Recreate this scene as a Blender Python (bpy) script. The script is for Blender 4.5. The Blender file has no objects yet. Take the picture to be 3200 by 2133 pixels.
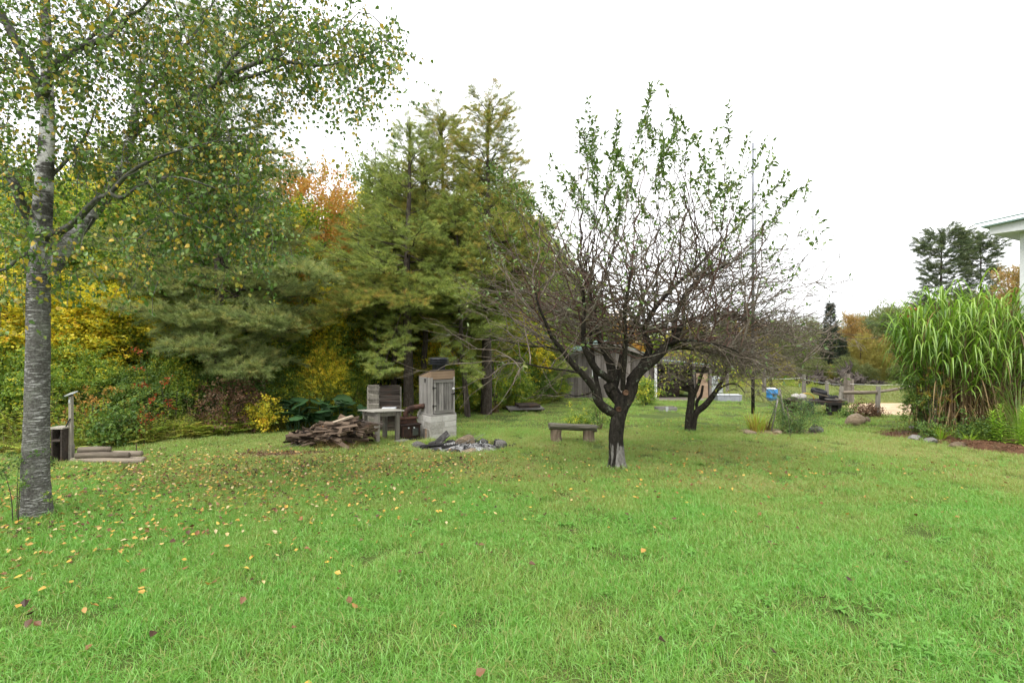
import bpy, bmesh, math, random
import numpy as np
from mathutils import Vector, Matrix

rng = np.random.default_rng(11)
random.seed(11)
sc = bpy.context.scene
COL = sc.collection
R = math.radians
PI = math.pi

# ------------------------------------------------------------------ camera
EYE = 1.7                       # lens height over the lawn where the photographer stands
FPX = 1600.0                    # focal length in photograph pixels (18 mm on a 36 mm wide sensor)
cam_d = bpy.data.cameras.new('camera')
cam_d.sensor_width = 36.0
cam_d.lens = 18.0
cam_d.clip_end = 3000
cam_d.clip_start = 0.05
cam = bpy.data.objects.new('camera', cam_d)
COL.objects.link(cam)
cam.location = (0, 0, EYE)
cam.rotation_euler = (R(90), 0, 0)
sc.camera = cam

# ------------------------------------------------------------------ overcast sky
w = bpy.data.worlds.new('World')
sc.world = w
w.use_nodes = True
nt = w.node_tree
nt.nodes.clear()
SUN_EL, SUN_AZ = R(58), R(205)
sky = nt.nodes.new('ShaderNodeTexSky')
sky.sky_type = 'NISHITA'
sky.sun_disc = False
sky.sun_elevation = SUN_EL
sky.sun_rotation = SUN_AZ
b1 = nt.nodes.new('ShaderNodeBackground'); b1.inputs['Strength'].default_value = 0.1
nt.links.new(sky.outputs[0], b1.inputs['Color'])
tc = nt.nodes.new('ShaderNodeTexCoord')
mp = nt.nodes.new('ShaderNodeMapping'); mp.inputs['Scale'].default_value = (1, 1, 2.2)
nt.links.new(tc.outputs['Generated'], mp.inputs['Vector'])
nz = nt.nodes.new('ShaderNodeTexNoise'); nz.inputs['Scale'].default_value = 1.6; nz.inputs['Detail'].default_value = 4
nt.links.new(mp.outputs[0], nz.inputs['Vector'])
cr = nt.nodes.new('ShaderNodeValToRGB')
cr.color_ramp.elements[0].position = 0.36; cr.color_ramp.elements[0].color = (0.378, 0.385, 0.40, 1)
cr.color_ramp.elements[1].position = 0.60; cr.color_ramp.elements[1].color = (0.97, 0.97, 0.98, 1)
nt.links.new(nz.outputs['Fac'], cr.inputs['Fac'])
b2 = nt.nodes.new('ShaderNodeBackground'); b2.inputs['Strength'].default_value = 1.0
nt.links.new(cr.outputs['Color'], b2.inputs['Color'])
mx = nt.nodes.new('ShaderNodeMixShader'); mx.inputs['Fac'].default_value = 0.95
nt.links.new(b1.outputs[0], mx.inputs[1]); nt.links.new(b2.outputs[0], mx.inputs[2])
wo = nt.nodes.new('ShaderNodeOutputWorld')
nt.links.new(mx.outputs[0], wo.inputs['Surface'])

sun_d = bpy.data.lights.new('sun', 'SUN')
sun_d.energy = 1.5
sun_d.angle = R(35)
sun_d.color = (1.0, 0.97, 0.92)
sun = bpy.data.objects.new('sun', sun_d)
COL.objects.link(sun)
# light comes from behind and a little left of the camera, high up
sdir = Vector((math.sin(SUN_AZ) * math.cos(SUN_EL), math.cos(SUN_AZ) * math.cos(SUN_EL), math.sin(SUN_EL)))
sun.rotation_euler = sdir.to_track_quat('Z', 'Y').to_euler()
sun.location = sdir * 50

sc.view_settings.view_transform = 'Standard'
sc.view_settings.look = 'None'
sc.view_settings.exposure = 1.3
sc.view_settings.gamma = 1.0
sc.view_settings.use_curve_mapping = False
cy = sc.cycles
cy.max_bounces = 6
cy.diffuse_bounces = 3
cy.glossy_bounces = 2
cy.transmission_bounces = 4
cy.transparent_max_bounces = 6
cy.use_denoising = True
cy.use_adaptive_sampling = True
cy.adaptive_threshold = 0.02
sc.render.use_persistent_data = False

# ------------------------------------------------------------------ helpers
def sstep(a, b, t):
    t = np.clip((t - a) / (b - a), 0, 1)
    return t * t * (3 - 2 * t)

def gz(x, y):
    """height of the ground: it falls about 1 in 20 away from the house and levels out far off"""
    x = np.asarray(x, float); y = np.asarray(y, float)
    yy = np.where(y < 60, y, 60 + 25 * (1 - np.exp(-np.clip(y - 60, 0, None) / 25)))
    yy = np.where(yy < -6, -6, yy)
    z = -0.05 * yy
    und = 0.03 * np.sin(0.55 * x + 0.8) * np.sin(0.5 * y + 0.4) + 0.018 * np.sin(1.3 * x + 0.4 * y) * np.sin(0.9 * y - 0.5 * x)
    return z + und * sstep(1.5, 6, np.abs(y) + 2)

def G(x, y, dz=0.0):
    return Vector((x, y, float(gz(x, y)) + dz))

def D(py):
    """distance at which the sloping lawn passes through row py of the photograph"""
    return EYE / ((py - 1066.5) / FPX - 0.05)

def X(px, d):
    return (px - 1600.0) / FPX * d

def W(px, py, d):
    return np.array([(px - 1600.0) / FPX * d, d, EYE - (py - 1066.5) / FPX * d])

def tag(o, label=None, cat=None, group=None, kind=None):
    if label: o['label'] = label
    if cat: o['category'] = cat
    if group: o['group'] = group
    if kind: o['kind'] = kind
    return o

def empty(name, loc, rz=0.0, label=None, cat=None, group=None):
    o = bpy.data.objects.new(name, None)
    o.empty_display_size = 0.1
    o.location = loc
    o.rotation_euler = (0, 0, rz)
    COL.objects.link(o)
    return tag(o, label, cat, group)

def link(name, mesh, parent=None, loc=(0, 0, 0), rot=(0, 0, 0), scale=(1, 1, 1)):
    o = bpy.data.objects.new(name, mesh)
    o.location = loc
    o.rotation_euler = rot
    o.scale = scale
    if parent is not None:
        o.parent = parent
    COL.objects.link(o)
    return o

def fast_mesh(name, verts, quads=None, tris=None, mats=(), smooth=False, face_mat=None, rnd=None):
    """a mesh from numpy arrays"""
    me = bpy.data.meshes.new(name)
    verts = np.asarray(verts, np.float32)
    parts = []
    starts = []
    pos = 0
    for arr, k in ((quads, 4), (tris, 3)):
        if arr is not None and len(arr):
            arr = np.asarray(arr, np.int32)
            parts.append(arr.reshape(-1))
            starts.append(pos + np.arange(len(arr), dtype=np.int32) * k)
            pos += arr.size
    loops = np.concatenate(parts)
    starts = np.concatenate(starts)
    me.vertices.add(len(verts)); me.vertices.foreach_set('co', verts.reshape(-1))
    me.loops.add(len(loops)); me.loops.foreach_set('vertex_index', loops)
    me.polygons.add(len(starts)); me.polygons.foreach_set('loop_start', starts)
    for m in mats: me.materials.append(m)
    if face_mat is not None: me.polygons.foreach_set('material_index', np.asarray(face_mat, np.int32))
    me.polygons.foreach_set('use_smooth', np.full(len(starts), smooth))
    me.update(calc_edges=True)
    if rnd is not None:
        a = me.attributes.new('rnd', 'FLOAT', 'FACE')
        a.data.foreach_set('value', np.asarray(rnd, np.float32))
    return me

class Tubes:
    """many tapered tubes gathered into one mesh"""
    def __init__(self): self.v, self.q, self.t, self.n = [], [], [], 0
    def add(self, pts, rad, n=5, cap=False, seed=None):
        p = np.asarray(pts, float); r = np.asarray(rad, float)
        k = len(p)
        tan = np.empty_like(p)
        tan[1:-1] = p[2:] - p[:-2]; tan[0] = p[1] - p[0]; tan[-1] = p[-1] - p[-2]
        tan /= np.linalg.norm(tan, axis=1, keepdims=True) + 1e-9
        ref = np.array([0.31, 0.12, 0.94]) if abs(tan[:, 2]).mean() < 0.8 else np.array([1.0, 0.1, 0.05])
        a = np.cross(tan, ref); a /= np.linalg.norm(a, axis=1, keepdims=True) + 1e-9
        b = np.cross(tan, a)
        ang = np.arange(n) * 2 * PI / n
        rr = r[:, None] * np.ones(n)
        if seed is not None:
            g = np.random.default_rng(seed)
            ph = g.uniform(0, 6.28, 3)
            zz = np.linspace(0, 1, k)[:, None]
            rr = rr * (1 + 0.08 * np.sin(3 * ang + ph[0] + 3 * zz) + 0.05 * np.sin(5 * ang + ph[1] - 4 * zz) + g.uniform(-.03, .03, (k, n)))
        v = p[:, None] + rr[..., None] * (a[:, None] * np.cos(ang)[None, :, None] + b[:, None] * np.sin(ang)[None, :, None])
        self.v.append(v.reshape(-1, 3))
        i = np.arange(k - 1)[:, None] * n + np.arange(n)[None]
        j = np.arange(k - 1)[:, None] * n + (np.arange(n)[None] + 1) % n
        self.q.append((np.stack([i, i + n, j + n, j], -1).reshape(-1, 4) + self.n))
        self.n += k * n
        if cap:
            for e, fl in ((0, 1), (k - 1, 0)):
                self.v.append(p[e:e + 1])
                c = self.n; self.n += 1
                ring = np.arange(n) + (c - k * n if e == 0 else c - 1 - k * n) + e * n
                nx = np.roll(ring, -1)
                self.t.append(np.stack([np.full(n, c), ring, nx] if fl else [np.full(n, c), nx, ring], -1))
    def build(self, name, mats, smooth=True):
        return fast_mesh(name, np.concatenate(self.v), np.concatenate(self.q), np.concatenate(self.t) if self.t else None, mats, smooth)

class MB:
    """boxes and lathes for built things"""
    def __init__(self): self.v, self.f = [], []
    def add(self, vs, fs):
        n = len(self.v)
        self.v += [tuple(x) for x in vs]
        self.f += [tuple(i + n for i in f) for f in fs]
        return self
    def box(self, c, s, rot=None, jit=0.0, taper=1.0):
        c = Vector(c); h = Vector(s) / 2
        m = rot if isinstance(rot, Matrix) else (Matrix.Rotation(rot, 3, 'Z') if rot else Matrix.Identity(3))
        vs = []
        for z in (-1, 1):
            for y in (-1, 1):
                for x in (-1, 1):
                    t = taper if z > 0 else 1
                    p = Vector((x * h.x * t, y * h.y * t, z * h.z))
                    if jit: p += Vector([random.uniform(-jit, jit) for _ in range(3)])
                    vs.append(c + m @ p)
        return self.add(vs, [(0, 2, 3, 1), (4, 5, 7, 6), (0, 1, 5, 4), (2, 6, 7, 3), (0, 4, 6, 2), (1, 3, 7, 5)])
    def beam(self, p0, p1, wd, th, up=(0, 0, 1), jit=0.0):
        p0, p1 = Vector(p0), Vector(p1)
        d = p1 - p0; L = d.length; z = d / L
        x = Vector(up).cross(z)
        if x.length < 1e-4: x = Vector((1, 0, 0)).cross(z)
        x.normalize(); y = z.cross(x)
        m = Matrix((x, y, z)).transposed()
        return self.box((p0 + p1) / 2, (wd, th, L), m, jit)
    def lathe(self, prof, n=16, c=(0, 0, 0), cap=True, rot=None):
        vs, fs = [], []
        m = rot or Matrix.Identity(3)
        for r, z in prof:
            for k in range(n):
                a = 2 * PI * k / n
                vs.append(Vector(c) + m @ Vector((r * math.cos(a), r * math.sin(a), z)))
        for i in range(len(prof) - 1):
            for k in range(n):
                a, b = i * n + k, i * n + (k + 1) % n
                fs.append((a, b, b + n, a + n))
        if cap:
            fs.append(tuple(range(n - 1, -1, -1)))
            fs.append(tuple(range((len(prof) - 1) * n, len(prof) * n)))
        return self.add(vs, fs)
    def mesh(self, name, mats, smooth=False, bevel=0.0):
        me = bpy.data.meshes.new(name)
        me.from_pydata(self.v, [], self.f)
        for m in (mats if isinstance(mats, (list, tuple)) else [mats]): me.materials.append(m)
        if bevel:
            bm = bmesh.new(); bm.from_mesh(me)
            bmesh.ops.bevel(bm, geom=bm.edges[:], offset=bevel, segments=1, affect='EDGES')
            bm.to_mesh(me); bm.free()
        for p in me.polygons: p.use_smooth = smooth
        me.update()
        return me
    def obj(self, name, mats, parent=None, smooth=False, bevel=0.0, **kw):
        return link(name, self.mesh(name, mats, smooth, bevel), parent, **kw)

# ------------------------------------------------------------------ materials
class NT:
    def __init__(self, name):
        self.m = bpy.data.materials.new(name)
        self.m.use_nodes = True
        self.t = self.m.node_tree
        self.t.nodes.clear()
        self.out = self.t.nodes.new('ShaderNodeOutputMaterial')
    def n(self, kind, **kw):
        x = self.t.nodes.new('ShaderNode' + kind)
        for k, v in kw.items(): setattr(x, k, v)
        return x
    def l(self, a, b): self.t.links.new(a, b)
    def noise(self, vec, scale, detail=4, rough=0.55, dist=0.0):
        x = self.n('TexNoise'); x.inputs['Scale'].default_value = scale; x.inputs['Detail'].default_value = detail
        x.inputs['Roughness'].default_value = rough; x.inputs['Distortion'].default_value = dist
        if vec is not None: self.l(vec, x.inputs['Vector'])
        return x.outputs['Fac']
    def ramp(self, fac, stops, interp='LINEAR'):
        x = self.n('ValToRGB'); x.color_ramp.interpolation = interp
        e = x.color_ramp.elements
        while len(e) < len(stops): e.new(0.5)
        for k, (p, c) in enumerate(stops):
            e[k].position = p
            e[k].color = (c, c, c, 1) if isinstance(c, (int, float)) else (*c, 1)
        self.l(fac, x.inputs['Fac'])
        return x.outputs['Color']
    def math(self, op, a, b=0.0, clamp=False):
        x = self.n('Math', operation=op); x.use_clamp = clamp
        for i, v in enumerate((a, b)):
            if isinstance(v, (int, float)): x.inputs[i].default_value = v
            else: self.l(v, x.inputs[i])
        return x.outputs[0]
    def mix(self, fac, a, b, blend='MIX'):
        x = self.n('Mix', data_type='RGBA', blend_type=blend)
        for s, v in (('Factor_Float', fac), ('A_Color', a), ('B_Color', b)):
            sock = next(i for i in x.inputs if i.identifier == s)
            if isinstance(v, (int, float)): sock.default_value = v
            elif isinstance(v, tuple): sock.default_value = (*v[:3], 1)
            else: self.l(v, sock)
        return next(o for o in x.outputs if o.identifier == 'Result_Color')
    def mapping(self, vec, scale=(1, 1, 1), rot=(0, 0, 0)):
        x = self.n('Mapping'); x.inputs['Scale'].default_value = scale; x.inputs['Rotation'].default_value = rot
        self.l(vec, x.inputs['Vector'])
        return x.outputs[0]
    def coords(self, kind='Object'): return self.n('TexCoord').outputs[kind]
    def pos(self): return self.n('NewGeometry').outputs['Position']
    def rand(self): return self.n('ObjectInfo').outputs['Random']
    def bump(self, h, strength=0.4, dist=0.02):
        x = self.n('Bump'); x.inputs['Strength'].default_value = strength; x.inputs['Distance'].default_value = dist
        self.l(h, x.inputs['Height'])
        return x.outputs[0]
    def surf(self, color, rough=0.85, normal=None, metal=0.0, spec=0.3):
        p = self.n('BsdfPrincipled')
        if isinstance(color, tuple): p.inputs['Base Color'].default_value = (*color[:3], 1)
        else: self.l(color, p.inputs['Base Color'])
        if isinstance(rough, (int, float)): p.inputs['Roughness'].default_value = rough
        else: self.l(rough, p.inputs['Roughness'])
        p.inputs['Metallic'].default_value = metal
        p.inputs['Specular IOR Level'].default_value = spec
        if normal is not None: self.l(normal, p.inputs['Normal'])
        self.l(p.outputs[0], self.out.inputs['Surface'])
        return self.m

def mottled(name, stops, scale=6.0, stretch=(1, 1, 1), rough=0.85, bump=0.5, bdist=0.01, per=0.25, metal=0.0, fine=5.0, spec=0.25, coords='Object'):
    """stone, metal, soil: a noisy ramp of the material's own colours with relief, varied from piece to piece"""
    n = NT(name)
    off = n.n('VectorMath', operation='ADD')
    rr = n.rand()
    cmb = n.n('CombineXYZ')
    for i in range(3): n.l(n.math('MULTIPLY', rr, 37.0 + 11 * i), cmb.inputs[i])
    n.l(n.mapping(n.coords(coords), stretch), off.inputs[0]); n.l(cmb.outputs[0], off.inputs[1])
    v = off.outputs[0]
    a = n.noise(v, scale, 6, 0.62, 0.3)
    b = n.noise(v, scale * fine, 4, 0.6)
    f = n.math('ADD', n.math('MULTIPLY', a, 0.65), n.math('MULTIPLY', b, 0.35))
    f = n.math('ADD', f, n.math('MULTIPLY', n.math('SUBTRACT', rr, 0.5), per))
    col = n.ramp(f, stops)
    return n.surf(col, rough, n.bump(f, bump, bdist), metal, spec)

def wood(name, dark, light, axis='z', per=0.35, warm=None, rough=0.9, scale=1.0):
    """weathered timber, the grain running along one axis of the thing"""
    st = {'x': (1.2, 26, 26), 'y': (26, 1.2, 26), 'z': (26, 26, 1.2)}[axis]
    n = NT(name)
    rr = n.rand()
    cmb = n.n('CombineXYZ')
    for i in range(3): n.l(n.math('MULTIPLY', rr, 51.0 + 17 * i), cmb.inputs[i])
    off = n.n('VectorMath', operation='ADD')
    n.l(n.mapping(n.coords(), tuple(s * scale for s in st)), off.inputs[0]); n.l(cmb.outputs[0], off.inputs[1])
    g = n.noise(off.outputs[0], 1.0, 5, 0.65, 0.6)
    big = n.noise(n.mapping(n.coords(), (3, 3, 3)), 1.0, 3)
    f = n.math('ADD', n.math('MULTIPLY', g, 0.75), n.math('MULTIPLY', big, 0.3))
    f = n.math('ADD', f, n.math('MULTIPLY', n.math('SUBTRACT', rr, 0.5), per))
    mid = tuple((a + b) / 2 for a, b in zip(dark, light))
    col = n.ramp(f, [(0.3, dark), (0.52, mid), (0.74, light)])
    if warm:
        col = n.mix(n.ramp(n.noise(n.mapping(n.coords(), (2.3, 2.3, 2.3)), 1.0, 3), [(0.52, 0.0), (0.7, 0.75)]), col, warm)
    return n.surf(col, rough, n.bump(g, 0.6, 0.006), 0, 0.15)

def leafmat(name, cols, trans=0.3, gloss=0.06, gain=1.0, rough=0.45):
    """leaf with light passing through it; hue picked per leaf and per spray from the given list"""
    n = NT(name)
    gloss *= 0.5
    cols = [tuple(min(.85, v * gain) for v in c) for c in cols]
    at = n.n('Attribute'); at.attribute_name = 'rnd'
    f = n.math('ADD', n.math('MULTIPLY', n.rand(), 0.5), n.math('MULTIPLY', at.outputs['Fac'], 0.5))
    # spread the sum of two uniforms back out over the whole ramp
    f = n.math('ADD', n.math('MULTIPLY', n.math('SUBTRACT', f, 0.5), 1.35), 0.5, True)
    k = len(cols)
    col = n.ramp(f, [((i + 0.0) / max(1, k - 1), c) for i, c in enumerate(cols)])
    d = n.n('BsdfDiffuse'); n.l(col, d.inputs['Color'])
    t = n.n('BsdfTranslucent')
    n.l(n.mix(1.0, col, (1.15, 1.2, 0.75), 'MULTIPLY'), t.inputs['Color'])
    m1 = n.n('MixShader'); m1.inputs['Fac'].default_value = trans
    n.l(d.outputs[0], m1.inputs[1]); n.l(t.outputs[0], m1.inputs[2])
    g = n.n('BsdfGlossy'); g.inputs['Roughness'].default_value = rough
    m2 = n.n('MixShader'); m2.inputs['Fac'].default_value = gloss
    n.l(m1.outputs[0], m2.inputs[1]); n.l(g.outputs[0], m2.inputs[2])
    n.l(m2.outputs[0], n.out.inputs['Surface'])
    return n.m

# ------------------------------------------------------------------ sprays scattered by geometry nodes
def kit(name, meshes):
    """a node group that sets one of the given little meshes on every vertex, by the attributes rot, scl and pick"""
    ng = bpy.data.node_groups.new(name, 'GeometryNodeTree')
    ng.interface.new_socket('Geometry', in_out='INPUT', socket_type='NodeSocketGeometry')
    ng.interface.new_socket('Geometry', in_out='OUTPUT', socket_type='NodeSocketGeometry')
    N = ng.nodes
    gi = N.new('NodeGroupInput'); go = N.new('NodeGroupOutput')
    join = N.new('GeometryNodeGeometryToInstance')
    for i, me in enumerate(meshes):
        so = bpy.data.objects.new(name + '_source', me)
        oi = N.new('GeometryNodeObjectInfo'); oi.transform_space = 'ORIGINAL'
        oi.inputs['Object'].default_value = so
        oi.inputs['As Instance'].default_value = False
        ng.links.new(oi.outputs['Geometry'], join.inputs[0])
    iop = N.new('GeometryNodeInstanceOnPoints')
    iop.inputs['Pick Instance'].default_value = True
    ng.links.new(gi.outputs[0], iop.inputs['Points'])
    ng.links.new(join.outputs[0], iop.inputs['Instance'])
    def attr(nm, typ):
        a = N.new('GeometryNodeInputNamedAttribute'); a.data_type = typ
        a.inputs['Name'].default_value = nm
        return a.outputs['Attribute']
    ng.links.new(attr('pick', 'INT'), iop.inputs['Instance Index'])
    er = N.new('FunctionNodeEulerToRotation')
    ng.links.new(attr('rot', 'FLOAT_VECTOR'), er.inputs[0])
    ng.links.new(er.outputs[0], iop.inputs['Rotation'])
    ng.links.new(attr('scl', 'FLOAT'), iop.inputs['Scale'])
    ng.links.new(iop.outputs[0], go.inputs[0])
    return (ng, len(meshes))

def points_mesh(name, pts, rot, scl, pick):
    me = bpy.data.meshes.new(name)
    pts = np.asarray(pts, np.float32)
    me.vertices.add(len(pts)); me.vertices.foreach_set('co', pts.reshape(-1))
    a = me.attributes.new('rot', 'FLOAT_VECTOR', 'POINT'); a.data.foreach_set('vector', np.asarray(rot, np.float32).reshape(-1))
    a = me.attributes.new('scl', 'FLOAT', 'POINT'); a.data.foreach_set('value', np.asarray(scl, np.float32))
    a = me.attributes.new('pick', 'INT', 'POINT'); a.data.foreach_set('value', np.asarray(pick, np.int32))
    return me

def scatter(name, pm, k, parent=None, kind='stuff', **kw):
    o = link(name, pm, parent, **kw)
    md = o.modifiers.new('spread', 'NODES')
    md.node_group = k[0]
    if kind: o['kind'] = kind
    return o

def rot_dir(d, roll):
    """euler angles that turn +X to direction d"""
    d = np.asarray(d, float)
    d = d / (np.linalg.norm(d, axis=-1, keepdims=True) + 1e-9)
    az = np.arctan2(d[:, 1], d[:, 0]); el = np.arcsin(np.clip(d[:, 2], -1, 1))
    return np.stack([roll, -el, az], -1)

class Leaves:
    """small leaf blades gathered into a spray mesh, each with its own random value"""
    def __init__(self): self.v, self.t, self.m, self.r = [], [], [], []
    def blade(self, b, d, nrm, L, wd, fold=0.15, curl=0.1, mat=0, simple=False, rv=None):
        b = np.asarray(b, float); d = np.asarray(d, float); d = d / np.linalg.norm(d)
        s = np.cross(d, nrm); s = s / (np.linalg.norm(s) + 1e-9); u = np.cross(s, d)
        n0 = len(self.v); rv = random.random() if rv is None else rv
        if simple:
            vs = [b, b + d * L * .45 + s * wd / 2 + u * fold * wd, b + d * L - u * curl * L, b + d * L * .45 - s * wd / 2 + u * fold * wd]
            ts = [(0, 1, 2), (0, 2, 3)]
        else:
            c = lambda f: b + d * L * f - u * curl * L * f * f
            vs = [b, c(.3) + s * wd * .5 + u * fold * wd, c(.3), c(.3) - s * wd * .5 + u * fold * wd,
                  c(.68) + s * wd * .34 + u * fold * wd * .6, c(.68), c(.68) - s * wd * .34 + u * fold * wd * .6, c(1.0)]
            ts = [(0, 2, 1), (0, 3, 2), (1, 2, 5), (1, 5, 4), (2, 3, 6), (2, 6, 5), (4, 5, 7), (5, 6, 7)]
        self.v += [tuple(x) for x in vs]
        self.t += [tuple(i + n0 for i in t) for t in ts]
        self.m += [mat] * len(ts); self.r += [rv] * len(ts)
    def strip(self, pts, wds, side, mat=0, rv=None):
        n0 = len(self.v); rv = random.random() if rv is None else rv
        pts = np.asarray(pts, float); side = np.asarray(side, float)
        for p, w_ in zip(pts, wds):
            self.v += [tuple(p + side * w_ / 2), tuple(p - side * w_ / 2)]
        k = len(pts)
        for i in range(k - 1):
            a = n0 + 2 * i
            ts = [(a, a + 1, a + 3), (a, a + 3, a + 2)] if wds[i + 1] > 1e-6 else [(a, a + 1, a + 2)]
            self.t += ts; self.m += [mat] * len(ts); self.r += [rv] * len(ts)
    def needle(self, b, d, L, wd, mat=0, rv=None):
        b = np.asarray(b); d = np.asarray(d)
        s = np.cross(d, (random.random() - .5, random.random() - .5, random.random() - .5)); s = s / (np.linalg.norm(s) + 1e-9)
        n0 = len(self.v)
        self.v += [tuple(b - s * wd / 2), tuple(b + s * wd / 2), tuple(b + d * L)]
        self.t.append((n0, n0 + 1, n0 + 2)); self.m.append(mat); self.r.append(random.random() if rv is None else rv)
    def stem(self, p, q, r, mat=1):
        p = np.asarray(p, float); q = np.asarray(q, float)
        d = q - p; a = np.cross(d, (0.2, 0.5, 0.9)); a = a / (np.linalg.norm(a) + 1e-9); b = np.cross(d, a); b = b / (np.linalg.norm(b) + 1e-9)
        n0 = len(self.v)
        for base, rr in ((p, r), (q, r * .7)):
            for k in range(3):
                self.v.append(tuple(base + rr * (a * math.cos(2.094 * k) + b * math.sin(2.094 * k))))
        for k in range(3):
            j = (k + 1) % 3
            self.t += [(n0 + k, n0 + j, n0 + 3 + j), (n0 + k, n0 + 3 + j, n0 + 3 + k)]
            self.m += [mat, mat]; self.r += [.5, .5]
    def mesh(self, name, mats):
        return fast_mesh(name, np.array(self.v), None, np.array(self.t), mats, False, self.m, self.r)

def rv3():
    v = np.random.default_rng(random.getrandbits(32)).normal(size=3)
    return v / np.linalg.norm(v)
# ------------------------------------------------------------------ the ground
def ground_mat():
    n = NT('lawn_soil')
    p = n.pos()
    a = n.noise(p, 0.35, 4, 0.6)
    b = n.noise(p, 3.0, 5, 0.6)
    c = n.noise(p, 40.0, 3, 0.6)
    f = n.math('ADD', n.math('MULTIPLY', a, .55), n.math('MULTIPLY', b, .45))
    col = n.ramp(f, [(0.32, (0.05, 0.10, 0.018)), (0.5, (0.08, 0.125, 0.026)), (0.66, (0.13, 0.125, 0.042))])
    col = n.mix(n.math('MULTIPLY', c, 0.6), col, (0.05, 0.045, 0.02))
    return n.surf(col, 0.95, n.bump(c, 0.6, 0.02), 0, 0.1)

def axis(lims):
    out = [lims[0][0]]
    for a, b, s in lims:
        k = max(1, int(round((b - a) / s)))
        out += list(np.linspace(a, b, k + 1)[1:])
    return np.array(out)

gx = axis([(-900, -300, 100), (-300, -80, 20), (-80, -30, 3), (-30, 30, .5), (30, 80, 3), (80, 300, 20), (300, 900, 100)])
gy = axis([(-300, -60, 30), (-60, -6, 3), (-6, 34, .4), (34, 90, 2), (90, 300, 15), (300, 1800, 150)])
xx, yy = np.meshgrid(gx, gy)
vv = np.stack([xx, yy, gz(xx, yy)], -1).reshape(-1, 3)
ni, nj = len(gy), len(gx)
ii = (np.arange(ni - 1)[:, None] * nj + np.arange(nj - 1)[None]).reshape(-1)
ground = link('ground', fast_mesh('ground', vv, np.stack([ii, ii + 1, ii + nj + 1, ii + nj], -1), None, [ground_mat()], True))
tag(ground, 'sloping ground under the mown lawn and the field beyond', 'ground', kind='structure')

def patch(name, outline, mat, label, cat, dz=0.012, kind='structure', hump=0.0, ring=6):
    """an irregular sheet laid on the ground just above it"""
    o = np.array(outline, float)
    k = 8
    pts = []
    for i in range(len(o)):                      # smooth the outline
        p0, p1, p2, p3 = o[i - 1], o[i], o[(i + 1) % len(o)], o[(i + 2) % len(o)]
        for t in np.linspace(0, 1, k, endpoint=False):
            pts.append(.5 * ((2 * p1) + (-p0 + p2) * t + (2 * p0 - 5 * p1 + 4 * p2 - p3) * t * t + (-p0 + 3 * p1 - 3 * p2 + p3) * t ** 3))
    pts = np.array(pts); c = pts.mean(0)
    pts = c + (pts - c) * (1 + rng.uniform(-.07, .07, (len(pts), 1)))
    V = []
    for s in np.linspace(0, 1, ring + 1)[1:]:
        q = c + (pts - c) * s
        V.append(np.column_stack([q, gz(q[:, 0], q[:, 1]) + (dz + hump * (1 - s ** 2) if s < 1 else -0.01)]))
    m = len(pts)
    V = np.concatenate([np.array([[c[0], c[1], float(gz(*c)) + dz + hump]])] + V)
    T = [(0, 1 + i, 1 + (i + 1) % m) for i in range(m)]
    Q = []
    for r in range(ring - 1):
        for i in range(m):
            a, b = 1 + r * m + i, 1 + r * m + (i + 1) % m
            Q.append((a, a + m, b + m, b))
    ob = link(name, fast_mesh(name, V, Q, T, [mat], True))
    return tag(ob, label, cat, kind=kind)

def inside(poly, pts):
    poly = np.asarray(poly); x, y = pts[:, 0], pts[:, 1]
    r = np.zeros(len(pts), bool)
    j = len(poly) - 1
    for i in range(len(poly)):
        xi, yi = poly[i]; xj, yj = poly[j]
        c = ((yi > y) != (yj > y)) & (x < (xj - xi) * (y - yi) / (yj - yi + 1e-12) + xi)
        r ^= c; j = i
    return r

M_MULCH = mottled('mulch', [(0.3, (0.05, 0.022, 0.012)), (0.5, (0.13, 0.06, 0.032)), (0.7, (0.22, 0.12, 0.07))], 9, bump=0.9, bdist=.03)
M_DIRT = mottled('bare_soil', [(0.3, (0.08, 0.05, 0.025)), (0.5, (0.16, 0.105, 0.055)), (0.7, (0.24, 0.18, 0.10))], 5, bump=.7, bdist=.03)
M_SAND = mottled('sand', [(0.3, (0.30, 0.20, 0.11)), (0.5, (0.46, 0.33, 0.20)), (0.7, (0.58, 0.44, 0.29))], 1.6, bump=.6, bdist=.05)
M_ASH = mottled('ash', [(0.3, (0.03, 0.028, 0.025)), (0.5, (0.13, 0.125, 0.12)), (0.68, (0.36, 0.355, 0.35))], 7, bump=.9, bdist=.03)
M_GRAVEL = mottled('shed_gravel', [(0.3, (0.12, 0.10, 0.085)), (0.55, (0.22, 0.19, 0.165)), (0.7, (0.30, 0.27, 0.24))], 8, bump=.6, bdist=.03)

BED = [(9.1, 12.3), (9.28, 11.7), (9.42, 11.2), (9.4, 10.7), (9.36, 10.2), (9.55, 9.8), (10.2, 9.5), (11.5, 9.3), (13.0, 9.6), (13.0, 11.6), (12.2, 12.6), (10.8, 13.6), (9.8, 13.4), (9.15, 12.9)]
CHIPS = [(-5.3, 9.75), (-4.6, 9.35), (-4.0, 9.4), (-3.45, 9.9), (-3.5, 10.15), (-4.3, 10.05), (-4.9, 9.95)]
SANDP = [(12.7, 18.8), (14.0, 18.2), (16.5, 18.6), (18.5, 20.0), (18.5, 23.4), (15.8, 23.6), (13.8, 21.6)]
PIT_C = (-1.09, 10.8)
patch('mulch_bed', BED, M_MULCH, 'reddish bark mulch bed under the tall grass clump', 'flower bed', .02, hump=.08)
patch('bare_patch', CHIPS, M_DIRT, 'bare brown soil patch strewn with chips before the woodpile', 'soil', .012)
patch('sand_yard', SANDP, M_SAND, 'pale sandy ground beyond the rail fence', 'sand', .02, hump=.12)
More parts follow.
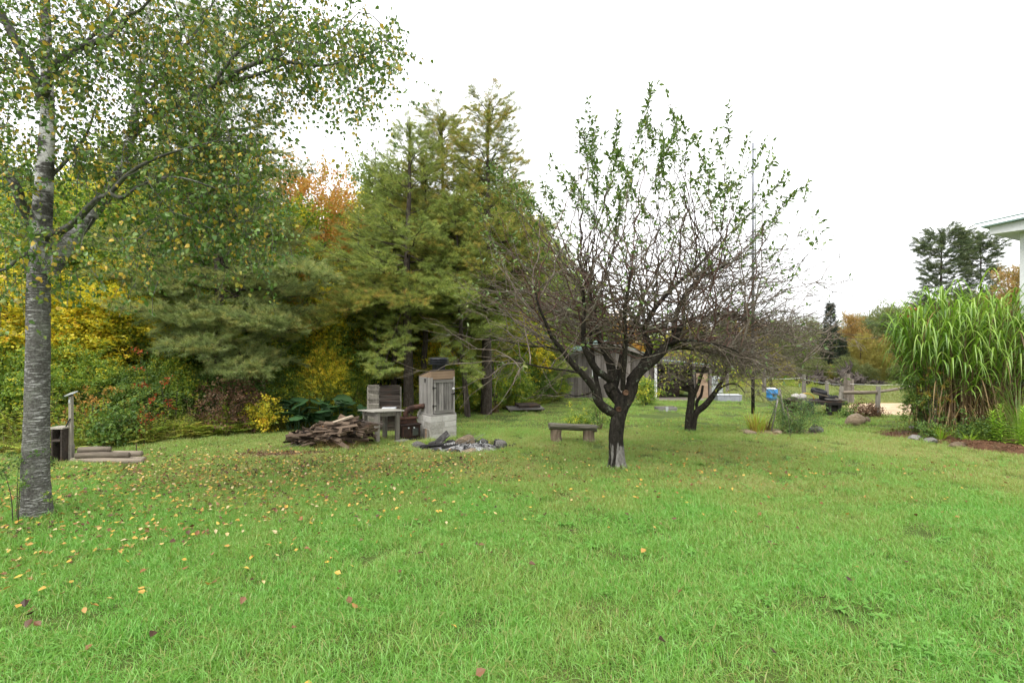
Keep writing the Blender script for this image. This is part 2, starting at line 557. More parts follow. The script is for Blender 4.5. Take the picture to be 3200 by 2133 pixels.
GRAV = [(6.8, 26.6), (8, 26.2), (11.5, 26.4), (12.2, 27.4), (11.5, 29), (7.2, 29)]
patch('gravel_apron', GRAV, M_GRAVEL, 'grey gravel in front of the open shed bay', 'gravel', .015)
FBED = [(5.95, 13.5), (6.1, 12.9), (6.9, 12.7), (7.9, 12.85), (8.2, 13.4), (7.9, 14.1), (6.8, 14.3), (6.1, 14.0)]
patch('flower_bed', FBED, M_DIRT, 'dark earth of the small flower bed ringed with rocks', 'flower bed', .012, hump=.05)

# ------------------------------------------------------------------ grass
def grass_mat(name, fresh, olive, dry, zone=True, lift=1.0):
    n = NT(name)
    p = n.pos()
    at = n.n('Attribute'); at.attribute_name = 'rnd'
    big = n.noise(p, 0.42, 4, 0.6)
    mid = n.noise(p, 1.7, 4, 0.6)
    f = n.math('ADD', n.math('MULTIPLY', big, .6), n.math('MULTIPLY', mid, .4))
    if zone:      # the lawn is lush close to the house, worn and yellower round the trees and the fire pit
        sp = n.n('SeparateXYZ'); n.l(p, sp.inputs[0])
        yv = n.math('ADD', sp.outputs['Y'], n.math('MULTIPLY', n.math('SUBTRACT', big, .5), 5.0))
        yv = n.math('ADD', yv, n.math('MULTIPLY', sp.outputs['X'], 0.08))
        zr = n.ramp(n.math('MULTIPLY', yv, 1 / 30.0), [(0.0, 0.0), (0.19, 0.0), (0.25, 0.24), (0.37, 0.31), (0.5, 0.22), (0.75, 0.2), (1.0, 0.26)])
        f = n.math('ADD', f, zr)
    col = n.ramp(f, [(0.40, fresh), (0.60, tuple(.5 * a + .5 * b for a, b in zip(fresh, olive))), (0.74, olive), (0.95, dry)])
    col = n.mix(n.ramp(at.outputs['Fac'], [(0.0, 0.0), (.45, 0.0), (0.95, .8)]), col, (fresh[0] * 2.2, fresh[1] * 1.75, fresh[2] * 3.8))  # pale highlight streaks put into the colour of some blades
    col = n.mix(n.ramp(at.outputs['Fac'], [(0.0, .7), (.12, .6), (0.14, 0.0)]), col, dry)
    d = n.n('BsdfDiffuse'); n.l(col, d.inputs['Color'])
    t = n.n('BsdfTranslucent'); n.l(n.mix(1.0, col, (1.1, 1.2, .7), 'MULTIPLY'), t.inputs['Color'])
    m1 = n.n('MixShader'); m1.inputs['Fac'].default_value = .38
    n.l(d.outputs[0], m1.inputs[1]); n.l(t.outputs[0], m1.inputs[2])
    g = n.n('BsdfGlossy'); g.inputs['Roughness'].default_value = .38
    m2 = n.n('MixShader'); m2.inputs['Fac'].default_value = .035
    n.l(m1.outputs[0], m2.inputs[1]); n.l(g.outputs[0], m2.inputs[2])
    n.l(m2.outputs[0], n.out.inputs['Surface'])
    return n.m

M_GRASS = grass_mat('grass_blades', (0.142, 0.345, 0.042), (0.275, 0.315, 0.072), (0.43, 0.345, 0.15))
M_FIELD = grass_mat('field_blades', (0.19, 0.25, 0.055), (0.25, 0.24, 0.08), (0.36, 0.26, 0.13), zone=False)

def grass_tuft(name, mat, rad, n, h0, h1, wd, lean, seed, seg=3):
    random.seed(seed); L = Leaves()
    for _ in range(n):
        r = rad * math.sqrt(random.random()); a = random.uniform(0, 6.283)
        b = np.array([r * math.cos(a), r * math.sin(a), -0.015])
        h = random.uniform(h0, h1) * (0.7 + .3 * random.random())
        ld = random.uniform(0, 6.283); le = abs(random.gauss(0, lean)) + .1
        dv = np.array([math.cos(ld), math.sin(ld), 0])
        side = np.array([-math.sin(ld), math.cos(ld), 0]) if random.random() < .6 else np.array([math.cos(ld + .8), math.sin(ld + .8), 0])
        ts = np.linspace(0, 1, seg + 1)
        pts = [b + np.array([0, 0, 1]) * h * (t - .35 * le * t * t * t) + dv * h * le * t * t for t in ts]
        ws = [wd * random.uniform(.7, 1.2) * (1 - .55 * t) for t in ts]; ws[-1] = 0
        L.strip(pts, ws, side)
    return L.mesh(name, [mat])

lawn_kit = kit('lawn_tuft', [grass_tuft('lawn_tuft', M_GRASS, .26, 400, .035, .085, .005, .75, s) for s in (1, 2, 3)] +
                            [grass_tuft('lawn_tuft', M_GRASS, .22, 260, .06, .13, .0056, .85, s) for s in (4, 5)])
far_kit = kit('far_tuft', [grass_tuft('far_tuft', M_GRASS, .42, 260, .035, .08, .011, .6, s, 2) for s in (6, 7)])
field_kit = kit('field_tuft', [grass_tuft('field_tuft', M_FIELD, .6, 260, .08, .30, .014, .5, s, 2) for s in (8, 9, 10)])

EDGE = np.array([(-40, 8.6), (-12, 9.6), (-8.7, 10.9), (-6.1, 14.2), (-1.8, 19.2), (1.5, 24.0), (2.6, 27.5)])   # foot of the wood
def beyond_edge(p, off=0.0):
    return p[:, 1] > np.interp(p[:, 0], EDGE[:, 0], EDGE[:, 1], right=1e9) + off

def strewn(n, y0, y1, fan=1.25, keep=None, power=1.0):
    """random ground points in a wedge in front of the photographer"""
    u = rng.random(n)
    y = np.sqrt(y0 ** 2 + u * (y1 ** 2 - y0 ** 2))
    x = rng.uniform(-1, 1, n) * (y * fan + 1.0)
    p = np.column_stack([x, y])
    return p

def no_grass(p):
    m = inside(BED, p) | (inside(CHIPS, p) & (rng.random(len(p)) < .82)) | (((p[:, 0] - PIT_C[0]) / .8) ** 2 + ((p[:, 1] - PIT_C[1]) / .6) ** 2 < 1)
    m |= inside(GRAV, p) & (rng.random(len(p)) < .9)
    m |= inside(FBED, p) & (rng.random(len(p)) < .6)
    m |= inside([(-1.9, 11.9), (-1.3, 12.3), (-1.75, 12.95), (-2.3, 12.5)], p)
    m |= inside(SANDP, p) & (rng.random(len(p)) < .93)
    m |= inside([(11.9, 12.5), (16, 5), (26, 9), (20, 16)], p)
    return m

def lay(name, k, p, s0, s1, label, cat, picks=None):
    n = len(p)
    rot = np.zeros((n, 3)); rot[:, 2] = rng.uniform(0, 6.283, n)
    # tip each tuft to the slope
    rot[:, 0] = rng.normal(0, .05, n); rot[:, 1] = rng.normal(0, .05, n)
    pm = points_mesh(name, np.column_stack([p, gz(p[:, 0], p[:, 1])]), rot, rng.uniform(s0, s1, n), rng.integers(0, k[1], n) if picks is None else picks)
    return tag(scatter(name, pm, k), label, cat, kind='stuff')

near = np.concatenate([strewn(3200, .6, 7.5, 1.3), strewn(4200, 7.0, 14, 1.1)])
near = near[~no_grass(near) & ~beyond_edge(near, .35)]
# longer, thicker grass in drifts; the shorter tufts elsewhere
dr = np.sin(near[:, 0] * 1.1 + 1.3) * np.sin(near[:, 1] * 1.4 + near[:, 0] * .6) + rng.normal(0, .45, len(near))
pk = np.where((dr > .55) & (near[:, 1] < 7.8), rng.integers(3, 5, len(near)), rng.integers(0, 3, len(near)))
lay('lawn_grass', lawn_kit, near, .75, 1.1, 'short green mown grass of the near lawn', 'grass', pk)
far = strewn(5200, 13, 34, 1.0)
far = far[~no_grass(far) & ~beyond_edge(far, .3) & ~((far[:, 1] > 19) & (far[:, 0] > 11.3)) & ~((far[:, 1] > 28) & (far[:, 0] > 2.6) & (far[:, 0] < 12))]
lay('far_lawn_grass', far_kit, far, .8, 1.15, 'yellowish green grass of the far lawn toward the shed', 'grass')
fld = strewn(11000, 17, 85, .85)
fld = fld[~no_grass(fld) & (((fld[:, 1] > 19) & (fld[:, 0] > 11.3)) | (fld[:, 1] > 35)) & (fld[:, 0] > 1) & ~((fld[:, 1] < 36) & (fld[:, 0] < 12))]
lay('field_grass', field_kit, fld, .7, 1.25, 'rough grass of the field past the fence', 'grass')
# ------------------------------------------------------------------ bark and foliage
def bark(name, stops, scale=14, stretch=(1, 1, .35), bump=.9, bd=.02, lichen=None, amount=.55):
    n = NT(name)
    v = n.mapping(n.coords(), stretch)
    a = n.noise(v, scale, 6, .65, .8)
    b = n.noise(n.coords(), 5, 4, .6)
    f = n.math('ADD', n.math('MULTIPLY', a, .7), n.math('MULTIPLY', b, .3))
    col = n.ramp(f, stops)
    if lichen:
        lm = n.ramp(n.noise(n.coords(), 9, 5, .7, .4), [(amount, 0.0), (amount + .06, .85)])
        col = n.mix(lm, col, lichen)
    return n.surf(col, .95, n.bump(f, bump, bd), 0, .15)

M_PINEBARK = bark('pine_bark', [(.3, (.022, .017, .013)), (.5, (.065, .052, .042)), (.7, (.14, .12, .10))], lichen=(.13, .14, .11), amount=.62)
M_TWIG = bark('forest_bark', [(.3, (.03, .024, .018)), (.5, (.075, .062, .048)), (.7, (.16, .14, .115))])
M_APPLEBARK = bark('apple_bark', [(.3, (.008, .007, .006)), (.5, (.026, .022, .017)), (.72, (.075, .064, .048))], 20, (1, 1, .6), lichen=(.15, .17, .12), amount=.60)
M_APPLETWIG = bark('apple_twig', [(.3, (.06, .045, .035)), (.5, (.145, .115, .09)), (.7, (.28, .24, .20))], 16, (1, 1, 1), .3, lichen=(.25, .27, .21), amount=.58)
M_SHOOT = bark('apple_shoot', [(.3, (.055, .03, .024)), (.5, (.115, .065, .052)), (.7, (.19, .12, .10))], 16, (1, 1, 1), .2)
M_DEADWOOD = bark('dead_wood', [(.3, (.10, .09, .08)), (.5, (.2, .185, .165)), (.7, (.32, .3, .28))])

def birch_mat():
    n = NT('birch_bark')
    o = n.coords()
    sp = n.n('SeparateXYZ'); n.l(o, sp.inputs[0])
    fleck = n.noise(n.mapping(o, (5, 5, 62)), 1.0, 4, .6, .5)
    blot = n.noise(n.mapping(o, (3.2, 3.2, 4.2)), 1.0, 5, .62, .4)
    fine = n.noise(o, 55, 4, .6)
    grey = n.ramp(n.math('ADD', n.math('MULTIPLY', fine, .6), n.math('MULTIPLY', blot, .4)), [(.3, (.03, .028, .025)), (.5, (.095, .09, .08)), (.72, (.22, .215, .20))])
    grey = n.mix(n.ramp(blot, [(.52, 0.), (.68, .55)]), grey, (.12, .135, .09))
    white = n.ramp(fine, [(.3, (.46, .45, .43)), (.6, (.74, .73, .71))])
    dash = n.noise(n.mapping(o, (9, 9, 75)), 1.0, 3, .6, .3)
    patchy = n.ramp(n.noise(n.mapping(o, (4, 4, 2.2)), 1.0, 3), [(.36, .0), (.6, 1.)])
    low = n.mix(n.math('MULTIPLY', n.ramp(dash, [(.54, 0.), (.64, .8)]), patchy), grey, white)
    low = n.mix(n.ramp(n.noise(o, 26, 4, .7), [(.56, 0.), (.66, .5)]), low, (.27, .28, .235))
    hi = n.mix(n.ramp(n.math('ADD', n.math('MULTIPLY', blot, .75), n.math('MULTIPLY', fleck, .25)), [(.45, 0.), (.53, 1.)]), grey, white)
    hf = n.ramp(n.math('MULTIPLY', n.math('ADD', sp.outputs['Z'], n.math('MULTIPLY', blot, 1.2)), .1), [(.34, 0.), (.44, 1.)])
    col = n.mix(hf, low, hi)
    moss = n.ramp(n.math('ADD', n.math('MULTIPLY', sp.outputs['Z'], -1.1), blot), [(.42, 0.), (.52, .8)])
    col = n.mix(moss, col, (.055, .075, .02))
    return n.surf(col, .8, n.bump(n.math('ADD', fine, fleck), .7, .015), 0, .2)
M_BIRCH = birch_mat()
M_BIRCHLIMB = bark('birch_limb', [(.3, (.03, .028, .022)), (.52, (.10, .098, .085)), (.72, (.30, .29, .27))], 12, (1, 1, 1), .6, lichen=(.09, .11, .05), amount=.55)

M_LBIRCH = leafmat('birch_leaf', [(.06, .13, .022), (.08, .165, .03), (.10, .19, .035), (.125, .22, .04), (.155, .245, .045), (.21, .26, .05), (.46, .36, .045), (.60, .40, .05)], .22, .08, .95)
M_LYELLOW = leafmat('yellow_leaf', [(.12, .17, .022), (.22, .24, .03), (.42, .39, .035), (.56, .47, .035), (.62, .48, .05), (.54, .30, .035)], .4, .04, 1.45)
M_LYGREEN = leafmat('yellow_green_leaf', [(.07, .12, .02), (.10, .165, .028), (.16, .23, .035), (.29, .31, .04), (.50, .41, .035)], .38, .05, 1.65)
M_LGREEN = leafmat('green_leaf', [(.045, .085, .02), (.06, .11, .025), (.085, .145, .03), (.12, .18, .035), (.18, .2, .03)], .35, .06, 1.6)
M_LORANGE = leafmat('orange_leaf', [(.26, .24, .06), (.42, .29, .07), (.52, .31, .08), (.54, .27, .07), (.46, .19, .06), (.54, .37, .09)], .4, .04, 1.1)
M_LRED = leafmat('red_leaf', [(.35, .05, .03), (.5, .06, .04), (.55, .14, .04), (.25, .12, .03)], .4, .05)
M_LAPPLE = leafmat('apple_leaf', [(.06, .11, .022), (.085, .15, .03), (.12, .20, .04), (.17, .25, .05), (.24, .27, .06)], .3, .14, 1.1)
M_LBROWN = leafmat('brown_leaf', [(.07, .035, .02), (.13, .07, .04), (.2, .11, .065), (.12, .09, .05)], .2, .04)
M_NEEDLE = leafmat('pine_needle', [(.10, .14, .033), (.145, .19, .045), (.19, .24, .055), (.235, .285, .065), (.30, .30, .07)], .28, .08, 1.55, rough=.5)
M_NEEDLEY = leafmat('pine_needle_warm', [(.11, .145, .03), (.16, .20, .04), (.22, .25, .05), (.29, .28, .055), (.38, .25, .06)], .28, .08, 1.4, rough=.5)
M_NEEDLEG = leafmat('pine_needle_grey', [(.10, .14, .045), (.15, .195, .065), (.205, .25, .085), (.26, .295, .10), (.32, .29, .09)], .28, .08, 1.45, rough=.5)
M_SPRUCE = leafmat('spruce_needle', [(.03, .05, .03), (.045, .07, .042), (.06, .09, .055)], .15, .06)

def spray(name, leaf, twig, n, length, L0, L1, wr, seed, droop=.2, spread=1.0, simple=True, flat=.5):
    """a leafy twig along +X"""
    random.seed(seed); S = Leaves()
    S.stem((0, 0, 0), (length * .55, 0, -droop * length * .15), .0035); S.stem((length * .55, 0, -droop * length * .15), (length, 0, -droop * length * .5), .0025)
    for i in range(n):
        t = (i + random.random()) / n
        b = np.array([length * t, 0, -droop * length * .5 * t * t])
        off = rv3() * spread * length * .42 * (random.random() ** .6)
        off[2] *= .75
        b = b + off
        d = np.array([1, 0, -droop * 1.6]) * .5 + rv3() * .8
        d[2] -= droop
        nn = np.array([0, 0, 1]) * flat + rv3() * .8
        L = random.uniform(L0, L1)
        S.blade(b, d, nn, L, L * wr * random.uniform(.85, 1.15), random.uniform(.05, .25), random.uniform(-.05, .25), simple=simple)
    return S.mesh(name, [leaf, twig])

def pine_spray(name, leaf, seed, length=.34, nt=7, nn=30, NL=.10, wd=.0042):
    """a feathery pine twig along +X: bundles of long soft needles swept forward"""
    random.seed(seed); S = Leaves()
    S.stem((0, 0, 0), (length, 0, .02), .005)
    tips = [(np.array([length, 0, .02]), np.array([1., 0, .2]))]
    for i in range(nt):
        t = .2 + .8 * i / nt
        s = 1 if i % 2 else -1
        b = np.array([length * t, 0, .01])
        d = np.array([.75, s * random.uniform(.35, .8), random.uniform(-.02, .3)]); d /= np.linalg.norm(d)
        q = b + d * length * random.uniform(.22, .42)
        S.stem(b, q, .003)
        tips.append((q, d))
    for q, d in tips:
        rv = random.random()
        for _ in range(nn):
            dd = d * random.uniform(.35, 1.1) + rv3() * .75
            dd[2] -= .12
            dd /= np.linalg.norm(dd)
            S.needle(q - d * random.uniform(0, .09), dd, NL * random.uniform(.7, 1.15), wd, 0, min(1, max(0, rv + random.uniform(-.25, .25))))
    return S.mesh(name, [leaf, M_PINEBARK])

def kits_for(leaf, simple=True, nm='leaf_spray', n=26, length=.42, L=(.065, .105), wr=.75, droop=.2):
    return kit(nm, [spray(nm, leaf, M_TWIG, n, length, L[0], L[1], wr, 100 + s, droop, 1.0, simple) for s in range(3)])

K_YEL = kits_for(M_LYELLOW, nm='yellow_spray', n=22, L=(.085, .125), wr=.68)
K_YGR = kits_for(M_LYGREEN, nm='yellow_green_spray', n=22, L=(.085, .125), wr=.66)
K_GRN = kits_for(M_LGREEN, nm='green_spray')
K_ORG = kits_for(M_LORANGE, nm='orange_spray')
K_RED = kits_for(M_LRED, nm='red_spray')
K_BRN = kits_for(M_LBROWN, nm='brown_spray', n=16)
K_PINE = kit('pine_spray', [pine_spray('pine_spray', M_NEEDLE, s) for s in (21, 22, 23)])
K_PINEY = kit('warm_pine_spray', [pine_spray('warm_pine_spray', M_NEEDLEY, s) for s in (24, 25, 26)])
K_PINEG = kit('grey_pine_spray', [pine_spray('grey_pine_spray', M_NEEDLEG, s) for s in (27, 28, 29)])
M_FORANGE = leafmat('muted_orange_leaf', [(.22, .20, .07), (.30, .23, .08), (.36, .23, .08), (.36, .18, .07), (.30, .25, .08)], .35, .04, 1.2)  # muted tones put the haze over distant trees into their leaf colours
M_FYELLOW = leafmat('muted_yellow_leaf', [(.20, .20, .06), (.30, .27, .07), (.36, .29, .07), (.24, .25, .07)], .35, .04, 1.2)
M_FGREEN = leafmat('muted_green_leaf', [(.11, .14, .06), (.15, .18, .07), (.19, .21, .08), (.24, .24, .08)], .35, .04, 1.2)
K_FORG, K_FYEL, K_FGRN = (kits_for(m_, nm=q_) for m_, q_ in ((M_FORANGE, 'muted_orange_spray'), (M_FYELLOW, 'muted_yellow_spray'), (M_FGREEN, 'muted_green_spray')))
M_FNEEDLE = leafmat('far_pine_needle', [(.055, .08, .04), (.08, .11, .055), (.115, .145, .07), (.15, .17, .08)], .25, .05, 1.5)
K_FPINE = kit('far_pine_spray', [pine_spray('far_pine_spray', M_FNEEDLE, s, .34, 7, 30, .10, .006) for s in (33, 34, 35)])
K_SPRUCE = kit('spruce_spray', [pine_spray('spruce_spray', M_SPRUCE, s, .34, 9, 34, .05, .006) for s in (31, 32)])

# ------------------------------------------------------------------ branching
class Skeleton:
    """branch nodes with parents; reaches out to targets one by one and thickens by how much hangs on each node"""
    def __init__(self): self.p, self.par, self.rmin, self.paths = [], [], [], []
    def line(self, pts, rad, par=-1):
        idx = []
        for q, r in zip(pts, rad):
            self.p.append(np.asarray(q, float)); self.par.append(par); self.rmin.append(r)
            par = len(self.p) - 1; idx.append(par)
        return idx
    def reach(self, targets, step=.3, sag=.06, lowcost=.6, wob=.05, seed=0):
        g = np.random.default_rng(seed)
        P = np.zeros((len(self.p) + 40 * len(targets), 3)); n = len(self.p); P[:n] = np.array(self.p)
        t0 = np.asarray(targets)
        order = np.argsort([np.linalg.norm(P[:n] - t, axis=1).min() for t in t0])
        for t in t0[order]:
            df = P[:n] - t
            cost = np.linalg.norm(df, axis=1) + lowcost * np.clip(df[:, 2], 0, None)
            j = int(cost.argmin())
            a = P[j]; L = np.linalg.norm(t - a)
            if L < .02: continue
            k = max(2, int(L / step) + 1)
            pj = self.par[j]
            dirn = (a - P[pj]) if pj >= 0 else np.array([0, 0, 1.])
            dirn = dirn / (np.linalg.norm(dirn) + 1e-9)
            c = a + dirn * L * .35 + (t - a) * .3 + np.array([0, 0, sag * L])
            path = [j]
            prev = j
            for i in range(1, k + 1):
                u = i / k
                q = (1 - u) ** 2 * a + 2 * u * (1 - u) * c + u * u * t
                if i < k: q = q + g.normal(0, wob, 3) * step
                if n >= len(P): P = np.concatenate([P, np.zeros_like(P)])
                P[n] = q; self.p.append(q); self.par.append(prev); self.rmin.append(0)
                prev = n; path.append(n); n += 1
            self.paths.append(path)
    def radii(self, r0=.004, pw=.45, rmax=1.0):
        n = len(self.p)
        cnt = np.zeros(n); kids = np.zeros(n, int)
        for i in range(n - 1, -1, -1):
            if cnt[i] == 0: cnt[i] = 1
            if self.par[i] >= 0: cnt[self.par[i]] += cnt[i]
        self.r = np.maximum(np.minimum(r0 * cnt ** pw, rmax), np.array(self.rmin))
        return self.r
    def tubes(self, T, lo=0.0):
        for path in self.paths:
            pts = np.array([self.p[i] for i in path]); r = self.r[path].copy()
            r[0] = min(r[0], r[1] * 1.3)
            if r[0] < lo: continue
            T.add(pts, r, 5 if r[0] > .02 else 4 if r[0] > .008 else 3)

def lumpy_targets(n, c, rad, seed, hollow=.35, lumps=9):
    """points spread through an uneven, lobed crown"""
    g = np.random.default_rng(seed)
    ls = g.normal(size=(lumps, 3)); ls /= np.linalg.norm(ls, axis=1, keepdims=True)
    amp = g.uniform(-.28, .35, lumps)
    out = []
    while len(out) < n:
        d = g.normal(size=3); d /= np.linalg.norm(d)
        k = 1 + sum(a * max(0, d @ l) ** 4 for a, l in zip(amp, ls))
        r = (hollow + (1 - hollow) * g.random() ** .55) * k
        out.append(np.array(c) + d * np.array(rad) * r)
    return np.array(out)

def deciduous_shape(h, cr, cb, seed, n=150, per=9, trunk_r=.11, spread=.33, lean=.03):
    """a tree h tall with its foot at the origin -> (trunk mesh, spray point mesh)"""
    g = np.random.default_rng(seed)
    S = Skeleton()
    zs = np.linspace(0, h * .82, 12)
    wob = np.cumsum(g.normal(0, lean * .5, (12, 2)), 0); wob -= wob[0]
    S.line(np.column_stack([wob, zs]), trunk_r * (1 - .85 * zs / h) + .01)
    T = Tubes(); base = np.column_stack([wob, zs - .0]); base[0, 2] = -.25
    T.add(base, trunk_r * (1 - .85 * zs / h) + .01, 8, seed=seed)
    tg = lumpy_targets(n, (wob[-1, 0] * .5, wob[-1, 1] * .5, (cb + h) / 2), (cr, cr, (h - cb) / 2), seed)
    S.reach(tg, .4, .05, .9, seed=seed)
    S.radii(.0045, .5, trunk_r * .6)
    S.tubes(T)
    tm = T.build('trunk', [M_TWIG])
    k = len(tg) * per
    src = np.repeat(tg, per, 0)
    pts = src + g.normal(0, spread, (k, 3)) * (1, 1, .7)
    d = (pts - np.array([0, 0, (cb + h) / 2])) * (1, 1, .5) + g.normal(0, .8, (k, 3))
    d[:, 2] -= .15
    pm = points_mesh('crown', pts, rot_dir(d, g.uniform(-.7, .7, k)), g.uniform(.7, 1.3, k), g.integers(0, 3, k))
    return tm, pm

def pine_shape(h, base, rad, seed, whorl=.42, nb=5, trunk_r=.15, up=.18, droop=.25, tops=True, gap=.0, prof=None, sc_=1.0, dense=1.0, bare=1.2):
    """a white pine: tiers of long limbs carrying flat plumes"""
    g = np.random.default_rng(seed)
    zs = np.linspace(-.25, h, 14)
    wob = np.cumsum(g.normal(0, .03, (14, 2)), 0); wob -= wob[0]
    T = Tubes()
    rr = trunk_r * (1 - .93 * np.clip(zs, 0, h) / h) + .012
    T.add(np.column_stack([wob, zs]), rr, 9, seed=seed)
    pts, dirs, scl = [], [], []
    z = base
    up_v = np.array([0, 0, 1.])
    az0 = g.uniform(0, 6.28)
    while z < h - .15:
        f = (z - base) / (h - base)
        Lr = rad * (prof(f) if prof else (.30 + .70 * (1 - f) ** .9) * (.8 + .2 * math.sin(3.0 * min(1, f * 2.2 + .25))))
        nbk = max(3, int(round(nb * (1 - .25 * f))))
        az0 += 1.1
        cx = np.interp(z, zs, wob[:, 0]); cyy = np.interp(z, zs, wob[:, 1])
        for b in range(nbk):
            if g.random() < gap: continue
            az = az0 + b * 6.283 / nbk + g.normal(0, .22)
            L = max(.25, Lr * g.uniform(.6, 1.18))
            hd = np.array([math.cos(az), math.sin(az), 0])
            zz = z + g.uniform(-.12, .12)
            rise = up + .6 * f ** 1.5
            k = max(3, int(L / .3) + 1)
            ts = np.linspace(0, 1, k)
            path = np.array([[cx, cyy, zz] + hd * L * t + up_v * (rise * L * t * (1 - .25 * t) - droop * (1 - f) * L * t * t + .16 * L * t ** 3) for t in ts])
            path[1:-1] += g.normal(0, .025, (k - 2, 3))
            T.add(path, np.linspace(max(.006, .017 * L ** .7 + .004), .004, k), 4)
            side = np.array([-hd[1], hd[0], 0])
            ns = max(2, int(L / .17 * dense))
            for s in range(ns):
                t = .22 + .78 * (s + g.random()) / ns
                if t * L < bare * (1 - f) * .35: continue
                i = min(k - 2, int(t * (k - 1))); u = t * (k - 1) - i
                q = path[i] * (1 - u) + path[i + 1] * u
                sg = 1 if s % 2 else -1
                sl = L * (.16 + .42 * (1 - t)) * g.uniform(.6, 1.1)
                dd = hd * .75 + side * sg * g.uniform(.6, 1.0) + up_v * g.uniform(-.05, .22)
                dd /= np.linalg.norm(dd)
                m = max(1, int(sl / .2))
                if sl > .35: T.add(np.array([q, q + dd * sl * .5 + up_v * .01, q + dd * sl]), [.006, .004, .002], 3)
                for e in range(m):
                    qq = q + dd * sl * (e + .6) / m + g.normal(0, .05, 3)
                    d2 = dd + hd * .3 + g.normal(0, .28, 3) + up_v * .12
                    pts.append(qq); dirs.append(d2); scl.append(g.uniform(.75, 1.25) * sc_)
            for e in range(max(2, int(L / .22))):
                t = .3 + .7 * (e + g.random()) / max(2, int(L / .22))
                i = min(k - 2, int(t * (k - 1))); u = t * (k - 1) - i
                pts.append(path[i] * (1 - u) + path[i + 1] * u); dirs.append(hd * .8 + up_v * (.2 + .6 * f) + g.normal(0, .4, 3)); scl.append(g.uniform(.9, 1.3) * sc_)
            pts.append(path[-1]); dirs.append(hd + up_v * (.25 + .6 * f)); scl.append(1.1 * sc_)
        z += whorl * g.uniform(.75, 1.25) * (1 - .5 * f)
    for _ in range(34):
        pts.append(np.array([wob[-1, 0], wob[-1, 1], h - g.uniform(0, 1.5)])); dirs.append(np.array([g.normal(0, .35), g.normal(0, .35), 1.])); scl.append(sc_)
    pts = np.array(pts); k = len(pts)
    pm = points_mesh('crown', pts, rot_dir(np.array(dirs), g.uniform(-.4, .4, k)), np.array(scl), g.integers(0, 3, k))
    return T.build('trunk', [M_PINEBARK]), pm, k

def bough(parent, p0, p1, half, k, n, seed, thick=.022, sag=.25):
    """one long low limb with its plumes, set on a standing pine"""
    g = np.random.default_rng(seed)
    inv = np.array(parent.location); s = parent.scale[0]; rz = -parent.rotation_euler.z
    def loc(q):
        q = (np.asarray(q) - inv) / np.array([parent.scale[0], parent.scale[1], parent.scale[2]])
        c, si = math.cos(rz), math.sin(rz)
        return np.stack([q[..., 0] * c - q[..., 1] * si, q[..., 0] * si + q[..., 1] * c, q[..., 2]], -1)
    p0, p1 = np.array(p0, float), np.array(p1, float)
    t = np.linspace(0, 1, 9)[:, None]
    path = p0 + (p1 - p0) * t + np.array([0, 0, 1]) * sag * np.sin(PI * t) * .6
    T = Tubes(); T.add(loc(path), np.linspace(thick, .005, 9) / s, 5)
    hd = (p1 - p0); hd[2] = 0; hd /= np.linalg.norm(hd); side = np.array([-hd[1], hd[0], 0])
    u = 1 - g.random(n) ** 1.4 * .62
    w_ = half * np.sin(PI * np.clip((u - .36) / .66, .03, .97)) ** .6
    lat = g.uniform(-1, 1, n)
    pts = p0 + (p1 - p0) * u[:, None] + side * (lat * w_)[:, None] + np.array([0, 0, 1]) * (sag * .6 * np.sin(PI * u) - .14 * np.abs(lat) * w_ + g.normal(0, .05, n))[:, None]
    for i in range(0, n, 6):
        a = p0 + (p1 - p0) * max(.3, u[i] - .12) + np.array([0, 0, 1]) * sag * .6 * math.sin(PI * max(.3, u[i] - .12))
        T.add(loc(np.array([a, (a + pts[i]) / 2 + (0, 0, .02), pts[i]])), np.array([.007, .005, .003]) / s, 3)
    b = link('bough', T.build('bough', [M_PINEBARK]), parent)
    d = hd * .8 + side * (lat * .7)[:, None] + g.normal(0, .3, (n, 3))
    c, si = math.cos(rz), math.sin(rz)
    d = np.stack([d[:, 0] * c - d[:, 1] * si, d[:, 0] * si + d[:, 1] * c, d[:, 2] + .05], -1)
    scatter('plumes', points_mesh('plumes', loc(pts), rot_dir(d, g.uniform(-.4, .4, n)), g.uniform(.85, 1.25, n) / s, g.integers(0, 3, n)), k, b)

def top_h(px, d, ytop):
    """how tall a tree standing at distance d must be to reach row ytop"""
    return EYE - (ytop - 1066.5) / FPX * d - float(gz(X(px, d), d))

MARKS_W = [(-400, 'the outer wood'), (115, 'the birch trunk'), (222, 'the lamp post'), (450, 'the red maple sprouts'), (690, 'the great pine'), (822, 'the small yellow bush'), (1015, 'the orange maple'), (1200, 'the board screen'), (1360, 'the smoker'), (1520, 'the tallest pine'), (1640, 'the low platform'), (1790, 'the bench'), (1925, 'the apple trunk'), (2100, 'the shed bay'), (2353, 'the mast')]
MARKS_F = [(2150, 'the small apple tree'), (2353, 'the mast'), (2413, 'the blue drum'), (2592, 'the pointed spruce'), (2650, 'the gatepost'), (2742, 'the near fence post'), (2870, 'the hidden fence post'), (2955, 'the large far pine'), (3052, 'the second far pine'), (3190, 'the house corner'), (3500, 'the house')]
def where(px, marks):
    """words that place something by the landmarks in front of it"""
    near = min(marks, key=lambda m: abs(m[0] - px))
    if abs(near[0] - px) < 45: return 'in line with ' + near[1]
    lo = [m for m in marks if m[0] <= px]; hi_ = [m for m in marks if m[0] > px]
    if not lo or not hi_: return 'beyond ' + near[1]
    return 'between ' + lo[-1][1] + ' and ' + hi_[0][1]

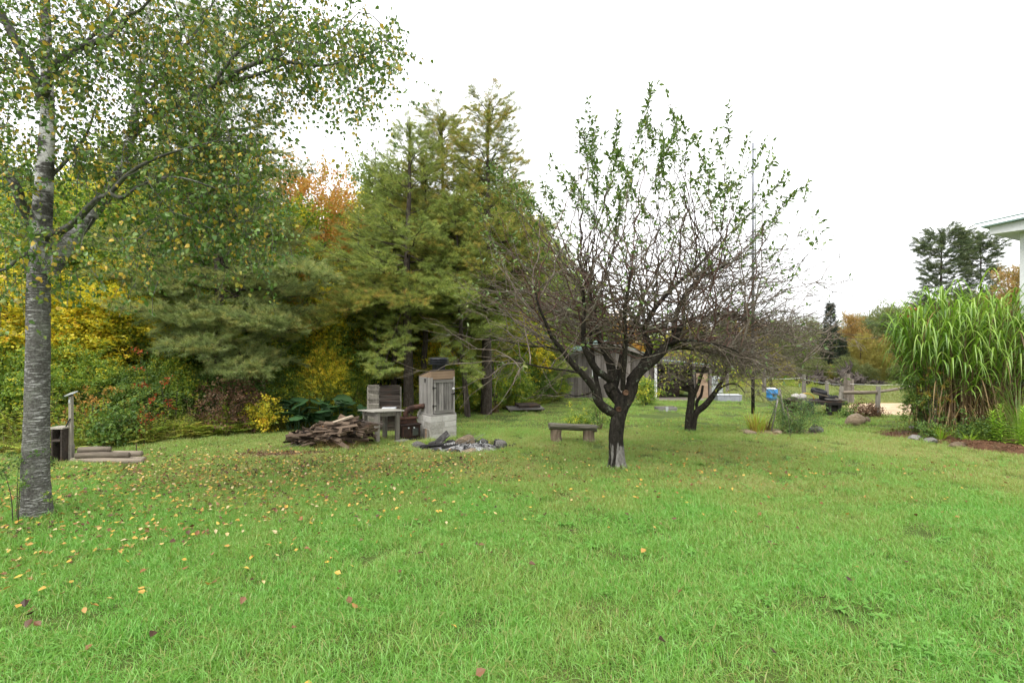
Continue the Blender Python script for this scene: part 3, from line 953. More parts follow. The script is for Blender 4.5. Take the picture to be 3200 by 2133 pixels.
def stand(name, shape, k, px, d, label, cat, ytop=None, h0=None, rz=0.0, group=None, sxy=None, crown='crown', x=None):
    xx_ = X(px, d) if x is None else x
    s = 1.0 if ytop is None else top_h(px, d, ytop) / h0
    o = empty(name, G(xx_, d), rz, label, cat, group)
    if sxy is not None: sxy = min(max(sxy, .75 * s), 1.3 * s)
    o.scale = (s if sxy is None else sxy, s if sxy is None else sxy, s)
    link('trunk', shape[0], o)
    scatter(crown, shape[1], k, o)
    return o
# ------------------------------------------------------------------ the wood on the left and behind
DEC = [deciduous_shape(7.0, 2.0, 1.2, s, n=150, per=10) for s in (41, 42, 43)]
BUSHY = [deciduous_shape(4.0, 1.7, .35, s, n=110, per=10, trunk_r=.06, spread=.28) for s in (51, 52)]
low_prof = lambda f: (.55 + .45 * math.sin(PI * min(1, f * 1.5 + .18))) * (.12 + .88 * (1 - f) ** .6)
PINES = [pine_shape(11.0, 4.0, 2.5, 61, gap=.1), pine_shape(10.5, 4.0, 2.3, 62, gap=.14, nb=5), pine_shape(11.0, 1.4, 3.0, 63, gap=.08)]
print('pine sprays', [p[2] for p in PINES])

# the great pine beside the birch, its lowest plumes reaching out over the shrubs
pa = pine_shape(12.2, 2.0, 3.1, 64, nb=5, whorl=.52, trunk_r=.2, droop=.30, gap=.14, prof=lambda f: (.72 + .28 * math.sin(PI * min(1, f * 1.4 + .1))) * (.16 + .84 * (1 - f) ** .42), dense=1.05)
big_pine = stand('white_pine', pa, K_PINEG, 690, 15.0, 'huge white pine with drooping grey green boughs behind the birch', 'tree', 55, 12.2)
# the clump behind the smoker
pb = pine_shape(10.3, 3.9, 2.9, 65, nb=5, whorl=.5, trunk_r=.19, droop=.18, gap=.2, prof=low_prof, dense=1.0)
mid_pine = stand('white_pine', pb, K_PINE, 1272, 17.0, 'tall white pine rising straight behind the smoker cabinet', 'tree', 395, 10.3, rz=.6)
pc = pine_shape(11.0, 4.0, 2.7, 66, nb=6, trunk_r=.19, gap=.16, droop=.12, prof=lambda f: (.32 + .68 * (1 - f) ** .5) * (.75 + .25 * math.sin(5 * f + .6)), dense=1.15)
stand('white_pine', pc, K_PINEY, 1520, 18.2, 'tallest pine, yellowish green, just left of the apple tree', 'tree', 325, 11.0, rz=1.0)
stand('white_pine', PINES[2], K_PINEY, 1395, 20.5, 'slim pine whose tip shows between the two tall pines', 'tree', 372, 11.0, rz=2.1)
stand('white_pine', PINES[0], K_PINE, 1190, 19.0, 'thin dark trunked pine left of the pine behind the smoker', 'tree', 520, 11.0, rz=.3)
stand('white_pine', PINES[1], K_PINEY, 1150, 22.5, 'thin pine between the orange maple and the pine clump', 'tree', 640, 10.5, rz=4.0, sxy=.7)
# leaning pine stems right of the smoker
for px, d, yt, rz, lb in ((1462, 17.4, 640, .4, 'leaning pine with bare lower trunk right of the smoker'), (1548, 19.4, 520, 5.1, 'pine trunk standing closest to the low platform')):
    o = stand('white_pine', PINES[1], K_PINE, px, d, lb, 'tree', yt, 10.5, rz)
    o.rotation_euler = (R(3), R(-5 if px < 1500 else -2), rz)
# pines seen through the apple tree, toward the shed
for i, (px, d, yt, k, v, lb) in enumerate(((1660, 25.5, 700, K_PINE, 2, 'grey green pine behind the apple tree, first from the clump'),
                                     (1745, 27.0, 760, K_PINEG, 0, 'pale pine behind the apple tree, beside the shed gable'),
                                     (1600, 27.5, 640, K_PINEY, 1, 'yellowish pine behind the low platform'))):
    stand('white_pine', PINES[v], k, px, d, lb, 'tree', yt, (11.0, 10.5, 11.0)[v], rz=i * 1.7)

LBL = {'y': 'yellow leaved autumn tree in the wood behind the birch', 'g': 'green leaved tree deep in the wood', 'o': 'orange leaved maple deep in the wood', 'u': 'yellowing green tree in the wood edge'}
KW = {'y': 'yellow tree', 'g': 'green tree', 'o': 'orange tree', 'u': 'yellowing green tree'}
KK = {'y': K_YEL, 'g': K_GRN, 'o': K_ORG, 'u': K_YGR}
GRP = {'y': 'yellow trees of the wood', 'g': 'green trees of the wood', 'o': 'orange trees of the wood', 'u': 'yellowing trees of the wood'}
stand('maple_tree', DEC[0], K_ORG, 1015, 22.0, 'flame orange maple crowning the gap beside the great pine', 'tree', 565, 7.0, rz=.5, sxy=1.05)
stand('maple_tree', DEC[1], K_ORG, 960, 27.0, 'lower orange maple half hidden by the great pine', 'tree', 690, 7.0, rz=2.5)
stand('maple_tree', BUSHY[0], K_YEL, 940, 18.6, 'bright yellow young maple under the orange maple', 'tree', 880, 4.0, rz=1.5, sxy=.6)
stand('maple_tree', BUSHY[1], K_YEL, 1010, 15.4, 'small golden maple sapling left of the smoker', 'tree', 1120, 4.0, rz=.2, sxy=.36)
for q0, q1, hf, n_, sd in (((1272, 940, 17.0), (1195, 1165, 13.9), .5, 75, 1), ((1262, 860, 17.0), (950, 1030, 14.6), .8, 170, 2), ((1280, 950, 17.0), (1470, 1180, 15.6), .45, 70, 3), ((1260, 820, 17.0), (1090, 965, 14.4), .8, 150, 4), ((1285, 800, 17.0), (1440, 930, 15.0), .7, 110, 5), ((1262, 840, 17.0), (1290, 960, 14.4), .7, 110, 6)):
    bough(mid_pine, W(*q0), W(*q1), hf, K_PINE if sd % 2 else K_PINEY, n_, 900 + sd)
for q0, q1, hf, n_, sd in (((690, 960, 15.0), (560, 1000, 12.6), .8, 150, 11), ((690, 1000, 15.0), (600, 1090, 12.4), .75, 150, 12), ((700, 1050, 15.0), (780, 1165, 12.9), .8, 150, 13), ((690, 900, 15.0), (830, 1010, 13.0), .8, 140, 14), ((690, 880, 15.0), (500, 900, 12.9), .8, 130, 15), ((700, 780, 15.0), (1010, 870, 13.6), .8, 150, 16)):
    bough(big_pine, W(*q0), W(*q1), hf, K_PINEG, n_, 900 + sd)
stand('white_pine', PINES[1], K_PINE, 1228, 18.4, 'slender pine trunk second from the smoker in the clump', 'tree', 560, 10.5, rz=3.3, sxy=.8)
stand('white_pine', PINES[0], K_PINEY, 1327, 18.2, 'slender pine trunk just right of the tall one behind the smoker', 'tree', 500, 11.0, rz=5.0, sxy=.8)
# px, distance, row of the top, kind, shape
rows = [(20, 12.5, 830, 'y', 0), (190, 13.2, 900, 'y', 1), (330, 13.6, 880, 'y', 2), (95, 15.5, 640, 'u', 1), (270, 16.5, 610, 'u', 0), (420, 15.6, 760, 'y', 1),
        (520, 17.5, 560, 'u', 2), (-120, 13.5, 700, 'u', 0), (-260, 15.5, 560, 'u', 2), (-90, 18, 540, 'y', 1), (430, 20, 480, 'u', 0), (600, 19.5, 520, 'g', 1), (150, 21, 520, 'g', 2),
        (330, 24, 500, 'y', 1), (20, 24, 500, 'u', 0), (760, 19.0, 620, 'u', 0), (840, 19.5, 700, 'o', 2), (700, 23, 600, 'y', 1), (880, 20, 820, 'y', 1), (1060, 19.5, 860, 'y', 0),
        (1130, 24, 720, 'u', 2), (1080, 30, 640, 'o', 0), (1240, 25, 640, 'y', 1), (1340, 24, 760, 'u', 0), (1330, 30, 600, 'g', 2), (1440, 26, 700, 'u', 1), (1500, 29, 560, 'g', 0),
        (1560, 31, 640, 'y', 2), (1640, 33, 740, 'g', 1), (1700, 36, 800, 'u', 0), (1790, 38, 850, 'g', 2), (1210, 32, 560, 'g', 1), (1150, 28, 900, 'o', 0), (1290, 22, 980, 'y', 2), (1400, 21.5, 960, 'u', 1),
        (1550, 23.5, 900, 'u', 0), (1620, 24.5, 960, 'y', 1), (1480, 22.5, 1000, 'u', 2), (1700, 29, 960, 'u', 1), (570, 15.2, 820, 'u', 1), (640, 17, 700, 'g', 0), (800, 16.8, 930, 'u', 2), (1180, 21, 940, 'y', 0),
        (-200, 21, 500, 'g', 1), (-420, 17, 520, 'u', 0), (1880, 44, 985, 'o', 1), (1950, 47, 1000, 'o', 0), (2040, 50, 1010, 'u', 2), (2120, 47, 1020, 'y', 1), (1830, 42, 940, 'g', 0)]
for i, (px, d, yt, kd, v) in enumerate(rows):
    th = top_h(px, d, yt)
    o = stand('woodland_tree', DEC[v], KK[kd], px, d, KW[kd] + (' at the wood front ' if d < 17 else ' deep in the wood ') + where(px, MARKS_W), 'tree', yt, 7.0, rz=i * 2.3, group=GRP[kd], sxy=max(.75, min(1.15, th / 7.0)))
# dark saplings and undershrubs along the foot of the wood
shr = [(60, 11.6, 1130, 'u', .5), (330, 12.2, 1170, 'u', .4), (430, 12.4, 1150, 'g', .5), (530, 13.2, 1150, 'u', .45), (610, 13.4, 1180, 'g', .4), (690, 13.8, 1170, 'g', .4), (880, 15.2, 1150, 'u', .5), (780, 14.4, 1140, 'g', .5),
       (1000, 15.6, 1120, 'u', .45), (1090, 17.5, 1180, 'u', .4), (1180, 20.2, 1160, 'u', .45), (1240, 21, 1130, 'y', .5), (1420, 18.6, 1130, 'u', .5), (1500, 19.6, 1150, 'u', .5), (1590, 21.5, 1140, 'u', .5), (1670, 24, 1160, 'g', .5), (1730, 25.5, 1170, 'u', .45),
       (-40, 11.3, 1100, 'u', .5), (-200, 11.5, 1100, 'g', .6), (200, 11.8, 1120, 'u', .5), (1330, 20.5, 1170, 'y', .45), (1120, 19, 1020, 'u', .8), (1375, 19.5, 1040, 'y', .7)]
SL = {'u': 'yellowing undershrub at the foot of the wood', 'g': 'dark green undershrub at the foot of the wood', 'y': 'yellow undershrub among the pine trunks'}
for i, (px, d, yt, kd, s) in enumerate(shr):
    stand('undershrub', BUSHY[i % 2], KK[kd], px, d, SL[kd].split(' at ')[0].split(' among ')[0] + ' ' + where(px, MARKS_W), 'shrub', yt, 4.0, rz=i * 1.3, group='undershrubs of the wood ' + kd, sxy=s, crown='foliage')

# dead snag over the pines
def bare_tree(name, px, d, ytop, label, seed, n=70, cr=1.2, mat=None):
    g = np.random.default_rng(seed)
    h = top_h(px, d, ytop)
    S = Skeleton(); zs = np.linspace(-.2, h, 14)
    wob = np.cumsum(g.normal(0, .03, (14, 2)), 0)
    S.line(np.column_stack([wob, zs]), .09 * (1 - zs / h * .95) + .006)
    T = Tubes(); T.add(np.column_stack([wob, zs]), .09 * (1 - zs / h * .95) + .006, 6)
    t = np.column_stack([g.normal(0, cr * .5, (n, 2)), g.uniform(h * .45, h * .98, n)])
    t[:, :2] *= (1.15 - t[:, 2:] / h)
    S.reach(t, .3, .1, 1.5, seed=seed); S.radii(.006, .5); S.tubes(T)
    o = empty(name, G(X(px, d), d), 0, label, 'tree')
    link('trunk', T.build('trunk', [mat or M_DEADWOOD]), o)
    return o
bare_tree('dead_tree', 1172, 18.5, 420, 'dead leafless grey tree poking above the pines', 71)
bare_tree('dead_tree', 1120, 20.0, 640, 'smaller leafless snag left of the tall dead tree', 72, 40, .9)

# ------------------------------------------------------------------ the far side of the field
far = [(2290, 66, 1000, 'o', 0), (2350, 72, 1005, 'o', 1), (2420, 78, 1012, 'u', 2), (2480, 70, 1010, 'u', 0), (2540, 76, 1005, 'g', 1), (2660, 66, 985, 'o', 2), (2715, 70, 1000, 'u', 1), (2760, 75, 985, 'u', 0), (2800, 66, 965, 'g', 2),
       (2845, 70, 975, 'o', 1), (2890, 64, 965, 'r', 0), (2940, 66, 960, 'u', 2), (3000, 62, 950, 'o', 0), (3080, 60, 930, 'u', 1), (3160, 60, 920, 'o', 2), (2250, 60, 1020, 'u', 1), (2170, 56, 1015, 'o', 2), (2690, 60, 1060, 'y', 0), (2780, 61, 1050, 'o', 1), (2740, 58, 1080, 'y', 2), (2860, 60, 1060, 'y', 2), (2600, 64, 1060, 'g', 0), (2500, 62, 1070, 'u', 1), (2400, 60, 1060, 'y', 0), (2330, 58, 1060, 'u', 2), (3240, 62, 900, 'g', 1), (3330, 60, 900, 'u', 0)]
FL = {'o': 'orange autumn tree across the field', 'u': 'yellow green tree across the field', 'g': 'dark green tree across the field', 'y': 'low golden tree across the field', 'r': 'reddish tree across the field beside the tall grass'}
KK.update(r=K_RED, o=K_FORG, y=K_FYEL, u=K_FGRN, g=K_FGRN)
for i, (px, d, yt, kd, v) in enumerate(far):
    th = top_h(px, d, yt)
    stand('field_edge_tree', DEC[v], KK[kd], px, d, FL[kd].split(' beside')[0] + ' ' + where(px, MARKS_F), 'tree', yt - 10, 7.0, rz=i * 1.9, group=None if kd == 'r' else FL[kd] + ' row', sxy=th / 7.0 * .82)
far_pine = pine_shape(13.4, 2.5, 3.6, 81, nb=5, whorl=.62, gap=.12, up=.08, droop=.05, sc_=1.5, dense=1.0, prof=lambda f: (.12 + .88 * (1 - f) ** .6) * (.8 + .3 * math.sin(9 * f)))
stand('white_pine', far_pine, K_FPINE, 2945, 46, 'large far pine with flat layered boughs above the tall grass', 'tree', 728, 13.4, rz=.4, sxy=1.2)
stand('white_pine', far_pine, K_FPINE, 3065, 48, 'second far pine, shorter, close by the house eave', 'tree', 742, 13.4, rz=2.9, sxy=1.05)
spr = pine_shape(13.0, .6, 2.1, 82, nb=7, whorl=.42, gap=.02, up=-.05, droop=.25, sc_=1.5, dense=.6, prof=lambda f: (1 - f) ** .95 + .03, trunk_r=.12)
stand('spruce_tree', spr, K_SPRUCE, 2592, 60, 'dark pointed spruce standing alone across the field', 'tree', 948, 13.0)
stand('spruce_tree', spr, K_SPRUCE, 2630, 57, 'broad dark spruce below the pointed one', 'tree', 1055, 13.0, sxy=1.0, rz=1.0)
for i, px in enumerate(range(2180, 3420, 46)):
    yt = np.interp(px, (2150, 2500, 2700, 2800, 3000, 3400), (1025, 1020, 1010, 975, 955, 900)) + (i * 29) % 34
    kd = 'uogyuou'[i % 7]
    stand('field_edge_tree', BUSHY[i % 2], KK[kd], px, 72 + (i * 5) % 9, 'low ' + FL[kd].replace('low ', '') + ' ' + where(px, MARKS_F), 'tree', yt, 4.0, rz=i * 2.1, group=FL[kd] + ' row', sxy=top_h(px, 75, yt) / 4.0 * .85)
stand('maple_tree', DEC[2], K_FORG, 3185, 40, 'orange maple showing between the far pines and the house', 'tree', 815, 7.0, sxy=.9)
# rough shrubs between the field and the trees
for i, px in enumerate(range(2380, 3000, 52)):
    stand('field_shrub', BUSHY[i % 2], (K_FGRN, K_FYEL, K_FGRN)[i % 3], px + (i * 37) % 23, 54 + (i * 7) % 5, ('yellow green', 'golden', 'dark green')[i % 3] + ' shrub across the field ' + where(px, MARKS_F), 'shrub', 1118 + (i * 13) % 30, 4.0, rz=i * 1.1, group='far field shrubs ' + 'abc'[i % 3], crown='foliage')
# ------------------------------------------------------------------ the birch in the foreground
def smooth(pts, k=6):
    """Catmull-Rom through the given points (last column may be a radius)"""
    p = np.array(pts, float); p = np.concatenate([2 * p[:1] - p[1:2], p, 2 * p[-1:] - p[-2:-1]])
    out = []
    for i in range(1, len(p) - 2):
        for t in np.linspace(0, 1, k, endpoint=False):
            p0, p1, p2, p3 = p[i - 1], p[i], p[i + 1], p[i + 2]
            out.append(.5 * (2 * p1 + (p2 - p0) * t + (2 * p0 - 5 * p1 + 4 * p2 - p3) * t * t + (3 * p1 - p0 - 3 * p2 + p3) * t ** 3))
    out.append(p[-2])
    return np.array(out)

def limb(pts, base, k=5, rs=1.0):
    """px, py, distance, radius -> points relative to the foot of the tree"""
    a = np.array([[*(W(x, y, d) - np.array(base)), r] for x, y, d, r in pts])
    s = smooth(a, k)
    return s[:, :3], np.clip(s[:, 3] * rs, .002, None)

BD = 5.74
bb = G(X(115, BD), BD)
birch = empty('birch_tree', bb, 0, 'large birch with grey flecked trunk and yellowing leaves on the near lawn', 'tree')
T = Tubes(); S = Skeleton()
tp, tr = limb([(112, 1668, BD, .33), (113, 1624, BD, .25), (113, 1598, BD, .20), (114, 1560, BD, .176), (112, 1480, BD, .165), (116, 1300, BD, .146), (120, 1120, BD, .138), (122, 960, BD, .135), (124, 840, BD, .128), (133, 690, BD, .115),
                (142, 540, BD, .10), (150, 400, 5.76, .088), (150, 300, 5.8, .076), (146, 150, 5.9, .07), (142, -60, 6.0, .055), (150, -300, 6.1, .035), (160, -560, 6.2, .015)], bb, 6, .76)
T.add(tp, tr, 14, seed=5)
link('trunk', T.build('trunk', [M_BIRCH]), birch)
S.line(tp, tr)
limbs = [
    [(150, 860, 5.76, .10), (205, 775, 5.85, .10), (268, 690, 5.95, .10), (330, 615, 6.1, .09), (375, 540, 6.2, .075), (408, 440, 6.3, .06), (425, 330, 6.4, .05), (448, 180, 6.5, .042), (465, 20, 6.6, .033), (480, -220, 6.7, .018)],
    [(132, 320, 5.76, .055), (98, 225, 5.7, .058), (50, 130, 5.65, .052), (8, 50, 5.6, .046), (-60, -70, 5.5, .035), (-130, -220, 5.5, .02)],
    [(140, 300, 5.74, .05), (168, 215, 5.6, .05), (215, 172, 5.5, .045), (270, 142, 5.4, .04), (340, 115, 5.3, .035), (376, 88, 5.25, .03), (402, 48, 5.2, .025), (440, 30, 5.15, .018), (500, -40, 5.1, .01)],
    [(100, 700, 5.7, .06), (70, 645, 5.6, .062), (52, 590, 5.5, .058), (28, 550, 5.45, .052), (-10, 525, 5.4, .045), (-90, 480, 5.3, .035), (-220, 420, 5.2, .018)],
    [(140, 735, 5.68, .055), (190, 722, 5.6, .052), (240, 688, 5.5, .046), (300, 626, 5.35, .036), (345, 602, 5.25, .03), (400, 545, 5.15, .025), (470, 502, 5.05, .02), (560, 470, 4.95, .013), (680, 440, 4.9, .007)],
    [(345, 604, 5.25, .026), (380, 618, 5.2, .024), (425, 588, 5.15, .02), (490, 560, 5.1, .016), (570, 556, 5.0, .011), (680, 590, 4.95, .006)],
    [(408, 430, 6.3, .055), (470, 370, 6.2, .05), (560, 325, 6.1, .045), (680, 262, 5.95, .038), (760, 215, 5.85, .033), (845, 185, 5.75, .028), (930, 198, 5.7, .022), (1010, 205, 5.65, .017), (1110, 180, 5.6, .012), (1210, 140, 5.6, .006)],
    [(690, 258, 5.95, .03), (790, 238, 6.0, .026), (880, 205, 6.1, .022), (960, 172, 6.2, .017), (1050, 110, 6.3, .012), (1120, 40, 6.4, .007)],
    [(660, 275, 5.95, .028), (720, 190, 5.9, .024), (790, 120, 5.9, .018), (870, 50, 5.9, .013), (940, -60, 5.9, .008)],
    [(235, 165, 5.5, .028), (300, 100, 5.6, .022), (360, 30, 5.7, .016), (400, -80, 5.8, .01)],
    [(425, 330, 6.4, .03), (500, 250, 6.5, .025), (570, 160, 6.6, .02), (640, 60, 6.7, .013), (700, -60, 6.8, .008)],
    [(150, 560, 5.74, .03), (210, 500, 5.9, .025), (270, 420, 6.1, .02), (300, 330, 6.3, .012)],
    [(118, 790, 5.68, .035), (60, 800, 5.5, .03), (20, 840, 5.4, .02), (-60, 850, 5.3, .012)],
    [(375, 545, 6.2, .035), (470, 560, 6.2, .03), (580, 600, 6.1, .022), (700, 660, 6.0, .014), (800, 700, 5.9, .008)],
    [(430, 300, 6.4, .03), (540, 380, 6.4, .024), (660, 420, 6.3, .017), (780, 430, 6.2, .01), (860, 480, 6.2, .006)],
]
for i, lm in enumerate(limbs):
    p, r = limb(lm, bb, 4, .78)
    S.line(p, r)
    t = Tubes(); t.add(p, r, 8 if r.max() > .05 else 6, seed=100 + i)
    if i == 0:
        link('branch', t.build('branch', [M_BIRCH]), birch)
    else:
        link('branch', t.build('branch', [M_BIRCHLIMB]), birch)
# where the foliage hangs: px, py, half width, half height, number of twig ends
mass = [(90, 150, 150, 190, 40), (300, 90, 180, 130, 38), (250, 330, 150, 130, 22), (60, 450, 110, 130, 20), (60, 700, 100, 110, 22), (330, 500, 130, 110, 26), (520, 120, 150, 130, 42), (560, 330, 140, 120, 40), (620, 520, 170, 120, 62),
        (720, 650, 120, 100, 44), (540, 680, 150, 90, 28), (790, 760, 60, 60, 10), (790, 520, 60, 110, 14), (740, 90, 140, 100, 38), (930, 80, 150, 90, 40), (1050, 170, 120, 80, 32), (1150, 140, 70, 70, 18), (900, 280, 90, 60, 9), (1085, 320, 45, 60, 6),
        (640, 330, 110, 100, 22), (250, 760, 110, 60, 10), (-120, 250, 150, 300, 40), (300, -150, 400, 120, 50), (900, -120, 260, 90, 30), (470, 810, 120, 40, 7), (680, 470, 140, 110, 22), (40, 880, 60, 40, 6)]
g = np.random.default_rng(8)
tg = []
for px, py, hw, hh, n in mass:
    for _ in range(n):
        d = BD + g.normal(.0, .55) + (.3 if px > 380 else 0)
        d = min(7.3, max(4.4, d))
        tg.append(W(px + g.normal(0, .6) * hw, py + g.normal(0, .6) * hh, d) - np.array(bb))
tg = np.array(tg)
S.reach(tg, .22, .12, .3, wob=.12, seed=4)
S.radii(.0026, .5, .05)
T = Tubes(); S.tubes(T)
o = link('twigs', T.build('twigs', [M_BIRCHLIMB]), birch); o['kind'] = 'stuff'
K_BIRCH = kit('birch_spray', [spray('birch_spray', M_LBIRCH, M_BIRCHLIMB, 11, .34, .036, .056, .74, 200 + s, .55, .75, False, .6) for s in range(4)])
per = 4
k = len(tg) * per
pts = np.repeat(tg, per, 0) + g.normal(0, .15, (k, 3)) * (1, 1, 1.1) - np.array([0, 0, .06])
dr_ = g.normal(0, 1, (k, 3)); dr_[:, 2] -= .55
scatter('crown', points_mesh('crown', pts, rot_dir(dr_, g.uniform(-.8, .8, k)), g.uniform(.8, 1.2, k), g.integers(0, 4, k)), K_BIRCH, birch)

# ------------------------------------------------------------------ the old apple tree in the middle of the lawn
AD = 8.66
ab = G(X(1922, AD), AD)
apple = empty('apple_tree', ab, 0, 'old apple tree with dark crooked trunk and bare lower twigs mid lawn', 'tree')
z4 = lambda x, y: (1600 + x / 2.139, 1050 + y / 2.139)
z6 = lambda x, y: (1500 + x / 1.7425, 250 + y / 1.7425)
def L4(pts, r): return [(*z4(x, y), AD + dd, rr) for (x, y, dd), rr in zip(pts, r)]
T = Tubes(); S = Skeleton()
tk, trr = limb(L4([(702, 920, 0), (702, 880, 0), (700, 830, 0), (696, 760, 0), (692, 680, 0), (698, 600, 0), (712, 530, 0), (735, 460, 0), (755, 400, 0)], [.26, .185, .142, .128, .124, .122, .118, .118, .108]), ab, 5)
T.add(tk, trr, 14, seed=9)
def apple_trunk_mat():
    n = NT('apple_trunk_bark')
    o = n.coords(); sp = n.n('SeparateXYZ'); n.l(o, sp.inputs[0])
    a = n.noise(n.mapping(o, (1, 1, .5)), 24, 6, .65, .6); b = n.noise(o, 6, 4, .6)
    col = n.ramp(n.math('ADD', n.math('MULTIPLY', a, .7), n.math('MULTIPLY', b, .3)), [(.3, (.006, .0055, .005)), (.5, (.022, .019, .015)), (.72, (.065, .057, .046))])
    # bare grey wood where the bark has come off the foot of the trunk
    st = n.noise(n.mapping(o, (13, 13, 2.2)), 1.0, 4, .6, .5)
    zf = n.ramp(n.math('ADD', n.math('MULTIPLY', sp.outputs['Z'], .9), n.math('MULTIPLY', b, .25)), [(.02, .9), (.14, 1.), (.45, .95), (.75, .3), (.9, 0.)])
    mk = n.ramp(n.math('MULTIPLY', n.math('ADD', st, .02), zf), [(.455, 0.), (.50, 1.)])
    col = n.mix(mk, col, n.ramp(a, [(.3, (.09, .082, .073)), (.7, (.27, .255, .235))]))
    return n.surf(col, .95, n.bump(a, 1.0, .025), 0, .15)
link('trunk', T.build('trunk', [apple_trunk_mat()]), apple)
S.line(tk, trr)
al = [
    L4([(690, 520, 0), (640, 492, -.05), (600, 462, -.1), (572, 425, -.15), (548, 350, -.2), (480, 262, -.3), (400, 182, -.4), (338, 98, -.5), (268, 18, -.6)], [.075, .082, .078, .072, .062, .055, .048, .04, .034]),
    L4([(735, 455, 0), (700, 405, .1), (665, 352, .15), (672, 270, .2), (645, 150, .3), (600, 60, .4), (570, -40, .5)], [.10, .11, .118, .09, .075, .062, .05]),
    L4([(668, 300, .12), (610, 262, .0), (560, 222, -.1), (512, 140, -.2), (480, 60, -.25), (476, -60, -.3), (480, -200, -.3), (470, -330, -.35)], [.06, .058, .055, .05, .045, .04, .034, .024]),
    L4([(745, 460, 0), (785, 385, 0), (808, 300, 0), (850, 232, 0), (930, 168, .0), (1020, 82, .05), (1085, 12, .1), (1110, -45, .12)], [.11, .115, .105, .095, .088, .082, .076, .07]),
    L4([(806, 310, 0), (845, 240, .1), (892, 150, .2), (918, 84, .3), (900, 20, .35), (872, -30, .4), (820, -110, .4)], [.07, .072, .066, .062, .058, .052, .042]),
    L4([(742, 360, -.05), (745, 250, -.15), (756, 120, -.25), (758, 0, -.3), (752, -140, -.35), (775, -300, -.4), (800, -450, -.4)], [.042, .044, .042, .038, .034, .028, .02]),
    L4([(690, 330, .2), (720, 210, .4), (745, 90, .6), (800, -20, .8), (850, -160, .95), (900, -330, 1.1)], [.05, .05, .046, .04, .032, .022]),
    L4([(600, 462, -.1), (565, 300, .2), (540, 150, .4), (525, 0, .6), (530, -180, .7), (520, -330, .8)], [.04, .042, .038, .034, .028, .02]),
    L4([(470, 250, -.3), (380, 230, -.5), (260, 215, -.7), (120, 190, -.9), (0, 150, -1.0), (-150, 120, -1.1)], [.02, .018, .015, .012, .009, .006]),
    L4([(338, 98, -.5), (220, 70, -.3), (90, 66, -.1), (-60, 30, .1), (-250, 20, .2)], [.02, .017, .014, .01, .006]),
    L4([(1110, -45, .12), (1180, -110, .2), (1290, -130, .2), (1420, -140, .1), (1560, -100, .1), (1680, -50, 0)], [.05, .036, .027, .02, .013, .007]),
    L4([(1040, 60, .05), (1130, 30, -.3), (1250, 35, -.5), (1380, 60, -.7), (1480, 90, -.8), (1570, 150, -.9)], [.04, .03, .022, .016, .011, .006]),
    L4([(1085, 12, .1), (1090, -120, .3), (1150, -260, .5), (1250, -380, .7), (1380, -450, .8), (1600, -560, .9)], [.05, .046, .04, .032, .024, .012]),
    L4([(1000, 100, .05), (1110, 80, .5), (1240, 95, .9), (1370, 120, 1.2), (1500, 150, 1.4), (1650, 190, 1.5)], [.04, .03, .022, .016, .011, .006]),
    L4([(872, -30, .4), (950, -180, .5), (1080, -330, .6), (1200, -430, .7), (1330, -560, .7)], [.045, .042, .036, .028, .018]),
    L4([(570, -40, .5), (540, -200, .6), (500, -350, .7), (440, -520, .8)], [.045, .038, .03, .02]),
    L4([(548, 350, -.2), (520, 380, .3), (430, 400, .6), (330, 380, .8), (220, 400, .9)], [.018, .016, .012, .009, .005]),
    L4([(268, 18, -.6), (230, -80, -.7), (180, -200, -.8), (150, -330, -.8)], [.03, .026, .02, .012]),
]
for i, lm in enumerate(al):
    p, r = limb(lm, ab, 4)
    S.line(p, r)
    t = Tubes(); t.add(p, r, 9 if r.max() > .05 else 6, seed=140 + i)
    link('limb', t.build('limb', [M_APPLEBARK]), apple)
# two sawn-off stubs with pale rings and a knobbly burl
M_CUT = mottled('sawn_wood', [(.3, (.03, .016, .010)), (.5, (.11, .055, .032)), (.7, (.25, .16, .10))], 40, bump=.4)
for (zx, zy, rr) in ((762, 378, .044), (714, 488, .042)):
    c = W(*z4(zx, zy), AD - .10) - np.array(ab)
    m = MB().lathe([(rr * 1.15, -.07), (rr * 1.1, 0), (rr * .85, .022), (rr * .8, .016), (rr * .4, .006)], 14, c, True, Matrix.Rotation(R(90), 3, 'X'))
    m.obj('cut_scar', [M_CUT], apple, smooth=True)
bl = bmesh.new(); bmesh.ops.create_icosphere(bl, subdivisions=3, radius=.105)
for v in bl.verts: v.co *= 1 + .18 * math.sin(v.co.x * 40) * math.sin(v.co.z * 33)
me = bpy.data.meshes.new('burl'); bl.to_mesh(me); bl.free(); me.materials.append(M_APPLEBARK)
link('burl', me, apple, loc=Vector(W(*z4(655, 345), AD + .1)) - ab)

# shoots: long wands from the limbs out to a dome, tangles of spurs lower down
g = np.random.default_rng(17)
P0 = np.array(S.p[len(tk):])
C = np.array([2.15, AD + .1, 2.15]) - np.array(ab)
Ts, Tl = Tubes(), Tubes()
tips, spurs = [], []
def dome(d):
    """how far the crown reaches in direction d"""
    rx = 3.35 if d[0] < 0 else 3.0
    return 1 / math.sqrt((d[0] / rx) ** 2 + (d[1] / 2.5) ** 2 + (d[2] / 3.75) ** 2)
def wand(a, b, r, bend=.35, upb=.3, wob=.02):
    L = np.linalg.norm(b - a)
    c = a + (b - a) * .45 + np.array([g.normal(0, bend * .2) * L, g.normal(0, bend * .2) * L, -upb * L * .3])
    k = max(4, int(L / .18))
    t = np.linspace(0, 1, k)[:, None]
    p = (1 - t) ** 2 * a + 2 * t * (1 - t) * c + t * t * b
    p[1:-1] += g.normal(0, wob, (k - 2, 3))
    return p
hi = P0[(P0[:, 2] > 1.9) | ((P0[:, 2] > 1.3) & (np.abs(P0[:, 0]) > 1.1))]
n_w = 0
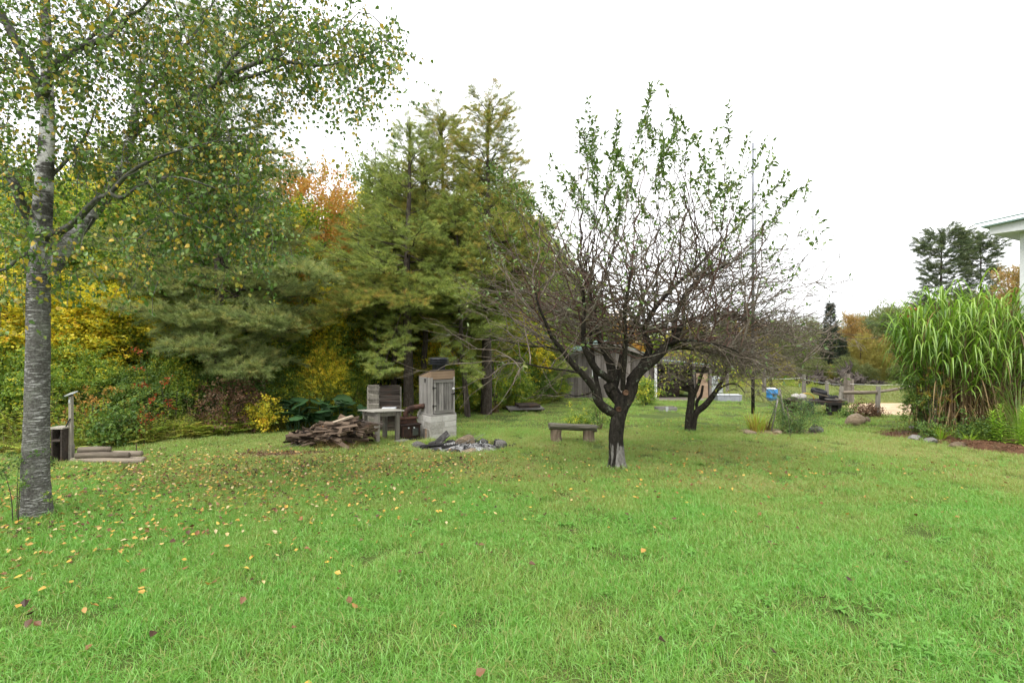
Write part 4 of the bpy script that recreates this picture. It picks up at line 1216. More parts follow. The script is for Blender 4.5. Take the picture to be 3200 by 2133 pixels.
while n_w < 370:
    d = g.normal(size=3); d[2] = abs(d[2]) * 1.0 + .02; d /= np.linalg.norm(d)
    e = C + d * dome(d) * g.uniform(.72, 1.04)
    # limbs that lie roughly below or inside this tip
    df = e - hi
    L = np.linalg.norm(df, axis=1)
    cosu = (df @ d) / (L + 1e-9)
    ok = np.where((L > .8) & (L < 3.2) & (cosu > .72))[0]
    if len(ok) == 0: continue
    j = ok[g.integers(len(ok))]
    p = wand(hi[j], e, .01, upb=.35 * (1 - d[2]))
    (Tl if n_w % 3 else Ts).add(p, np.linspace(.005 + .003 * L[j], .0024, len(p)), 4)
    n_w += 1
    tips.append((p, d[2]))
    for s in range(int(L[j] * 2.6)):
        i = g.integers(1, len(p) - 1)
        v = p[i + 1] - p[i - 1]; v /= np.linalg.norm(v)
        q = v * g.uniform(.3, .9) + g.normal(0, .55, 3); q /= np.linalg.norm(q)
        sl = g.uniform(.08, .42)
        Tl.add(np.array([p[i], p[i] + q * sl * .5 + np.array([0, 0, .02]), p[i] + q * sl]), [.0042, .0034, .002], 3)
        if g.random() < .08: spurs.append((p[i] + q * sl, q))
# tangle of drooping and crossing twigs on the lower half, thickest on the right
lowp = P0
for n_t in range(330):
    j = g.integers(len(lowp)); a = lowp[j]
    d = np.array([a[0] - C[0], a[1] - C[1], 0]); d /= np.linalg.norm(d) + 1e-6
    d = d * .8 + g.normal(0, .5, 3); d[2] += g.uniform(-.35, .35)
    if a[0] > C[0] + .5: d[0] += .45
    elif g.random() < .35: continue
    d /= np.linalg.norm(d)
    L = g.uniform(.5, 1.9)
    b = a + d * L
    if b[2] < .9 or (a[2] < 2.25 and abs(a[0]) < 1.4 and g.random() < .85): continue
    p = wand(a, b, .006, .5, g.uniform(-.5, .5), .03)
    Tl.add(p, np.linspace(.0085, .0025, len(p)), 4)
    for s in range(int(L * 5)):
        i = g.integers(1, len(p) - 1)
        v = p[i + 1] - p[i - 1]; v /= np.linalg.norm(v)
        q = v * .6 + g.normal(0, .6, 3); q /= np.linalg.norm(q)
        sl = g.uniform(.08, .5)
        Tl.add(np.array([p[i], p[i] + q * sl * .5 + g.normal(0, .03, 3), p[i] + q * sl]), [.004, .0032, .0018], 3)
        if g.random() < .04: spurs.append((p[i] + q * sl, q))
right = P0[(P0[:, 0] > C[0] + .9) & (P0[:, 2] > 1.2)]
ends = [right[i] for i in g.integers(0, len(right), 240)]
for n_t in range(520):
    a = ends[g.integers(len(ends))]
    d = np.array([.75, 0, .05]) + g.normal(0, .5, 3); d[2] += g.uniform(-.3, .35); d /= np.linalg.norm(d)
    L = g.uniform(.35, 1.05); b = a + d * L
    if b[2] < 1.15 or b[0] > C[0] + 3.6 + .4 * g.random(): continue
    p = wand(a, b, .006, .6, g.uniform(-.5, .6), .035)
    Tl.add(p, np.linspace(.007, .0024, len(p)), 4)
    ends.append(p[len(p) // 2]); ends.append(b)
    for s in range(int(L * 7)):
        i = g.integers(1, len(p) - 1)
        q = (p[i + 1] - p[i - 1]); q = q / np.linalg.norm(q) * .6 + g.normal(0, .6, 3); q /= np.linalg.norm(q)
        sl = g.uniform(.06, .34)
        Tl.add(np.array([p[i], p[i] + q * sl * .5 + g.normal(0, .02, 3), p[i] + q * sl]), [.0038, .003, .0017], 3)
        if g.random() < .08: spurs.append((p[i] + q * sl, q))
o = link('twigs', Tl.build('twigs', [M_APPLETWIG]), apple); o['kind'] = 'stuff'
o = link('shoots', Ts.build('shoots', [M_SHOOT]), apple); o['kind'] = 'stuff'
# leaves: thick on the uppermost wands, a few elsewhere
lp, ld = [], []
for p, up_ in tips:
    frac = .20 if up_ > .5 else .14
    dens = 78 if up_ > .6 else 34 if up_ > .35 else 10
    L = np.linalg.norm(p[-1] - p[0])
    for _ in range(int(dens * L * frac * g.uniform(.4, 1.4))):
        t = 1 - frac * g.random() ** 1.3
        x_ = t * (len(p) - 1); i = min(len(p) - 2, int(x_)); u = x_ - i
        q = p[i] * (1 - u) + p[i + 1] * u
        v = p[i + 1] - p[i]; v /= np.linalg.norm(v)
        lp.append(q); ld.append(v * g.uniform(.3, .9) + g.normal(0, .6, 3) + np.array([0, 0, .1]))
for q, v in spurs:
    for _ in range(g.integers(1, 4)):
        lp.append(q); ld.append(v * .5 + g.normal(0, .7, 3))
lp, ld = np.array(lp), np.array(ld)
def one_leaf(nm, mat, s, L=.076, wr=.46):
    random.seed(s); q = Leaves()
    q.stem((0, 0, 0), (.02, 0, 0), .0012)
    q.blade((.02, 0, 0), (1, 0, random.uniform(-.2, .2)), (0, 0, 1), L, L * wr, .22, random.uniform(.05, .35))
    return q.mesh(nm, [mat, M_SHOOT])
LM = [one_leaf('leaf', M_LAPPLE, s) for s in (1, 2, 3, 4)]
K_APPLE = kit('apple_leaf', LM)
rot = rot_dir(ld, g.uniform(-1.2, 1.2, len(lp)))
sc_l = g.uniform(.7, 1.25, len(lp))
print('apple leaves', len(lp))
# the 300 nearest leaves are parts of their own, the rest one mass
order = np.argsort(lp[:, 1] - .25 * lp[:, 2])
for i in order[:300]:
    link('leaf', LM[int(i) % 4], apple, lp[i], rot[i], (sc_l[i],) * 3)
rest = order[300:]
scatter('crown', points_mesh('crown', lp[rest], rot[rest], sc_l[rest], g.integers(0, 4, len(rest))), K_APPLE, apple)

# ------------------------------------------------------------------ the small two-stemmed apple tree behind it
SD = 13.4
sb = G(X(2158, SD), SD)
small = empty('apple_tree', sb, 0, 'small two stemmed apple tree before the open shed', 'tree')
def L4s(pts, r): return [(*z4(x, y), SD + dd, rr) for (x, y, dd), rr in zip(pts, r)]
S = Skeleton()
sl_ = [
    L4s([(1180, 660, 0), (1182, 620, 0), (1188, 520, 0), (1200, 420, 0), (1198, 330, 0), (1190, 240, .1), (1192, 160, .2), (1200, 80, .3)], [.14, .11, .098, .09, .075, .06, .045, .03]),
    L4s([(1195, 660, .05), (1210, 600, .05), (1228, 515, .05), (1290, 460, 0), (1350, 385, -.1), (1400, 300, -.2), (1432, 235, -.3)], [.11, .09, .088, .08, .066, .05, .036]),
    L4s([(1200, 420, 0), (1235, 350, -.1), (1265, 260, -.2), (1300, 180, -.3), (1330, 90, -.3)], [.05, .05, .042, .034, .022]),
    L4s([(1240, 500, .05), (1235, 440, .2), (1262, 400, .3), (1275, 330, .4)], [.04, .042, .04, .03]),
    L4s([(1198, 330, 0), (1140, 300, -.2), (1070, 290, -.3), (990, 300, -.4)], [.03, .028, .02, .01]),
    L4s([(1190, 240, .1), (1120, 200, .2), (1040, 190, .2), (960, 200, .3)], [.03, .026, .018, .01]),
    L4s([(1350, 385, -.1), (1420, 330, -.3), (1500, 320, -.5), (1560, 380, -.6)], [.03, .026, .02, .01]),
]
for i, lm in enumerate(sl_):
    p, r = limb(lm, sb, 4); S.line(p, r)
    t = Tubes(); t.add(p, r, 8, seed=170 + i)
    link('trunk' if i < 2 else 'limb', t.build('limb', [M_APPLEBARK]), small)
g = np.random.default_rng(23)
tg = []
for px, py, hw, hh, n in ((1100, 180, 130, 90, 90), (1250, 110, 140, 90, 120), (1420, 130, 130, 90, 120), (1530, 190, 110, 80, 90), (1050, 290, 90, 50, 40), (1390, 260, 100, 50, 30), (1180, 20, 120, 80, 60)):
    for _ in range(n): tg.append(W(*z4(px + g.normal(0, .6) * hw, py + g.normal(0, .6) * hh), SD + g.normal(0, .6)) - np.array(sb))
tg = np.array(tg)
S.reach(tg, .2, .05, .1, wob=.2, seed=6); S.radii(.003, .45, .03)
T = Tubes(); S.tubes(T)
for q in tg:
    for _ in range(3):
        v = g.normal(0, 1, 3); v[2] *= .6; v /= np.linalg.norm(v)
        T.add(np.array([q, q + v * .2 + g.normal(0, .03, 3), q + v * g.uniform(.3, .5)]), [.0045, .0036, .0022], 3)
o = link('twigs', T.build('twigs', [M_APPLETWIG]), small); o['kind'] = 'stuff'
K_APPLEY = kit('yellowing_apple_leaf', [one_leaf('yellowing_apple_leaf', M_LYGREEN, s, .075) for s in (5, 6, 7)])
k = len(tg) * 3
pts = np.repeat(tg, 3, 0) + g.normal(0, .16, (k, 3)); keep = g.random(k) < .7
pts = pts[keep]; k = len(pts)
scatter('crown', points_mesh('crown', pts, rot_dir(g.normal(0, 1, (k, 3)), g.uniform(-1, 1, k)), g.uniform(.7, 1.3, k), g.integers(0, 3, k)), K_APPLEY, small)
# ------------------------------------------------------------------ materials of built things
W_GREY = wood('grey_board', (.055, .05, .047), (.36, .34, .315), 'z', .25, warm=None)
W_GREYH = wood('grey_board_flat', (.09, .082, .073), (.33, .315, .29), 'x', .3)
W_WARM = wood('warm_board', (.17, .115, .075), (.38, .275, .19), 'x', .2)
W_DARK = wood('dark_board', (.025, .02, .017), (.115, .095, .08), 'x', .35, warm=(.11, .05, .025))
W_POST = wood('post_timber', (.085, .075, .062), (.30, .275, .235), 'z', .3)
W_PALE = wood('pale_post', (.20, .175, .14), (.42, .39, .33), 'z', .2)
W_LOG = wood('split_log', (.018, .013, .010), (.145, .105, .075), 'x', .8, warm=(.13, .06, .028))
W_LOGEND = mottled('log_end', [(.3, (.05, .032, .02)), (.55, (.15, .105, .07)), (.72, (.28, .21, .15))], 18, bump=.3)
W_RAIL = wood('fence_rail', (.11, .09, .07), (.34, .285, .22), 'x', .25)
W_SHED = wood('shed_board', (.075, .065, .058), (.23, .205, .185), 'z', .32, scale=.5)
M_BLOCK = mottled('concrete_block', [(.3, (.27, .255, .225)), (.5, (.42, .40, .365)), (.7, (.53, .51, .48))], 7, bump=.5, bdist=.006, per=.3)
M_MORTAR = mottled('mortar', [(.3, (.22, .21, .19)), (.7, (.36, .345, .32))], 14)
M_RUST = mottled('rusty_iron', [(.3, (.012, .009, .008)), (.48, (.032, .019, .015)), (.62, (.07, .036, .025)), (.75, (.12, .058, .036))], 6, rough=.75, bump=.4, metal=.15)
M_BLACK = mottled('black_plastic', [(.3, (.012, .013, .015)), (.7, (.035, .038, .044))], 8, rough=.45, bump=.15, per=.1)
M_IRON = mottled('black_iron', [(.3, (.008, .008, .008)), (.7, (.03, .027, .025))], 20, rough=.6, bump=.3)
M_TIN = mottled('tin', [(.3, (.38, .40, .42)), (.7, (.62, .64, .66))], 5, rough=.4, bump=.1, metal=.4)
M_WHITE = mottled('white_paint', [(.3, (.66, .67, .68)), (.7, (.82, .82, .82))], 4, rough=.55, bump=.08, per=.08)
M_GLASS = mottled('dark_glass', [(.3, (.02, .022, .022)), (.7, (.09, .095, .09))], 3, rough=.12, bump=.02, spec=.6)
M_STONE = mottled('field_stone', [(.28, (.07, .066, .06)), (.5, (.17, .16, .145)), (.72, (.30, .285, .26))], 5, bump=.8, bdist=.02, per=.35)
M_STONEW = mottled('pinkish_stone', [(.28, (.09, .066, .043)), (.5, (.21, .16, .105)), (.72, (.33, .265, .185))], 5, bump=.8, bdist=.02, per=.3)
M_STONED = mottled('sooty_stone', [(.28, (.015, .014, .013)), (.5, (.07, .065, .06)), (.72, (.19, .18, .17))], 6, bump=.8, bdist=.02, per=.4)
M_CHAR = mottled('charred_wood', [(.3, (.006, .006, .006)), (.6, (.03, .028, .026)), (.75, (.12, .115, .11))], 14, bump=.9, bdist=.01)
M_GREENROOF = mottled('green_metal_roof', [(.3, (.20, .29, .27)), (.7, (.32, .42, .39))], 2, rough=.5, bump=.05)
M_BLUE = mottled('blue_plastic', [(.3, (.03, .15, .36)), (.7, (.06, .25, .52))], 3, rough=.5, bump=.1, per=.1)
M_TOTE = mottled('milky_plastic', [(.3, (.42, .46, .44)), (.7, (.60, .64, .62))], 2, rough=.5, bump=.05)
M_GREYBOX = mottled('grey_paint', [(.3, (.22, .23, .26)), (.7, (.34, .35, .39))], 3, rough=.6, bump=.1)
M_YELLOW = mottled('yellow_paint', [(.3, (.45, .27, .04)), (.7, (.62, .40, .07))], 4, rough=.6, bump=.1)
M_RUBBER = mottled('tyre_rubber', [(.3, (.012, .012, .012)), (.7, (.035, .035, .036))], 10, rough=.8, bump=.3)
M_ROOT = bark('root_wood', [(.3, (.02, .016, .014)), (.5, (.06, .05, .043)), (.72, (.15, .128, .112))], 7, (1, 1, 1), .8)
M_ROPE = mottled('fence_tape', [(.3, (.55, .56, .55)), (.7, (.75, .75, .73))], 9)
M_SIDING = mottled('blue_grey_siding', [(.3, (.40, .43, .48)), (.7, (.50, .53, .57))], 1.5, rough=.6, bump=.05, per=.06)

def rock_mesh(nm, mat, seed, sub=3, rough=.22, flat=.6):
    g = np.random.default_rng(seed)
    bm = bmesh.new(); bmesh.ops.create_icosphere(bm, subdivisions=sub, radius=1)
    dirs = g.normal(size=(9, 3)); dirs /= np.linalg.norm(dirs, axis=1, keepdims=True); cut = g.uniform(.55, .95, 9)
    for v in bm.verts:
        p = np.array(v.co); 
        for d_, c_ in zip(dirs, cut):                # planes knock facets off the ball
            e = p @ d_ - c_
            if e > 0: p = p - d_ * e * .85
        p *= 1 + rough * .25 * math.sin(5 * p[0] + seed) * math.sin(4 * p[1] + 2 * seed) + g.normal(0, .012)
        v.co = p
    me = bpy.data.meshes.new(nm); bm.to_mesh(me); bm.free(); me.materials.append(mat)
    for p in me.polygons: p.use_smooth = False
    return me
ROCKS = {m.name: [rock_mesh('rock', m, s) for s in (1, 2, 3, 4)] for m in (M_STONE, M_STONEW, M_STONED)}
def rock(x, y, s, mat, label, rz=0.0, sink=.35, name='rock', group=None, v=0, tilt=0.0):
    o = link(name, ROCKS[mat.name][v % 4], None, G(x, y, s[2] * (1 - 2 * sink)), (tilt, tilt * .5, rz), s)
    return tag(o, label, 'rock', group)

# ------------------------------------------------------------------ smoker: block base, board cabinet, chimney vent
SX, SY, SRZ = -1.83, 12.45, R(36)
smk = empty('smoker_cabinet', G(SX, SY), SRZ, 'grey board smoker cabinet on a concrete block base with black chimney', 'smokehouse')
bw, bh, cw = .70, .57, .635
course = bh / 4
core = MB().box((0, 0, bh / 2 - .03), (bw - .022, bw - .022, bh + .02)).obj('mortar', [M_MORTAR], smk)
for r_ in range(4):
    z = course * (r_ + .5)
    for side in range(4):
        a = side * PI / 2
        ln = (.36, .325) if r_ % 2 == 0 else (.325, .36)
        x0 = -bw / 2 + (.0 if r_ % 2 else .012)
        for li, L_ in enumerate(ln):
            xm = x0 + L_ / 2
            m = Matrix.Rotation(a, 3, 'Z')
            o = MB().box((0, 0, 0), (L_ - .007, .05, course - .008), None, .003).obj('block', [M_BLOCK], smk, bevel=.003)
            o.location = m @ Vector((xm, -bw / 2 + .022, z)); o.rotation_euler = (0, 0, a)
            x0 += L_
MB().box((0, 0, bh + .022), (bw - .02, bw - .02, .045), None, .003).obj('sill', [W_GREYH], smk)
z0, z1 = bh + .045, bh + .045 + .86
MB().box((0, 0, (z0 + z1) / 2), (cw - .05, cw - .05, z1 - z0 - .01)).obj('lining', [W_DARK], smk)
for side in (1, 2, 3):                                        # narrow upright boards on the three blind sides
    a = side * PI / 2
    m = Matrix.Rotation(a, 3, 'Z')
    n = 9; wdt = cw / n
    for i in range(n):
        t = .02 + random.uniform(0, .008)
        lo = z0 - .035 + random.uniform(-.015, .01)
        o = MB().box((0, 0, (lo + z1) / 2), (wdt - .011, t, z1 - lo), None, .002).obj('board', [W_GREY], smk)
        o.location = m @ Vector((-cw / 2 + wdt * (i + .5), -cw / 2 + .012, 0)); o.rotation_euler = (0, 0, a)
# front frame and door
fy = -cw / 2 + .01
for x in (-cw / 2 + .025, cw / 2 - .02):
    MB().box((x, fy, (z0 + z1) / 2), (.05 if x < 0 else .04, .03, z1 - z0), None, .002).obj('stile', [W_GREY], smk)
MB().box((0, fy, z1 - .02), (cw - .095, .028, .038), None, .002).obj('rail', [W_WARM], smk)
door = MB().box((0.01, fy - .004, (z0 + z1) / 2 - .015), (cw - .11, .012, z1 - z0 - .06)).obj('door', [W_DARK], smk)
n = 8; dw = (cw - .11) / n
for i in range(n):
    MB().box((0.01 - (cw - .11) / 2 + dw * (i + .5), fy - .018 - random.uniform(0, .004), (z0 + z1) / 2 - .02), (dw - .009, .016, z1 - z0 - .075), None, .0015).obj('board', [W_GREY], door)
for z, h_ in ((z1 - .085, .065), (z0 + .05, .07)):
    MB().box((0.01, fy - .036, z), (cw - .13, .014, h_), None, .002).obj('batten', [W_GREYH], door)
for z in (z0 + .2, z1 - .24):
    h = MB().box((-cw / 2 + .05, fy - .034, z), (.03, .012, .055)); h.box((-cw / 2 + .095, fy - .034, z), (.07, .008, .02))
    h.obj('hinge', [M_IRON], door)
h = MB().box((cw / 2 - .05, fy - .036, (z0 + z1) / 2 + .02), (.10, .012, .022)); h.box((cw / 2 - .03, fy - .046, (z0 + z1) / 2 + .03), (.02, .03, .05))
h.obj('latch', [M_IRON], door)
MB().lathe([(.03, 0), (.03, .012), (.026, .016)], 16, (cw / 2 - .045, fy - .028, z1 - .28), True, Matrix.Rotation(R(90), 3, 'X')).obj('thermometer', [M_WHITE], door)
h = MB().box((-cw / 2 - .008, -.02, z1 - .05), (.012, .08, .022)); h.box((-cw / 2 - .008, -.02, z1 - .09), (.012, .02, .08))
h.obj('side_hinge', [M_IRON], smk)
# wedge shaped roof box, high at the front
rh = .155
hw = cw / 2
MB().box((0, -hw + .008, z1 + rh / 2), (cw - .01, .022, rh), None, .002).obj('roof_front', [W_WARM], smk)
for sx in (-1, 1):
    x = sx * (hw - .012)
    MB().add([(x - .01, -hw + .02, z1), (x + .01, -hw + .02, z1), (x + .01, hw - .01, z1), (x - .01, hw - .01, z1), (x - .01, -hw + .02, z1 + rh), (x + .01, -hw + .02, z1 + rh), (x + .01, hw - .01, z1 + .01), (x - .01, hw - .01, z1 + .01)],
             [(0, 3, 2, 1), (4, 5, 6, 7), (0, 1, 5, 4), (2, 3, 7, 6), (1, 2, 6, 5), (0, 4, 7, 3)]).obj('roof_cheek', [W_WARM], smk)
ang = math.atan2(rh - .01, cw - .03)
rf = MB().box((0, .0, z1 + rh / 2 + .022), (cw + .005, (cw + .02) / math.cos(ang), .014), Matrix.Rotation(-ang, 3, 'X')).obj('roof', [W_DARK], smk)
vent = MB().box((0, -.1, z1 + rh + .06), (.23, .23, .22)).obj('chimney', [M_BLACK], smk)
zt = z1 + rh + .155
for i in range(4):
    rr = .262 if i < 3 else .25
    zz = zt + i * .042
    prof = [(rr * .80, zz - .004), (rr, zz - .008), (rr, zz + .008), (rr * .72, zz + .026)] if i < 3 else [(rr * .9, zz - .004), (rr, zz), (rr * .96, zz + .014), (rr * .7, zz + .034)]
    MB().lathe(prof, 8, (0, -.1, 0), True, Matrix.Rotation(R(22.5), 3, 'Z')).obj('louvre' if i < 3 else 'cap', [M_BLACK], vent)
MB().box((0, -.1, zt + .07), (.24, .24, .16)).obj('throat', [M_IRON], vent)
# two boards leaning at the foot of the blocks
for i in range(3):
    o = MB().box((0, 0, .13), (.075, .022, .27), None, .004).obj('loose_board', [W_POST if i != 1 else W_WARM])
    c = G(SX, SY) + Matrix.Rotation(SRZ, 3, 'Z') @ Vector((-.385, -.29 + i * .085, 0))
    o.location = (c.x, c.y, float(gz(c.x, c.y)) - .01); o.rotation_euler = (R(2), R(6), SRZ + PI / 2)
    tag(o, 'short brown board leaning on the smoker blocks', 'board', 'boards leaning on the smoker base')

# ------------------------------------------------------------------ rusty stove with its pipe into the smoker
st = empty('wood_stove', G(-2.46, 12.1), R(30), 'rusty brown wood stove with two doors and a pipe into the smoker', 'stove')
MB().box((0, 0, .21), (.46, .42, .30), None, .002).obj('body', [M_RUST], st, bevel=.008)
MB().box((0, -.01, .375), (.50, .47, .03), None, .002).obj('top', [M_RUST], st, bevel=.005)
MB().box((-.02, .06, .445), (.44, .26, .11), None, .002, .94).obj('hood', [M_RUST], st, bevel=.006)
MB().box((-.02, .05, .512), (.48, .30, .022)).obj('hood_rim', [M_RUST], st)
MB().box((0, -.03, .045), (.50, .50, .035)).obj('ash_lip', [M_IRON], st)
for sx in (-1, 1):
    for sy in (-1, 1):
        MB().box((sx * .19, sy * .17, .012), (.05, .05, .07), None, 0, 1.1).obj('leg', [M_IRON], st)
for sx, mt in ((-1, M_RUST), (1, M_GLASS)):
    d_ = MB().box((sx * .105, -.22, .215), (.19, .024, .24)).obj('door', [M_RUST], st, bevel=.004)
    MB().box((sx * .105, -.236, .215), (.135, .01, .17)).obj('pane' if sx > 0 else 'panel', [mt], d_)
    MB().lathe([(.012, 0), (.012, .025), (.018, .03), (.018, .04)], 10, (sx * .105 + .0 - sx * .04, -.225, .315), True, Matrix.Rotation(R(90), 3, 'X')).obj('handle', [M_TIN], d_)
t = Tubes()
mI = Matrix.Rotation(-R(30), 3, 'Z')
tgt = mI @ ((G(SX, SY) + Matrix.Rotation(SRZ, 3, 'Z') @ Vector((-.30, .02, 0))) - G(-2.46, 12.1))
pp = smooth([(-.02, .1, .50), (-.02, .1, .60), (.0, .10, .665), (.06, .105, .705), (.2, .14, .73), (tgt.x - .0, tgt.y, .775)], 4)
t.add(pp, np.full(len(pp), .062), 12, cap=True)
link('flue_pipe', t.build('flue_pipe', [M_RUST]), st)
# slab of stone under the table's front leg
rock(-2.55, 11.72, (.20, .13, .04), M_STONE, 'flat pale stone slab under the table leg', .4, .2, 'stone_slab', v=1)

# ------------------------------------------------------------------ work table
tb = empty('work_table', G(-3.015, 11.8), 0, 'rough outdoor table with pale plywood top on four posts', 'table')
lp_ = [(-3.0, 11.4), (-2.63, 11.75), (-3.03, 12.2), (-3.40, 11.85)]
gx0, gy0 = -3.015, 11.8
gb = float(gz(gx0, gy0))
ht = .70
for (x, y) in lp_:
    zb = float(gz(x, y)) - gb - .03
    hl = ht - .056 * (y - gy0) - .012
    MB().box((0, 0, (zb + hl) / 2), (.085, .085, hl - zb), R(43), .006).obj('leg', [W_POST], tb, loc=(x - gx0, y - gy0, 0))
cs = [Vector((x - gx0, y - gy0, ht - .06 - .056 * (y - gy0))) for x, y in lp_]
for i in range(4):
    MB().beam(cs[i], cs[(i + 1) % 4], .03, .085, jit=.002).obj('apron', [W_POST], tb)
tt_ = MB().box((0, 0, 0), (.76, .78, .022), R(43), .006).obj('top', [wood('plywood', (.22, .205, .17), (.37, .355, .31), 'x', .1)], tb, loc=(0, 0, ht + .012), rot=(R(-3.2), 0, 0))

# ------------------------------------------------------------------ lap-board screen behind the table
scn = empty('board_screen', G(-3.33, 13.5), R(4), 'dark weathered lap board screen behind the work table', 'screen')
for sec, (x0, x1, yo, rz) in enumerate(((-.46, -.16, .02, R(-14)), (-.14, .37, 0, 0))):
    nb_ = 10 if sec == 0 else 9
    for i in range(nb_):
        hh = 1.22 / nb_
        wl = x1 - x0 + random.uniform(-.02, .02)
        b = MB().box((0, 0, 0), (wl, .022, hh + .025), Matrix.Rotation(R(14), 3, 'X') @ Matrix.Rotation(random.uniform(-.035, .035), 3, 'Y'), .008).obj('board', [W_DARK if sec else W_POST], scn)
        b.location = ((x0 + x1) / 2, yo - .012, hh * (i + .5)); b.rotation_euler = (0, 0, rz)
for x in (-.46, -.15, .37):
    MB().box((x, .05, .58), (.06, .06, 1.20), None, .004).obj('post', [W_POST], scn)
MB().box((.12, -.16, .56), (.40, .26, .025)).obj('shelf', [W_DARK], scn)
for x in (0, .24):
    MB().beam((x, -.03, .36), (x, -.24, .55), .03, .03).obj('bracket', [W_DARK], scn)
tr_ = MB(); c0 = Vector((0, 0, 0))
tr_.box((0, 0, .045), (.34, .20, .09), None, 0, 1.06)
tray = tr_.obj('metal_tray', [M_TIN], bevel=.008)
p_ = Matrix.Rotation(R(4), 3, 'Z') @ Vector((.12, -.17, 0)) + G(-3.33, 13.5)
tray.location = (p_.x, p_.y, float(gz(-3.33, 13.5)) + .575); tray.rotation_euler = (0, 0, R(6))
tag(tray, 'pale metal tray sitting on the shelf of the board screen', 'tray')

# ------------------------------------------------------------------ firewood heap
random.seed(77)
def wedge_mesh(L, r, seed, bark_side=True):
    g = np.random.default_rng(seed)
    n = 4 + seed % 3
    angs = np.sort(g.uniform(0, 6.28, n)) if n > 4 else np.array([.2, 1.7, 3.3, 5.0]) + g.normal(0, .25, 4)
    rr = r * g.uniform(.6, 1.15, n)
    k = 4
    V, F = [], []
    for i, x in enumerate(np.linspace(-L / 2, L / 2, k)):
        for a, q in zip(angs, rr):
            V.append((x + (g.normal(0, .02) if i in (0, k - 1) else 0), q * math.cos(a) * (1 + g.normal(0, .07)) + .012 * math.sin(9 * x), q * .62 * math.sin(a) * (1 + g.normal(0, .07))))
    for i in range(k - 1):
        for j in range(n): F.append((i * n + j, i * n + (j + 1) % n, (i + 1) * n + (j + 1) % n, (i + 1) * n + j))
    F.append(tuple(range(n - 1, -1, -1))); F.append(tuple(range((k - 1) * n, k * n)))
    me = bpy.data.meshes.new('firewood_log'); me.from_pydata(V, [], F); me.materials.append(W_LOG); me.materials.append(W_LOGEND)
    for p in me.polygons: p.material_index = 1 if p.index >= len(F) - 2 else 0
    return me
WM = [wedge_mesh(.40 + .09 * (s % 5), .036 + .008 * (s % 4), s) for s in range(14)]
HC = (-3.84, 11.0)
g = np.random.default_rng(31)
for i in range(230):
    rx, ry = .70, .50
    a = g.uniform(0, 6.28); q = math.sqrt(g.random())
    x = HC[0] + rx * q * math.cos(a); y = HC[1] + ry * q * math.sin(a)
    top = .55 * (1 - ((x - HC[0] - .22) / 1.05) ** 2) * (1 - ((y - HC[1]) / .62) ** 2)
    top = max(.03, top)
    z = top * (.25 + .75 * g.random() ** .45)
    o = link('firewood_log', WM[i % 14], None, G(x, y, z), (g.normal(0, .7), g.normal(0, .16) + .12 * (HC[0] - x), g.normal(.25, .55) + (PI if g.random() < .5 else 0)), (g.uniform(.75, 1.3), g.uniform(.7, 1.4), g.uniform(.55, 1.2)))
    tag(o, 'weathered brown split log in the firewood heap', 'log', 'split logs heaped beside the table')
# planks and bits of special look in the heap
def plank(x, y, z, L, wd, th, rz, tilt, mat, label, name='plank', cat='plank', group=None):
    o = MB().box((0, 0, 0), (L, wd, th), None, .006).obj(name, [mat]); o.location = G(x, y, z); o.rotation_euler = (0, tilt, rz)
    return tag(o, label, cat, group)
plank(-4.12, 10.85, .17, 1.15, .09, .03, R(20), R(-15), W_GREYH, 'long grey plank jutting low from the front of the firewood heap')
plank(-4.25, 11.1, .12, .8, .10, .035, R(12), R(-12), W_DARK, 'shorter dark plank jutting from the left end of the firewood heap')
plank(-3.62, 10.95, .57, .42, .14, .03, R(35), R(-14), wood('fresh_split', (.22, .16, .10), (.50, .41, .31), 'x'), 'pale freshly split slab on top of the firewood heap')
plank(-3.05, 11.05, .50, .55, .12, .03, R(-8), R(6), W_DARK, 'dark plank crowning the right side of the firewood heap')
o = link('firewood_log', wedge_mesh(.5, .10, 40), None, G(-3.78, 10.72, .36), (.5, .05, R(12)))
o.data.materials[0] = wood('orange_bark', (.12, .05, .02), (.38, .19, .08), 'x'); tag(o, 'thick orange brown log at the front of the firewood heap', 'log')

# ------------------------------------------------------------------ fire ring
px0, py0 = PIT_C
patch('ash_bed', [(px0 - .75, py0), (px0 - .5, py0 - .45), (px0 + .2, py0 - .55), (px0 + .75, py0 - .3), (px0 + .8, py0 + .15), (px0 + .3, py0 + .5), (px0 - .4, py0 + .48)], M_ASH, 'grey and white ash in the middle of the fire ring', 'ash', .02, 'stuff', hump=.10)
ring = [(-.88, -.02, (.19, .14, .16), M_STONE, 'pale rounded stone at the left end of the fire ring'), (-.72, -.28, (.13, .11, .09), M_STONED, 'sooty stone next to the pale one on the fire ring'), (-.45, -.45, (.16, .11, .08), M_STONED, 'flat sooty stone in front of the fire ring'),
        (-.10, -.56, (.2, .12, .08), M_STONED, 'broad low stone at the front of the fire ring'), (.25, -.54, (.19, .12, .085), M_STONEW, 'pinkish low stone at the front of the fire ring'), (.58, -.40, (.15, .12, .09), M_STONE, 'grey low stone near the right front of the fire ring'),
        (.86, -.12, (.17, .15, .20), M_STONE, 'round grey stone at the right end of the fire ring'), (.80, .18, (.13, .12, .17), M_STONED, 'dark topped upright stone right of the ash'), (.45, .42, (.15, .12, .14), M_STONED, 'sooty stone at the back right of the fire ring'),
        (.10, .50, (.17, .13, .13), M_STONE, 'grey stone at the back of the fire ring'), (-.25, .48, (.15, .12, .11), M_STONED, 'black stained stone at the back of the fire ring'), (-.6, .30, (.15, .12, .12), M_STONED, 'dark stone at the back left of the fire ring')]
